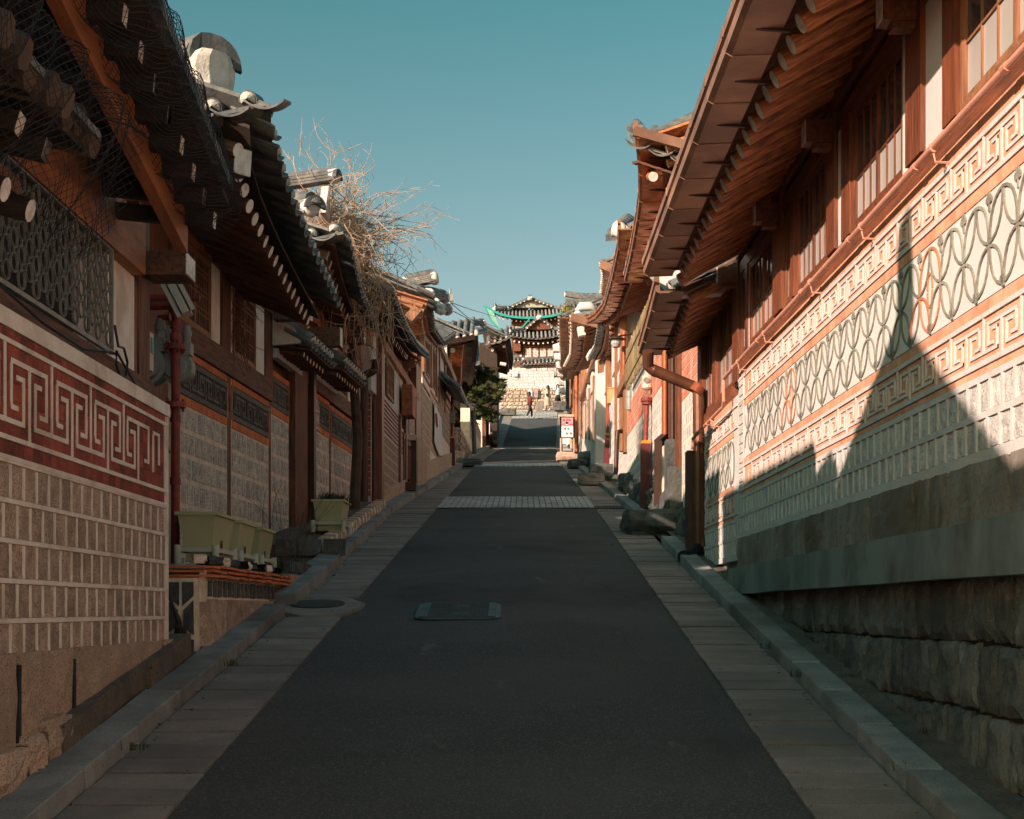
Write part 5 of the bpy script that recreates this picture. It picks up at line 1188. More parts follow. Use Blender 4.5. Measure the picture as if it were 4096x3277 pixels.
eave(h, [(-1.72, 30.8, 8.62), (-1.80, 31.6, 8.45), (-1.85, 33.5, 8.42), (-1.80, 37, 8.75), (-1.70, 41.8, 9.9)], (-1, 0, 0), 2.4, 1.1, raf='wood_bright', rspace=.27, rin=.2, rdrop=.2, rlen=1.2, rslope=.3, rr=.055, board='wood_orange')
b = B(); b.bar(W(1605, 1190, 31.0), W(1700, 1235, 31.0), .12, .26); b.bar(W(1640, 1245, 31), W(1668, 1270, 31), .3, .3); part('bracket_beam', b, 'wood_bright', h)
for k in range(7):
    a = W(1575 + 24 * k, 1150 + 14 * k, 31.2 + .6 * k); 
    inst('tile_row', row_mesh(1.6), None, parent=h, mw=Matrix.Translation(a + Vector((0, 0, -.05))) @ axes(Vector((-.35, .9, .35))))
ridge(h, W(1620, 1150, 33), W(1742, 1125, 33), layers=4, w=.3, cap=.12); ridge(h, W(1640, 1180, 32.2), W(1775, 1205, 34), layers=4, w=.3, cap=.10, ends=(False, True)); ridge(h, W(1660, 1215, 32), W(1790, 1250, 35), layers=3, w=.26, cap=.1, ends=(False, True))
for k in range(10):
    p = W(1640 + 14 * k + 6 * (k % 3), 1150 + 15 * (k % 5) + 4 * k, 31.6); b = B(); b.tube([p - Vector((.10, .1, 0)), p, p + Vector((.06, -.1, -.03))], [.07, .10, .06], 8); part('mortar_lump', b, 'plaster', h, smooth=True)
t = thing('tiled_canopy', 'black tiled canopy on the long wall above the banner', 'canopy', F3.p(40, .3, 8.1))
eave(t, [F3.p(38.2, .55, 7.75), F3.p(42.6, .45, 8.0)], -F3.n, .6, .45, raf=None, spacing=.34)
t = thing('banner', 'white cloth banner with faded red characters hung on the long stone wall', 'banner', F3.p(39.5, .05, 6.8))
b = B(); N = 8
pt = [(1737, 1612), (1739, 1690), (1737, 1765), (1744, 1790), (1758, 1822), (1771, 1823), (1769, 1740), (1766, 1673), (1750, 1640)]
def onF(F, x, y, o):
    u = (x - 2048) / 5700; Y = (F.X0 + F.n.x * o) / (u - F.m); return W(x, y, Y)
b.v = [tuple(onF(F3, x, y, .06)) for x, y in pt] + [tuple(onF(F3, x, y, .04)) for x, y in pt]; n = len(pt); b.f = [tuple(range(n)), tuple(range(2 * n - 1, n - 1, -1))] + [(i, (i + 1) % n, n + (i + 1) % n, n + i) for i in range(n)]; b.m = [0] * len(b.f)
part('cloth', b, 'fabric_white', t)
b = B()
for x, y, r in ((1744.5, 1664, .05), (1745.5, 1676, .06), (1746, 1688, .055), (1747, 1700, .05)):
    c = onF(F3, x, y, .066); b.tube([c + Vector((.004, math.cos(a) * r * 5.5, math.sin(a) * r)) for a in [k * .7 for k in range(9)]], .016, 4)
part('mark', b, 'print_magenta', t)
t, e = guard_post(1808, 1862, 1748, 42.5, .19, 'maroon pipe guard with yellow band at the far end of the long stone wall')
pipe('riser', [e, e + Vector((0, 0, 1.5))], .045, 'red_pipe', None, None, parent=t)
b = B(); q = W(1802, 1665, 42.4); b.box(q.x - .15, q.x + .13, 42.3, 42.5, q.z - .22, q.z + .14); o = part('meter_box', b, 'steel_grey'); o['label'] = 'small grey box on the red pipe above the far left guard'; o['category'] = 'box'
# fifth house: eave facing the camera, then its dark street eave
h = thing('hanok_house', 'fifth left house with a dark gutter turning the corner before the pine', 'house', (-4, 52, 7))
ga = [W(1760, 1367, 47.6), W(1800, 1360, 47.8), W(1850, 1352, 48), W(1895, 1342, 48.2)]
eave(h, ga, (0, 1, 0), 2.2, 1.0, raf='wood_rafter_dark', rspace=.95, rin=.35, rdrop=.30, rlen=1.2, rslope=.3, rr=.09)
b = B()
for p, q in zip(ga, ga[1:]): b.bar(p + Vector((0, -.08, -.08)), q + Vector((0, -.08, -.08)), .14, .16)
st5 = [Vector((-1.30, 48.3, 11.10)), Vector((-1.45, 51, 10.85)), Vector((-1.60, 54.5, 10.9)), Vector((-1.85, 59.5, 11.35))]
for p, q in zip(st5, st5[1:]): b.bar(p + Vector((.08, 0, -.08)), q + Vector((.08, 0, -.08)), .16, .18)
part('gutter', b, 'brown_metal', h)
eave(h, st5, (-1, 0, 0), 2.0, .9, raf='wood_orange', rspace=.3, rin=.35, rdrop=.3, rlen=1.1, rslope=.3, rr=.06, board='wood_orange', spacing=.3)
fbox('wall', Fr(-2.95, 0, 1), 49.9, 58, -2, 0, 7.2, 11.2, 'wood_horiz', h)
b = B(); b.box(-2.95, -2.4, 48.6, 48.8, 7.2, 11.0); part('wall', b, 'wood_dark_vert', h); b = B(); p0, p1 = W(1732, 1560, 48.5), W(1762, 1425, 48.5); b.box(p0.x - .3, p1.x, 48.4, 48.5, p0.z - .4, p1.z); part('plaster_panel', b, 'plaster', h)
for x in (1773, 1789, 1799): q = W(x, 1700, 48.45); b = B(); b.box(q.x - .06, q.x + .06, 48.35, 48.5, 7.2, 10.9); part('post', b, 'wood_bright', h)
b = B(); q = W(1774, 1405, 47.9); b.box(q.x - .12, q.x + .12, 47.6, 48.4, q.z - .16, q.z + .16); part('beam_end', b, 'wood_end', h)
# sixth roof and the gate roof beyond
h = thing('tiled_roof', 'dark blue tiled roof slope seen end on behind the pine', 'roof', (-1.7, 62, 11))
st6 = [Vector((-1.30, 60, 12.1)), Vector((-1.2, 64, 12.0)), Vector((-1.15, 69, 12.4))]
eave(h, st6, (-1, 0, 0), 2.4, 1.3, raf='wood_rafter_dark', rspace=.4, rin=.3, rdrop=.3, rlen=1.2, rslope=.3, rr=.07)
eave(h, [(-4.2, 59.8, 12.1), (-1.4, 59.8, 12.15)], (0, 1, 0), 2.5, 1.4, raf=None)
fbox('wall', Fr(-2.5, 0, 1), 60.6, 69, -2, 0, 9, 12.2, 'wood_dark_horiz', h)
ridge(h, W(1765, 1318, 62), W(1932, 1300, 64), layers=4, w=.34, cap=.13); ridge(h, W(1900, 1340, 60.5), W(1938, 1330, 66), layers=3, w=.3, cap=.14)
h = thing('tiled_roof', 'small lit gate roof with ridge left of the far white wall', 'roof', (-1, 72, 14))
eave(h, [W(1945, 1376, 70), W(1990, 1368, 70), W(2036, 1349, 70)], (0, 1, 0), 2.0, .9, raf='wood_rafter_dark', rspace=.6, rin=.3, rdrop=.3, rlen=1.0, rslope=.3, rr=.08, spacing=.3)
eave(h, [W(2036, 1349, 70) + Vector((0, .1, 0)), Vector((.02, 74, 14.9)), Vector((-.05, 79, 15.2)), Vector((-.12, 83, 16.0))], (-1, 0, 0), 1.4, .7, raf='wood_rafter_dark', rspace=.35, rin=.2, rdrop=.3, rlen=.8, rslope=.3, rr=.06)
b = B(); p = W(1975, 1500, 71.5); b.box(-2.6, -.75, 71.4, 71.6, 11.8, 15.2); b.box(-1.0, -.75, 71.61, 82, 10.5, 15.2); part('wall', b, 'soot_wood', h)
ridge(h, W(1900, 1328, 73), W(2002, 1340, 73), layers=3, w=.3, cap=.12)
b = B(); p = W(2000, 1455, 70.5); b.tube([p, p + Vector((.3, 0, -.05))], .09, 8); part('mortar_lump', b, 'plaster', h)
# rubble wall, then lit walls, left of the upper street
F5 = Fr(-3.36, .0259, 1)
t = thing('retaining_wall', 'low rubble stone wall below the pine lit warm at its end', 'wall', F5.p(54, 0, 7.4))
b = B(); F5.box(b, 54.2, 60.5, -1.4, -.06, 7.2, 8.75); part('wall_core', b, 'old_mortar', t)
gm_ = [stone_mesh('granite_pink', 40 + i, 4, .25, .2, .12) for i in range(6)]
for r in range(5):
    Y = 54.1
    while Y < 60.4: wd = RD.uniform(.4, .8); F5.inst('stone', RD.choice(gm_), Y + wd / 2, -.02, 7.42 + .29 * r, .14, wd - .04, .26, t); Y += wd
    x = F5.p(54.2, 0, 0).x - .12
    while x > -3.3: wd = RD.uniform(.2, .42); inst('stone', RD.choice(gm_), (x - wd / 2, 54.16, 7.42 + .29 * r), -math.pi / 2, (.14, wd - .03, .27), t); x -= wd
t = thing('stone_wall', 'sunlit granite wall panels with small tile caps beyond the rubble wall', 'wall', F5.p(66, 0, 9))
for a, c, z1 in ((60.6, 64.5, 10.4), (64.7, 70.5, 10.6), (74, 80, 12.3), (81, 86, 13.5)):
    fbox('wall_core', F5, a, c, -.4, 0, gz(a), z1, 'old_mortar', t); n = int((z1 - gz(c) - .2) / .3); stone_stuff(F5, a + .05, c - .05, 0, z1 - .05 - .3 * n, n, .3, .6, 'granite_pink', t, gap=.05, th=.03)
for a, c, z1 in ((60.6, 64.5, 10.45), (74, 80, 12.35)): eave(t, [F5.p(a, .25, z1), F5.p(c, .25, z1)], -F5.n, .4, .25, raf=None, spacing=.36)
t = thing('street_pole', 'dark slim pole standing at the kerb below the pine', 'pole', W(1898, 1815, 57))
b = B(); q = W(1898, 1815, 57); b.tube([q, q + Vector((-.05, 0, 1.7))], .09, 8); part('post', b, 'cast_iron', t)
b = B(); q = W(1936, 1700, 72); b.box(q.x - .1, q.x + .1, 72, 72.2, gz(72), gz(72) + 3.2); o = part('gate_post', b, 'wood_dark_vert'); o['label'] = 'dark timber gate post at the lit wall corner left of the white wall'; o['category'] = 'post'
# rocks at the junction
def rock(label, c, sx, sy, sz, m='granite_dark', seed=1, cat='rock', rz=0.):
    bm = bmesh.new(); bmesh.ops.create_cube(bm, size=1); bmesh.ops.subdivide_edges(bm, edges=bm.edges, cuts=4, use_grid_fill=True)
    for v in bm.verts:
        p = v.co.copy(); q = p.normalized() * .62; v.co = p.lerp(q, .35); v.co += v.co.normalized() * .09 * noise.noise(v.co * 3 + Vector((seed * 7, 0, 0))); v.co.x *= sx; v.co.y *= sy; v.co.z *= sz
    me = bpy.data.meshes.new('rock'); bm.to_mesh(me); bm.free(); me.materials.append(M[m]); o = link('rock', me); o.location = c; o.rotation_euler = (0, 0, rz); o['label'] = label; o['category'] = cat; return o
rock('squared stone block at the left corner of the junction', W(1825, 1842, 50) + Vector((0, 0, .12)), .5, .8, .32, 'granite_pink', 1); rock('low dark step stone beside the left junction kerb', W(1880, 1865, 47) + Vector((0, 0, .1)), .8, .7, .24, 'granite_dark', 2)
rock('grey boulder at the top of the street by the left wall', W(2035, 1650, 92), .9, .8, .45, 'granite_dark', 3)
# ------------------------------------------------------------ pine
t = thing('pine_tree', 'spreading pine with dark needles and golden sunlit tips above the left wall', 'pine', (-2.6, 61, 8.8))
b = B(); b.tube([(-2.5, 62, 8.2), (-2.45, 61.8, 9.4), (-2.1, 61.6, 10.2), (-1.6, 61.5, 10.9), (-1.2, 61.4, 11.3)], [.16, .14, .12, .09, .05], 8)
for d in ((-.9, 0, .2), (.5, .3, -.3), (.9, -.3, .1), (-.6, .2, .6), (.3, .2, .6)): b.tube([Vector((-2.1, 61.6, 10.2)), Vector((-2.1, 61.6, 10.2)) + Vector(d) * .7, Vector((-2.1, 61.6, 10.2)) + Vector(d) * 1.4 + Vector((0, 0, .1))], [.06, .045, .02], 6)
part('trunk', b, 'bark', t)
b = B(); rp = random.Random(3)
for (x, y, r, n) in ((1935, 1500, 42, 34), (1985, 1530, 34, 26), (1965, 1600, 40, 30), (1910, 1560, 45, 34), (1860, 1590, 40, 26), (1995, 1575, 22, 12), (1940, 1650, 38, 26), (1870, 1660, 40, 20), (1900, 1470, 26, 12), (2010, 1545, 14, 8), (1960, 1680, 22, 10), (1850, 1700, 30, 10), (1915, 1620, 40, 20)):
    for k in range(int(n * 1.7)):
        c = W(x + rp.gauss(0, r * .5), y + rp.gauss(0, r * .32), 61.5 + rp.gauss(0, .5)); R_ = rp.uniform(.10, .2)
        for j in range(26):
            d = Vector((rp.gauss(0, 1), rp.gauss(0, 1), abs(rp.gauss(0, .9)))).normalized(); s_ = d.cross(Vector((rp.random(), rp.random(), rp.random())))[:] and Vector(d.cross(Vector((rp.random(), rp.random(), rp.random()))).normalized()) * .022; q = c + Vector((rp.gauss(0, .05), rp.gauss(0, .05), rp.gauss(0, .02)))
            k0 = len(b.v); b.v += [tuple(q - s_), tuple(q + s_), tuple(q + d * R_)]; b.f.append((k0, k0 + 1, k0 + 2)); b.m.append(0)
part('crown', b, 'needles', t)
# ------------------------------------------------------------ right, further up
F4 = Fr(2.42, 0, -1)
rockwall = [stone_mesh('granite_dark', 60 + i, 5, .22, .2, .12) for i in range(5)]
h = thing('hanok_house', 'second right timber house with orange posts, red brick panels and copper pipes', 'house', (4, 24, 3.4))
fbox('back_wall', F4, 17.6, 31.6, -4, -.2, 3, 7.4, 'wood_dark_vert', h)
for a, c, zb1, zt in ((17.9, 20.3, 4.75, 5.5), (22.9, 30.0, 5.42, 6.1)):
    fbox('panel_core', F4, a, c, -.2, 0, gz(a) + .2, zt, 'old_mortar', h)
    bricks(F4, a + .04, c - .04, 0, zb1, zt - .03, .22, 5, 'brick_salmon', h, gap=.02, th=.006)
    n = int((zb1 - gz(a) - .5) / .2); stones(F4, a + .03, c - .03, 0, zb1 - .2 * n, n, .2, .24 if a < 20 else .3, 'granite_light', h, gap=.04, th=.01, amp=.3)
for k in range(42):
    y = 17.7 + .32 * k; F4.inst('base_stone', RD.choice(rockwall), y, .02 + RD.uniform(-.03, .06), gz(y) + .22 + RD.uniform(-.05, .08), .2, .33, RD.uniform(.3, .5), h)
for a, c in ((20.4, 20.75), (21.3, 21.6), (30.1, 30.5), (31.2, 31.5)): fbox('post', F4, a, c, -.15, .05, gz(a) + .9, 7.0, 'wood_vert' if a < 25 else 'wood_bright', h)
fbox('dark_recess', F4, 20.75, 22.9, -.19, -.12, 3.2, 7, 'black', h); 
for y, z0, z1 in ((21.0, 3.0, 4.3), (20.55, 3.0, 3.85)): fbox('plinth_stone', F4, y - .16, y + .16, -.1, .16, z0, z1, 'granite_dark', h)
fbox('lintel', F4, 17.6, 31.6, -.1, .1, 6.5, 6.7, 'wood_bright', h); fbox('plaster_panel', F4, 23, 31, -.1, -.01, 6.12, 6.5, 'plaster', h)
eA = [(1.42, 16.6, 7.35), (1.52, 17.2, 7.15), (1.62, 18.3, 7.02), (1.72, 20.8, 7.02), (1.80, 23.0, 7.13)]
eave(h, eA, (1, 0, 0), 2.4, 1.1, raf='wood_orange', rspace=.29, rin=.37, rdrop=.08, rlen=.9, rslope=.35, rr=.06, board='wood_orange', gutter='copper_bright', white='rafter_grey', lip=-.18)
b = B(); b.bar((1.42, 16.6, 7.38), (2.7, 16.66, 7.05), .05, .11); part('gutter_end', b, 'copper', h)
eave(h, [(1.5, 16.75, 7.30), (2.4, 16.8, 7.02), (4.4, 16.8, 6.9)], (0, 1, 0), 2.0, .9, raf='wood_orange', rspace=.4, rin=.3, rdrop=.25, rlen=.9, rslope=.3, rr=.06, white='wood_end')
P = ridge(h, W(2660, 690, 18.2), W(2790, 560, 20.5), layers=3, w=.26, cap=.11, ends=(False, False))
b = B(); c0 = W(2694, 650, 18.1); b.tube([c0 + Vector((0, 0, z)) for z in (-.18, -.05, .10, .2)], [.20, .17, .16, .14], 12); part('ridge_mortar', b, 'plaster', h, smooth=True); mangwa(h, W(2690, 615, 18.0), (-.3, -.95, 0), .14)
b = B(); b.tube([W(2655, 678, 18.0), W(2700, 672, 18.0)], .07, 10); b.tube([W(2670, 690, 18.0), W(2720, 690, 18.0)], .06, 10); part('corner_tile', b, 'tile_plaster', h)
eB = [(1.75, 23.6, 8.15), (1.80, 24.4, 8.0), (1.85, 26.6, 8.02), (1.95, 30.5, 8.30), (1.86, 32.6, 8.48), (1.74, 33.6, 8.6)]
h = thing('tiled_roof', 'long curved copper edged roof sweeping down the right side beyond the second house', 'roof', (3, 28, 8))
eave(h, eB, (1, 0, 0), 2.4, 1.1, raf='wood_orange', rspace=.29, rin=.37, rdrop=.08, rlen=.8, rslope=.35, rr=.06, board='wood_orange', gutter='copper_bright', white='rafter_grey', lip=-.18)
b = B(); b.tube([W(2655 - 180, 915, 25.5) + Vector((0, 0, z)) for z in (-.12, 0, .08, .13)], [.15, .14, .11, .06], 10); part('ridge_mortar', b, 'plaster', h, smooth=True); ridge(h, W(2450, 960, 26), W(2510, 900, 27.5), layers=3, w=.26, cap=.1, ends=(False, False))
ridge(h, W(2478, 930, 24.2), W(2520, 900, 26), layers=2, w=.24, cap=.1)
h = thing('tiled_roof', 'narrow copper edged roof corner peeking above the curved right roof', 'roof', (3, 36, 10))
eave(h, [W(2403, 1057, 35), W(2412, 1110, 36.5), W(2405, 1180, 39)], (1, 0, 0), 2.2, 1.0, raf=None, gutter='copper_bright')
b = B(); b.bar(W(2403, 1057, 35), W(2445, 1075, 35), .06, .2); part('gutter_end', b, 'copper', h); b = B(); b.tube([W(2430, 1060, 35.5), W(2446, 1062, 35.5)], .13, 8); part('mortar_lump', b, 'plaster', h)
# bamboo screen
t = thing('bamboo_screen', 'weathered yellow bamboo screen hung above the pink brick panel on the right', 'screen', (2.3, 26, 6.2))
for k in range(34): y = 23.6 + .145 * k; b = B(); b.tube([F4.p(y, .12, 6.12 + .06 * (y - 23.6) / 5 + RD.uniform(-.03, .03)), F4.p(y, .12, 7.0 + RD.uniform(-.03, .03))], .03, 5); part('slat', b, 'bamboo', t)
b = B(); F4.box(b, 23.5, 28.6, .10, .16, 6.3, 6.34); F4.box(b, 23.5, 28.6, .10, .16, 6.75, 6.79); part('rail', b, 'bamboo', t)
# downspouts and pipes on the right
t = thing('downspout', 'large copper downspout kinked from the lower eave to the patterned wall corner', 'downspout', (2.2, 17.2, 2.6))
pipe('tube', [W(2592, 1405, 16.8), W(2592, 1466, 16.9), W(2612, 1480, 16.9), W(2775, 1548, 17.0), W(2793, 1570, 17.0), W(2795, 1760, 17.0), W(2795, 2200, 17.0)], .068, 'pipe_brown', None, None, 14, parent=t)
for y in (1480, 1556): q = W(2610 if y < 1500 else 2788, y, 16.95); b = B(); b.tube([q - Vector((.03, 0, .04)), q + Vector((.03, 0, .04))], .078, 14); part('collar', b, 'copper_pipe', t)
b = B(); b.tube([W(2790, 2195, 16.9), W(2760, 2225, 16.7), W(2735, 2232, 16.6)], [.075, .08, .09], 12); part('shoe', b, 'black', t)
t = thing('pipe_casing', 'tall brown sheet metal casing beside the kinked copper downspout', 'casing', (2.24, 17.05, 2.5))
b = B(); q0, q1 = W(2812, 2200, 17.1), W(2845, 1772, 17.1); b.box(q0.x - .02, q1.x + .03, 17.0, 17.25, q0.z, q1.z); b.box(W(2752, 0, 17).x, q0.x - .022, 17.05, 17.3, q0.z, W(0, 1800, 17).z); part('sheet', b, 'brown_metal', t)
b = B(); b.box(q0.x - .03, q1.x + .04, 16.99, 17.26, q1.z, q1.z + .03); part('cap', b, 'copper', t)
t = thing('downspout', 'dark red copper downspout with a square elbow halfway along the right houses', 'downspout', (2.35, 22, 3.2))
pipe('tube', [W(2660, 1370, 22), W(2660, 1760, 22)], .052, 'copper_pipe', None, None, 12, parent=t)
b = B(); b.bar(W(2660, 1750, 22), W(2632, 1775, 21.8), .11, .12); b.bar(W(2633, 1765, 21.8), W(2630, 2050, 21.7), .11, .11); part('square_duct', b, 'brown_metal', t)
b = B(); b.tube([W(2635, 2030, 21.7), W(2618, 2055, 21.5)], [.06, .07], 10); part('shoe', b, 'cast_iron', t)
for (x, y0, y1, Y, r, m, lab) in ((2517, 1395, 1640, 29, .07, 'steel_grey', 'grey round vent pipe beside the bamboo screen'), (2496, 1330, 1560, 30.4, .055, 'copper_pipe', 'round copper pipe left of the grey vent pipe'), (2306, 1505, 1815, 46, .07, 'copper_pipe', 'bent copper pipe behind the notice board'), (2690, 1390, 1960, 21.0, .04, 'brown_metal', 'thin dark pipe between the stone plinth blocks'), (2838, 1350, 1700, 17.3, .05, 'copper_pipe', 'short red copper pipe beside the dark lattice window')):
    pipe('wall_pipe', [W(x, y0, Y), W(x, (y0 + y1) / 2, Y), W(x, y1, Y)], r, m, lab, 'pipe')
t = thing('downspout', 'slim brown downspout with a bright mouth beside the wooden box', 'downspout', W(2480, 1900, 30.5))
pipe('tube', [W(2486, 1725, 30.5), W(2470, 1728, 30.4), W(2468, 1760, 30.4), W(2464, 1880, 30.2), W(2460, 1915, 30)], .05, 'brown_metal', None, None, parent=t); b = B(); b.tube([W(2462, 1905, 29.95), W(2459, 1922, 29.9)], [.06, .07], 10); part('shoe', b, 'beige_metal', t)
t, e = guard_post(2582, 2042, 1765, 24.6, .17, 'maroon pipe guard with yellow band under the white gas meter'); pipe('riser', [e, W(2588, 1600, 24.6)], .042, 'red_pipe', None, None, parent=t)
b = B(); b.tube([W(2588, 1600, 24.6) - Vector((0, 0, .03)), W(2588, 1600, 24.6) + Vector((0, 0, .03))], .11, 14); b.tube([W(2588, 1612, 24.6) - Vector((0, 0, .03)), W(2588, 1612, 24.6) + Vector((0, 0, .01))], .09, 14); part('flange', b, 'red_pipe', t)
meter_ = thing('gas_meter', 'white gas meter on a thin red pipe against the pink brick panel', 'gas meter', W(2590, 1530, 24.6)); q = W(2590, 1530, 24.6)
b = B(); b.tube([q + Vector((0, 0, z)) for z in (-.13, -.1, .1, .14)], [.07, .105, .105, .06], 14); b.tube([q + Vector((0, 0, .14)), q + Vector((0, 0, .24))], .05, 10); part('drum', b, 'beige_metal', meter_); b = B(); b.tube([q + Vector((-.03, -.11, .02)), q + Vector((-.03, -.125, .02))], .05, 12); part('dial', b, 'meter_grey', meter_)
t, e = guard_post(2425, 1875, 1735, 36.0, .17, 'maroon pipe guard with yellow band on the stone step under the wooden box', lean=10); pipe('riser', [e, W(2432, 1600, 36)], .045, 'red_pipe', None, None, parent=t)
t = thing('wooden_box', 'light plywood meter box above the maroon guard on the right', 'box', W(2444, 1585, 35.5)); a, c = W(2430, 1615, 35.5), W(2460, 1557, 35.5); b = B(); b.box(a.x, c.x, 35.4, 35.7, a.z, c.z); part('case', b, 'plywood', t); b = B(); b.box(a.x - .01, c.x + .01, 35.38, 35.72, c.z, c.z + .03); part('lid', b, 'plywood', t)
t = thing('wall_lamp', 'round glass lantern under a dark cap on the right houses', 'lamp', W(2464, 1370, 30)); q = W(2464, 1370, 30)
b = B(); b.tube([q + Vector((0, 0, .13)), q + Vector((0, 0, .07)), q + Vector((0, 0, .06))], [.06, .20, .20], 14); part('cap', b, 'brown_metal', t); b = B(); b.tube([q + Vector((0, 0, z)) for z in (.06, -.03, -.1, -.12)], [.10, .11, .08, .03], 14); part('glass', b, 'frosted', t)
b = B(); b.tube([q + Vector((0, 0, .12)), q + Vector((.35, .1, .2))], .02, 6); part('arm', b, 'brown_metal', t)
# third right house group
h = thing('hanok_house', 'third right house with orange timber and shaded stone panels past the wooden box', 'house', (4, 40, 5))
F6 = Fr(2.46, 0, -1)
fbox('back_wall', F6, 31.8, 40, -3, -.1, 4.2, 8.45, 'plaster', h); fbox('back_wall', F6, 40.2, 50, -3, -.1, 5, 9.3, 'plaster', h); fbox('lintel', F6, 31.8, 50, -.1, .09, 9.12, 9.3, 'wood_bright', h)
for a, c, z1 in ((31.8, 33.3, 7.3), (33.4, 36.4, 7.0), (40.2, 44.8, 8.4), (45, 50, 8.8)):
    fbox('panel_core', F6, a, c, -.1, 0, gz(a), z1, 'white_mortar', h); n = int((z1 - gz(c) - .3) / .22); stone_stuff(F6, a + .04, c - .04, 0, z1 - .06 - .22 * n, n, .22, .34, 'granite_light', h, gap=.035, th=.028)
for y in (31.7, 33.32, 36.5, 39.9, 42.5, 44.85, 47, 49): fbox('post', F6, y, y + .22, -.1, .05, gz(y) + .9, 8.8, 'wood_bright', h)
for y in (32, 34, 37, 41, 43.5, 46): fbox('plaster_panel', F6, y, y + .9, -.1, .02, 7.5 if y < 38 else 8.5, 8.3 if y < 38 else 9.1, 'plaster', h)
e3 = [(2.02, 33.3, 8.95), (2.1, 34.2, 8.6), (2.12, 36, 8.45), (2.1, 38.5, 8.62)]
eave(h, e3, (1, 0, 0), 1.8, .55, raf='wood_bright', rspace=.28, rin=.25, rdrop=.15, rlen=.8, rslope=.3, rr=.055, board='wood_orange', white='wood_end'); b = B(); b.tube([W(2365, 1420, 38.4), W(2352, 1412, 38.4)], [.2, .12], 8); part('mortar_lump', b, 'plaster', h)
e4 = [(1.68, 40.5, 10.15), (1.76, 42, 9.9), (1.85, 45, 9.85), (1.78, 48.5, 10.05)]
eave(h, e4, (1, 0, 0), 2.2, .40, raf='wood_bright', rspace=.30, rin=.37, rdrop=.1, rlen=1.0, rslope=.3, rr=.06, board='wood_orange', gutter='copper', white='wood_end')
b = B(); b.bar(W(2283, 1270, 40.4), W(2400, 1300, 40.6), .08, .22); part('gutter_end', b, 'copper', h); b = B(); b.bar(W(2322, 1310, 41), W(2328, 1345, 41), .2, .3); part('beam_end', b, 'wood_end', h)
b = B(); q = W(2345, 1240, 42); b.tube([q + Vector((x, 0, z)) for x, z in ((-.28, -.05), (-.15, .08), (.1, .1), (.3, -.05))], [.08, .15, .15, .08], 10); part('ridge_mortar', b, 'plaster', h, smooth=True); ridge(h, W(2310, 1268, 41.5), W(2365, 1262, 42), layers=2, w=.26, cap=.12); b = B(); b.tube([W(2338, 1262, 41), W(2338, 1262, 40.9)], .12, 12); part('end_disc', b, 'roof_tile', h)
t = thing('white_pilaster', 'plain white plastered wall end projecting between the right houses', 'wall', W(2400, 1840, 38)); b = B(); a, c = W(2380, 1842, 37.9), W(2425, 1485, 37.9); b.hexa([(a.x, 37.8, gz(38)), (2.62, 37.8, gz(38)), (2.62, 38.5, gz(38)), (a.x, 38.5, gz(38)), (a.x + .03, 37.8, c.z - .1), (2.62, 37.8, c.z), (2.62, 38.5, c.z), (a.x + .03, 38.5, c.z - .1)]); part('wall', b, 'plaster', t)
h = thing('hanok_house', 'fourth right house at the bend above the notice board', 'house', (4, 56, 7.5))
F7 = Fr(1.25, .026, -1)
fbox('back_wall', F7, 50.5, 64, -2, -.1, 7, 11.5, 'plaster', h); fbox('back_wall', F7, 64.2, 86, -2, -.1, 8, 13.0, 'plaster', h)
for a, c, z1 in ((50.6, 56, 9.5), (56.4, 64, 10.6), (64.5, 74, 11.8), (75, 86, 14.2)):
    fbox('panel_core', F7, a, c, -.1, 0, gz(a), z1, 'white_mortar', h); n = int((z1 - gz(c) - .3) / .3); stone_stuff(F7, a + .05, c - .05, 0, z1 - .06 - .3 * n, max(n, 1), .3, .5, 'granite_light', h, gap=.05, th=.03)
for y in range(51, 85, 3): fbox('post', F7, y, y + .3, -.1, .05, gz(y) + .9, gz(y) + 4.2, 'wood_bright', h)
eave(h, [(1.70, 51.5, 12.4), (1.82, 54, 11.75), (1.95, 58, 11.7), (1.98, 64, 12.3)], (1, 0, 0), 2.2, 1.0, raf='wood_bright', rspace=.36, rin=.35, rdrop=.15, rlen=1.0, rslope=.3, rr=.07, board='wood_orange', gutter='copper')
eave(h, [(2.15, 65, 13.6), (2.2, 70, 13.5), (2.35, 78, 14.6)], (1, 0, 0), 2.0, 1.0, raf='wood_bright', rspace=.5, rin=.3, rdrop=.15, rlen=1.0, rslope=.3, rr=.07, board='wood_orange')
for k in range(6): q = W(2212 + 6 * k, 1395 + 34 * k, 52 + 3.0 * k); b = B(); b.tube([q, q + Vector((.22, 0, .02))], [.14, .2], 8); part('mortar_lump', b, 'plaster', h)
# stone steps on the right
rock('large rough step block sticking into the pavement below the plinth stones', (2.12, 20.9, gz(20.9) + .08), .95, 1.5, .42, 'granite_dark', 5, 'step'); rock('upper rough step block against the wall above the large one', (2.5, 21.0, gz(21) + .36), .55, 1.1, .55, 'granite_dark', 6, 'step')
rock('square stone block carrying the maroon guard below the wooden box', (2.22, 35.2, gz(35.2) + .18), .62, 1.3, .5, 'granite_dark', 7, 'step'); rock('mossy low stone in the pavement before the square block', (1.90, 34.2, gz(34.2) + .08), .62, 1.0, .34, 'granite_mid', 8)
rock('dark step block beside the notice board', (2.05, 44.5, gz(44.5) + .12), .6, 1.0, .3, 'granite_dark', 9, 'step'); rock('higher dark step block against the shaded wall', (2.35, 45.5, gz(45.5) + .2), .5, 1.6, .5, 'granite_dark', 10, 'step')
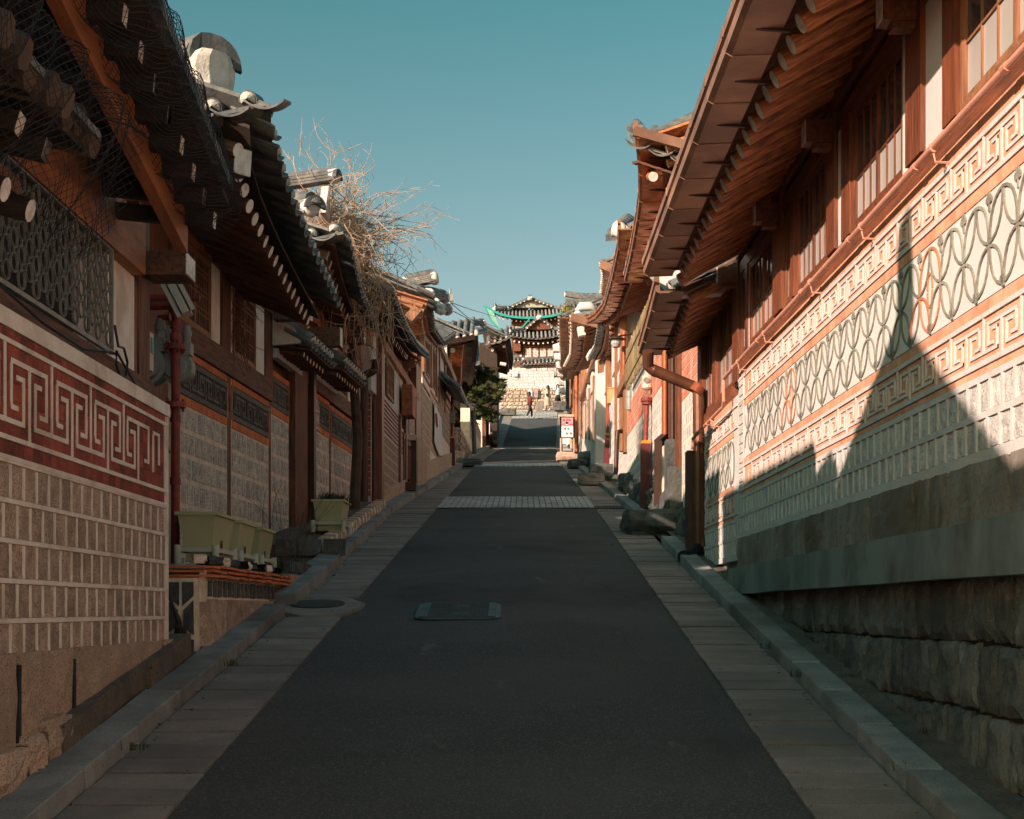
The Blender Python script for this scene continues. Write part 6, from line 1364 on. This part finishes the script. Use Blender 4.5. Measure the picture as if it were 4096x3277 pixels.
# notice board
t = thing('notice_board', 'tan framed notice board with a pink poster in a green frame over a black panel', 'notice board', (1.95, 50.0, 7.2))
bx0, bx1 = W(2240, 0, 50).x, W(2299, 0, 50).x; zz = lambda y: W(0, y, 50).z
b = B(); b.box(bx0, bx0 + .05, 50.0, 50.12, zz(1812), zz(1668)); b.box(bx1 - .05, bx1, 50.0, 50.12, zz(1812), zz(1668)); b.box(bx0 - .06, bx1 + .02, 49.94, 50.16, zz(1668) + .001, zz(1659)); b.box(bx0 - .06, bx0 - .02, 49.96, 50.14, zz(1674), zz(1668)); part('frame', b, 'tan_frame', t)
def card(name, x0, x1, y0, y1, o, m, par): a, c = W(x0, y1, 50), W(x1, y0, 50); b = B(); b.box(a.x, c.x, 50.02 - o, 50.03 - o, a.z, c.z); return part(name, b, m, par)
pn = card('panel', 2246, 2294, 1668, 1808, 0, 'print_black', t); gf = card('green_frame', 2240, 2298, 1667, 1753, .02, 'teal_frame', t)
card('poster', 2246, 2292, 1671, 1705, .032, 'print_pink', gf); card('poster', 2246, 2292.5, 1706, 1749, .034, 'print_white', gf); card('poster', 2250, 2282, 1754, 1777, .012, 'print_white', pn)
for i, (x, w_) in enumerate(((2251, 4), (2256, 2), (2263, 3.5), (2268, 4), (2274, 3), (2279, 4))): card('glyph', x, x + w_, 1677 + (i % 2), 1683.5, .044, 'print_magenta', gf)
card('glyph', 2277, 2290, 1695, 1699.5, .044, 'print_magenta', gf); card('glyph', 2247, 2259, 1696, 1698, .044, 'print_magenta', gf)
for x, y, r, m in ((2267, 1692, .045, 'black'), (2267, 1696, .04, 'print_white'), (2260, 1715, .035, 'print_magenta'), (2273, 1715, .035, 'teal'), (2267, 1734, .04, 'teal'), (2283, 1734, .035, 'print_magenta')):
    q = W(x, y, 49.97); b = B(); b.tube([(q.x, 49.975, q.z), (q.x, 49.968, q.z)], r, 12); part('picture', b, m, gf)
for k, (w_, y) in enumerate(((12, 1781), (18, 1786), (23, 1792), (31, 1796.5), (38, 1800))): card('print_line', 2251, 2251 + w_, y, y + 1.8, .012, 'print_white', pn)
q = W(2285, 1768, 50); b = B(); b.tube([(q.x, 50.0, q.z + .05), (q.x, 49.995, q.z + .05)], .05, 12); b.box(q.x - .04, q.x + .04, 49.995, 50.005, q.z - .10, q.z); part('figure', b, 'print_orange', pn); b = B(); b.box(q.x - .035, q.x - .01, 49.995, 50.005, q.z - .24, q.z - .1); b.box(q.x + .01, q.x + .035, 49.995, 50.005, q.z - .24, q.z - .1); b.tube([(q.x - .15, 50.0, q.z - .10), (q.x - .15, 49.995, q.z - .10)], .035, 12); part('figure', b, 'print_white', pn)
rock('pale stone base under the notice board', (1.98, 50.2, zz(1824)), .82, .5, .3, 'granite_pink', 12, 'stone')
# drains and covers
def on_road(name, x0, x1, y0, y1, th, m, parent, dz=.004, rnd=0.):
    b = B(); q = [(x0, y0), (x1, y0), (x1, y1), (x0, y1)]; b.hexa([(x, y, gz(y) + dz) for x, y in q] + [(x, y, gz(y) + dz + th) for x, y in q]); return part(name, b, m, parent)
t = thing('utility_cover', 'large rectangular cast iron cover with studded pattern in the asphalt', 'manhole cover', (-.47, 12.65, gz(12.65)))
c0, c1, r0, r1 = -.84, -.10, 12.16, 13.12
b = B(); pr = []
for (x, y, sx, sy) in ((c0, r0, 1, 1), (c1, r0, -1, 1), (c1, r1, -1, -1), (c0, r1, 1, -1)):
    for a in ((0, .09), (.03, .03), (.09, 0)): 
        pr.append((x + sx * a[0], y + sy * a[1]))
    if (sx, sy) in ((-1, 1), (1, -1)): pr[-3:] = pr[-3:][::-1]
n = len(pr); b.v = [(x, y, gz(y) + .004) for x, y in pr] + [(x, y, gz(y) + .014) for x, y in pr]; b.f = [tuple(range(n, 2 * n))] + [(i, (i + 1) % n, n + (i + 1) % n, n + i) for i in range(n)]; b.m = [0] * len(b.f); part('frame', b, 'cast_iron', t)
for k in range(2):
    y0 = r0 + .045 + k * .445; pl_ = on_road('plate', c0 + .04, c1 - .04, y0, y0 + .43, .004, 'cast_dark', t, .0145)
    for xx in (c0 + .045, c1 - .105): on_road('plate_edge', xx, xx + .06, y0 + .005, y0 + .425, .006, 'cast_iron', pl_, .0187)
    b = B()
    for i in range(22):
        for j in range(13):
            x = c0 + .12 + i * .0235; y = y0 + .02 + j * .031
            if (i + j) % 2 == 0 and abs(math.hypot((x - (c0 + c1) / 2) / 1.2, y - y0 - .21) - .0) > .07: b.box(x, x + .017, y, y + .022, gz(y) + .0187, gz(y) + .0255)
    part('stud', b, 'cast_iron', pl_, kind='stuff')
t = thing('manhole_cover', 'round cover set in a patch of cement by the left kerb', 'manhole cover', (-1.75, 12.95, gz(12.95)))
b = B(); N = 20; pp = [(-1.72 + .36 * math.cos(2 * math.pi * i / N) * (1 + .1 * math.sin(i * 2.3)), 12.95 + .62 * math.sin(2 * math.pi * i / N)) for i in range(N)]
b.v = [(x, y, gz(y) - .02) for x, y in pp] + [(x, y, gz(y) + .012) for x, y in pp]; b.f = [tuple(range(N, 2 * N))] + [(i, (i + 1) % N, N + (i + 1) % N, N + i) for i in range(N)]; b.m = [0] * len(b.f); part('cement_patch', b, 'slab', t)
b = B(); pp = [(-1.78 + .25 * math.cos(2 * math.pi * i / N), 13.05 + .27 * math.sin(2 * math.pi * i / N)) for i in range(N)]; b.v = [(x, y, gz(y) + .0) for x, y in pp] + [(x, y, gz(y) + .022) for x, y in pp]; b.f = [tuple(range(N, 2 * N))] + [(i, (i + 1) % N, N + (i + 1) % N, N + i) for i in range(N)]; b.m = [0] * len(b.f); cv = part('cover', b, 'cast_dark', t)
for k in range(5): on_road('rib', -1.96, -1.60, 12.87 + .08 * k, 12.89 + .08 * k, .006, 'cast_iron', cv, .022)
t = thing('drain_grate', 'narrow iron drain grate across the right pavement', 'drain', (1.8, 26.1, gz(26.1)))
on_road('pit', 1.53, 2.02, 25.75, 26.45, .002, 'black', t, -.01)
for k in range(9): on_road('bar', 1.54 + .056 * k, 1.558 + .056 * k, 25.76, 26.44, .02, 'cast_iron', t, -.006)
# ------------------------------------------------------------ far end: white wall, houses, people
t = thing('stone_wall', 'bright white stone wall with a tiled coping at the head of the street', 'wall', (1.2, 97, 15.4))
Z = lambda y, Y: W(0, y, Y).z; X = lambda x, Y: W(x, 0, Y).x
b = B(); b.box(X(2000, 98), X(2262, 98), 97.9, 98.6, 15, Z(1462, 98)); part('wall_core', b, 'white_mortar', t)
me1 = [stone_mesh('wall_white', i, 3, .05, .05, .03) for i in range(5)]
for r in range(7):
    x = 2003 + (9 if r % 2 else 0); y = 1557 - 12 * r
    while x < 2240: wd = RD.uniform(17, 25); c = W(x + wd / 2, y - 6, 97.86); inst('stone', RD.choice(me1), c, -math.pi / 2, (.06 + (.10 if RD.random() < .12 else 0), wd * .0169, .19), t); x += wd
b = B(); 
for r in range(3):
    for k in range(12): x = 2080 + 13.5 * k + (6 if r % 2 else 0); q = W(x, 1470 - 6.5 * r - .02 * (x - 2080), 97.87); b.box(q.x, q.x + .17, 97.80, 97.9, q.z - .03, q.z + .03)
part('black_brick', b, 'black_tile', t, kind='stuff')
eave(t, [W(2036, 1450, 97.5), W(2088, 1443, 97.5)], (0, 1, 0), .5, .3, raf=None, spacing=.26); eave(t, [W(2090, 1458, 97.5), W(2165, 1452, 97.5), W(2240, 1444, 97.5)], (0, 1, 0), .5, .3, raf=None, spacing=.26); ridge(t, W(2036, 1434, 98), W(2085, 1428, 98), layers=2, w=.2, cap=.08); ridge(t, W(2092, 1440, 98), W(2240, 1433, 98), layers=2, w=.2, cap=.08)
me2 = [stone_mesh('wall_tan', 10 + i, 5, .3, .2, .1) for i in range(6)]
t2 = thing('retaining_wall', 'tan rough rubble wall below the bright white wall', 'wall', (1.0, 96.6, 15.3))
b = B(); b.box(X(1998, 97), X(2262, 97), 97.1, 97.88, 15, Z(1560, 97)); part('wall_core', b, 'wall_tan', t2)
for r in range(6):
    x = 1998.
    while x < 2250: wd = RD.uniform(16, 34); c = W(x + wd / 2, 1630 - 14.5 * r, 97.05); inst('stone', RD.choice(me2), c, -math.pi / 2, (.16, wd * .0167, .235), t2); x += wd
for k in range(11): c = W(2016 + 21 * k, 1556 - .6 * k, 97.6); inst('stone', me1[k % 5], c, -math.pi / 2, (.3, .34, .2), t2)
for (x0, x1, y0, y1, lab, m) in ((2112, 2129, 1560, 1590, 'white notice sheet on the rubble wall behind the walking woman', 'print_white'), (2135, 2152, 1556, 1590, 'purple grey notice on the rubble wall', 'notice_mauve'), (2050, 2070, 1482, 1498, 'small pale plaque on the white wall', 'print_white')):
    a, c = W(x0, y1, 96.8), W(x1, y0, 96.8); b = B(); b.box(a.x, c.x, 96.75 if y0 > 1500 else 97.62, 96.8 if y0 > 1500 else 97.7, a.z, c.z); o = part('wall_notice', b, m); o['label'] = lab; o['category'] = 'notice'
h = thing('hanok_house', 'lower timber house with four papered windows behind the white wall', 'house', (1.5, 101, 15.6))
Y = 101
b = B(); b.box(X(2060, Y), X(2245, Y), Y, Y + 4, 15, Z(1340, Y)); part('wall', b, 'wood_dark_vert', h)
for x0, x1 in ((2100.5, 2124.6), (2130.6, 2152.6), (2160.8, 2183.4), (2190, 2213.5)):
    b = B(); b.box(X(x0, Y), X(x1, Y), Y - .06, Y - .01, Z(1437, Y), Z(1393.6, Y)); wn = part('window', b, 'print_white', h); b = B()
    for k in range(1, 4): xx = X(x0 + (x1 - x0) * k / 4, Y); b.box(xx - .01, xx + .01, Y - .075, Y - .061, Z(1437, Y), Z(1393.6, Y))
    for k in range(1, 5): z_ = Z(1437 - 43 * k / 5, Y); b.box(X(x0, Y), X(x1, Y), Y - .074, Y - .0611, z_ - .01, z_ + .01)
    part('muntin', b, 'wall_tan', wn)
b = B()
for x in (2096, 2127.5, 2156.5, 2186.5, 2216): b.box(X(x - 2.2, Y), X(x + 2.2, Y), Y - .09, Y, Z(1440, Y), Z(1385, Y))
b.box(X(2090, Y), X(2222, Y), Y - .085, Y, Z(1391, Y), Z(1384, Y)); part('window_frame', b, 'wood_horiz', h)
b = B(); b.box(X(2229, Y), X(2243, Y), Y - .05, Y, Z(1440, Y), Z(1372, Y)); part('plaster_panel', b, 'plaster', h); b = B(); b.box(X(2056, Y), X(2082, Y), Y - .5, Y, Z(1410, Y), Z(1364, Y)); part('cabinet', b, 'wood_horiz', h)
def front_roof(h, Y, pe, apex, foot_l, foot_r, gutter=None, plaster=None, run=2.6, rise=1.1):
    pts = [W(x, y, Y - 1.0) for x, y in pe]
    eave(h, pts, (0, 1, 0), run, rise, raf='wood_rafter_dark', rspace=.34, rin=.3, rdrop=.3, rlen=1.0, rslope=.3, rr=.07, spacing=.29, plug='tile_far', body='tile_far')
    if gutter:
        b = B()
        for p, q in zip(pts, pts[1:]): b.bar(p + Vector((0, -.1, -.10)), q + Vector((0, -.1, -.10)), .14, .17)
        part('gutter', b, gutter, h)
    Yg = Y - 1.0 + run * .55; A = W(*apex, Yg); L0, R0 = W(*foot_l, Yg), W(*foot_r, Yg)
    b = B(); b.prism([Vector((0, 0, 0)), R0 - L0, A - L0], L0 + Vector((0, .1, 0)), L0 + Vector((0, .3, 0))); part('gable', b, plaster or 'wood_dark_vert', h)
    for E in (L0, R0):
        d = (E - A); n_ = int(d.length / .3); b = B(); b.bar(A + Vector((0, 0, .02)), E + Vector((0, 0, .02)), .42, .12); b.bar(A + Vector((0, 0, .12)), E + Vector((0, 0, .12)), .2, .08); part('verge_course', b, 'roof_tile', h)
        for k in range(n_): q = A + d * (k + .5) / n_; b = B(); b.tube([q + Vector((0, -.30, -.05)), q + Vector((0, -.05, -.02))], .06, 8); part('verge_tile', b, 'tile_plaster', h)
        back = Vector((0, 3.0, 0)); b = B(); b.hexa([A, A + back, E + back, E, A - Vector((0, 0, .1)), A + back - Vector((0, 0, .1)), E + back - Vector((0, 0, .1)), E - Vector((0, 0, .1))]); part('roof_bed', b, 'roof_tile', h)
    b = B(); b.tube([A + Vector((0, -.42, .10)), A + Vector((0, -.3, .10)), A + Vector((0, 3, .12))], [.13, .17, .16], 12); part('ridge_cap', b, 'roof_tile', h); b = B(); b.tube([A + Vector((0, -.46, .04)), A + Vector((0, -.36, -.05))], [.17, .2], 12); part('ridge_mortar', b, 'plaster', h)
    for q, s_ in ((pts[0], -1), (pts[-1], 1)):
        T = L0 if s_ < 0 else R0
        ridge(h, q + Vector((-.15 * s_, .3, .18)), T + Vector((0, .2, 0)), layers=2, w=.24, cap=.10, ends=(True, False))
front_roof(h, 101, [(2030, 1335), (2060, 1346), (2100, 1352), (2150, 1355), (2200, 1350), (2235, 1341), (2254, 1328)], (2156, 1272), (2102, 1318), (2212, 1316))
h = thing('hanok_house', 'upper house with turquoise gutters and a small pale gable on the hilltop', 'house', (1.8, 111, 17))
Y = 111; b = B(); b.box(X(2045, Y), X(2245, Y), Y, Y + 4, 15, Z(1255, Y)); part('wall', b, 'wood_horiz', h); b = B(); b.box(X(2060, Y), X(2088, Y), Y - .06, Y, Z(1322, Y), Z(1306, Y)); part('window', b, 'frosted', h)
b = B(); b.box(X(2046, Y), X(2050, Y), Y - .1, Y, 15, Z(1270, Y)); b.box(X(2054, Y), X(2057, Y), Y - .1, Y, 15, Z(1270, Y)); part('post', b, 'wood_bright', h)
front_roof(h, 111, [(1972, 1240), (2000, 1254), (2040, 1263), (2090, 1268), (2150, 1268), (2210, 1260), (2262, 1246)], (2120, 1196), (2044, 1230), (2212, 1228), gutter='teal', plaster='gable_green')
b = B(); q = [W(1936, 1223, 110), W(1972, 1243, 110), W(2006, 1330, 110.0), W(1964, 1283, 110)]; b.hexa([tuple(p + Vector((0, 0, 0))) for p in q] + [tuple(p + Vector((0, .06, .03))) for p in q]); part('awning', b, 'awning_green', h)
b = B(); b.bar(q[0], q[1], .1, .14); b.bar(q[0], q[3], .08, .1); b.bar(q[3], W(2012, 1332, 110), .08, .12); b.bar(W(2117, 1272, 109.5), W(2114, 1282, 109.5), .1, .1); b.bar(W(2114, 1282, 109.5), W(2086, 1312, 109.5), .1, .1); part('downspout', b, 'teal', h)
ridge(h, W(1976, 1240, 110), W(2030, 1236, 111), layers=2, w=.3, cap=.12)
h = thing('tiled_roof', 'long plain ridge roof running off right behind the hilltop house', 'roof', (5, 116, 20))
eave(h, [W(2262, 1238, 114), W(2330, 1232, 114), W(2420, 1226, 114)], (0, 1, 0), 2.4, 1.0, raf=None, spacing=.3); ridge(h, W(2260, 1186, 116), W(2420, 1192, 116), layers=7, w=.4, cap=.14, sag=.12); b = B(); b.box(X(2262, 116), X(2420, 116), 115.5, 116.5, 15, Z(1200, 116)); part('wall', b, 'roof_tile', h)
b = B(); rp = random.Random(9)
for k in range(900):
    q = W(2278 + rp.gauss(0, 16), 1255 + rp.gauss(0, 15), 96 + rp.gauss(0, .4)); s_ = rp.uniform(.05, .10); d = Vector((rp.gauss(0, 1), rp.gauss(0, 1), rp.gauss(0, 1))).normalized(); e_ = d.cross(Vector((.2, .5, .9))).normalized(); k0 = len(b.v); b.v += [tuple(q - d * s_), tuple(q + e_ * s_ * .7), tuple(q + d * s_), tuple(q - e_ * s_ * .7)]; b.f.append((k0, k0 + 1, k0 + 2, k0 + 3)); b.m.append(0)
t = thing('leafy_bush', 'yellow green bush growing on the roofs left of the white ridge end', 'bush', W(2278, 1280, 96)); part('foliage', b, 'yellow_leaf', t, kind='stuff'); b = B(); b.tube([W(2280, 1330, 96), W(2278, 1260, 96)], .05, 6); part('stem', b, 'bark', t)
# overhead wires and a small antenna
t = thing('antenna', 'short pale antenna mast on the fourth left roof', 'antenna', W(1799, 1240, 40)); b = B(); b.tube([W(1799, 1250, 40), W(1801, 1156, 40)], .03, 6); part('mast', b, 'meter_grey', t); b = B(); q = W(1801, 1193, 40); b.box(q.x - .09, q.x + .09, 39.95, 40.05, q.z - .09, q.z + .09); part('box', b, 'meter_grey', t)
for pts_, lab in (([(1806, 1212, 41), (1880, 1238, 60), (1990, 1270, 100)], 'upper overhead wire from the fourth left roof to the hilltop house'), ([(1806, 1215, 41), (1870, 1270, 55), (1990, 1310, 100)], 'middle overhead wire sagging to the right'), ([(1812, 1245, 41), (1880, 1280, 58), (1985, 1318, 100)], 'lowest overhead wire behind the left roofs')): pipe('overhead_wire', [W(*q) for q in pts_], .014, 'cable', lab, 'wire', 5)
# people
def person(x, y, Y, hgt, label, face, step, coat, legs, long_coat=False, bag=False, armup=False, skirt=False):
    o = W(x, y, Y); fwd = Vector((math.cos(face), math.sin(face), 0)); rt = fwd.cross(Vector((0, 0, 1))); k = hgt / 1.65
    def P(f, r, z): return o + (fwd * f + rt * r + Vector((0, 0, z))) * k
    t = thing('person', label, 'person', o)
    hip, chest, neck, head = P(0, 0, .88), P(0, 0, 1.22), P(0, 0, 1.40), P(.01, 0, 1.50)
    J = [hip, chest, neck, head, P(.01, 0, 1.62), P(0, -.09, .84), P(step * .35, -.09, .46), P(step * .5 - .05, -.08, .08), P(step * .5 + .12, -.08, .03), P(0, .09, .84), P(-step * .1, .09, .46), P(-step * .5, .08, .08), P(-step * .5 + .14, .08, .03),
         P(0, -.17, 1.34), P(-.05, -.21, 1.08), P(.10 if not armup else .2, -.19, .86 if not armup else 1.3), P(0, .17, 1.34), P(.03, .21, 1.08), P(.16, .16, .95 if not armup else 1.42)]
    E = [(0, 1), (1, 2), (2, 3), (3, 4), (0, 5), (5, 6), (6, 7), (7, 8), (0, 9), (9, 10), (10, 11), (11, 12), (1, 13), (13, 14), (14, 15), (1, 16), (16, 17), (17, 18)]
    R_ = [.13, .14, .05, .095, .07, .085, .06, .04, .035, .085, .06, .04, .035, .055, .042, .03, .055, .042, .03]
    me = bpy.data.meshes.new('body'); me.from_pydata([tuple(j) for j in J], E, []); me.materials.append(M['skin']); bd = link('body', me, t)
    md = bd.modifiers.new('skin', 'SKIN'); 
    for i, r in enumerate(R_): me.skin_vertices[0].data[i].radius = (r * k, r * k)
    me.skin_vertices[0].data[0].use_root = True; sb = bd.modifiers.new('sub', 'SUBSURF'); sb.levels = 1; sb.render_levels = 2
    b = B()
    for q in ((5, 6, 7), (9, 10, 11)): b.tube([J[0].lerp(J[q[0]], .8), J[q[0]], J[q[1]], J[q[2]]], [.11 * k, .10 * k, .075 * k, .055 * k], 10)
    part('trousers', b, legs, t, smooth=True)
    b = B(); b.tube([J[7], J[8]], [.045 * k, .04 * k], 8); b.tube([J[11], J[12]], [.045 * k, .04 * k], 8); part('shoes', b, 'shirt_blue', t, smooth=True)
    b = B(); zb_ = .30 if long_coat else .80; wdt = .25 if long_coat else .16
    b.tube([P(0, 0, zb_), P(0, 0, .95), P(0, 0, 1.2), P(0, 0, 1.36), P(0, 0, 1.42)], [wdt * k, .16 * k, .165 * k, .13 * k, .06 * k], 12)
    for q in ((13, 14, 15), (16, 17, 18)): b.tube([J[1].lerp(J[q[0]], .7), J[q[0]], J[q[1]], J[q[1]].lerp(J[q[2]], .85)], [.07 * k, .07 * k, .058 * k, .045 * k], 8)
    part('coat', b, coat, t, smooth=True)
    if skirt: b = B(); b.tube([P(0, 0, .5), P(0, 0, .7), P(0, 0, .93)], [.22 * k, .2 * k, .15 * k], 12); part('skirt', b, 'trousers', t, smooth=True)
    b = B(); b.tube([P(-.03, 0, 1.12), P(-.06, 0, 1.3), P(-.045, 0, 1.45), P(-.03, 0, 1.58), P(-.02, 0, 1.66)], [.05 * k, .10 * k, .115 * k, .115 * k, .05 * k], 12); part('hair', b, 'hair', t, smooth=True)
    b = B(); b.tube([P(.095, 0, 1.53), P(.115, 0, 1.50), P(.10, 0, 1.48)], .012 * k, 5)
    for s_ in (-.03, .03): b.tube([P(.09, s_, 1.545), P(.099, s_, 1.545)], .009 * k, 6)
    b.tube([P(.085, -.025, 1.44), P(.085, .025, 1.44)], .007 * k, 5); part('face', b, 'hair', t)
    if bag: b = B(); q = P(-.05, -.27, .98); b.box(q.x - .10, q.x + .10, q.y - .05, q.y + .05, q.z - .08, q.z + .08); part('bag', b, 'black', t)
person(2119, 1671, 89.2, 1.62, 'woman with long dark hair in a maroon top and black trousers walking', .25, .42, 'coat_maroon', 'trousers')
person(2190, 1642, 95.0, 1.66, 'woman in a long cream coat with a black shoulder bag', 2.9, .34, 'coat_cream', 'coat_cream', True, True, True)
person(2231, 1632, 96.2, 1.6, 'person in a pale blue top and black skirt raising both hands by the wall', -1.4, .12, 'shirt_blue', 'skin', False, False, True, True)
rock('dark boulder beside the walkers at the foot of the far wall', W(2240, 1632, 95) + Vector((0, 0, .1)), .8, .6, .6, 'granite_dark', 21); rock('low rock against the far wall between the walkers', W(2165, 1628, 96), .7, .5, .7, 'granite_mid', 22)
# ------------------------------------------------------------ neighbours and added sun-blocking walls beside and behind the camera (seen from other positions; they shade the street)
h = thing('hanok_house', 'gabled house beside the camera on the left, mostly outside the view', 'house', (-4, 3.6, .5))
b = B(); b.prism([Vector((0, -1.75, 4.75)), Vector((0, 0, 5.74)), Vector((0, 1.95, 4.70)), Vector((0, 1.95, 4.55)), Vector((0, 0, 5.5)), Vector((0, -1.75, 4.6))], (-2.15, 3.70, 0), (-9, 3.70, 0)); part('roof_bed', b, 'roof_tile', h)
b = B(); b.box(-9, -2.45, 2.3, 5.3, .5, 4.75); b.prism([Vector((0, -1.4, 4.75)), Vector((0, 0, 5.5)), Vector((0, 1.6, 4.75))], (-2.46, 3.7, 0), (-9, 3.7, 0)); part('wall', b, 'plaster', h)
b = B(); b.box(-9, -2.3, 1.2, 1.98, -.5, 4.5); part('wall', b, 'plaster', h); b = B(); b.box(-9, -2.1, 1.1, 1.98, 4.5, 4.73); part('roof_bed', b, 'roof_tile', h)
ridge(h, (-2.2, 3.7, 5.72), (-9, 3.7, 5.72), layers=3, w=.22, cap=.08, ends=(True, False)); b = B(); b.tube([(-2.22, 3.68, 5.75), (-2.22, 3.68, 6.38)], [.14, .10], 10); part('finial', b, 'roof_tile', h)

h = thing('yard_wall', 'high back yard walls behind the netted house, out of sight of the street', 'wall', (-3.4, 9, .8))  # added only to block the sun; the slit lets one sliver through
b = B(); b.box(-3.45, -3.35, 5.0, 9.58, .9, 5.90); b.box(-3.45, -3.35, 9.95, 13.88, 1.3, 6.20); b.box(-3.449, -3.351, 9.58, 9.95, .9, 5.08); part('wall', b, 'wood_dark_vert', h)
b = B(); b.box(-3.48, -3.32, 5.0, 9.60, 5.90, 6.0); b.box(-3.48, -3.32, 9.93, 13.88, 6.2, 6.3); part('coping', b, 'roof_tile', h)

t = thing('plastered_wall', 'long pale wall running on behind the camera on the right', 'wall', (2.4, -6, 0))
b = B(); b.box(2.25, 2.7, -15, 3.18, 2.2, 4.6); b.box(2.3, 2.7, -15, 3.18, -2.5, 2.199); part('wall', b, 'plaster', t)
b = B(); b.box(2.1, 2.8, -15, 3.18, 4.601, 4.75); part('coping', b, 'roof_tile', t)
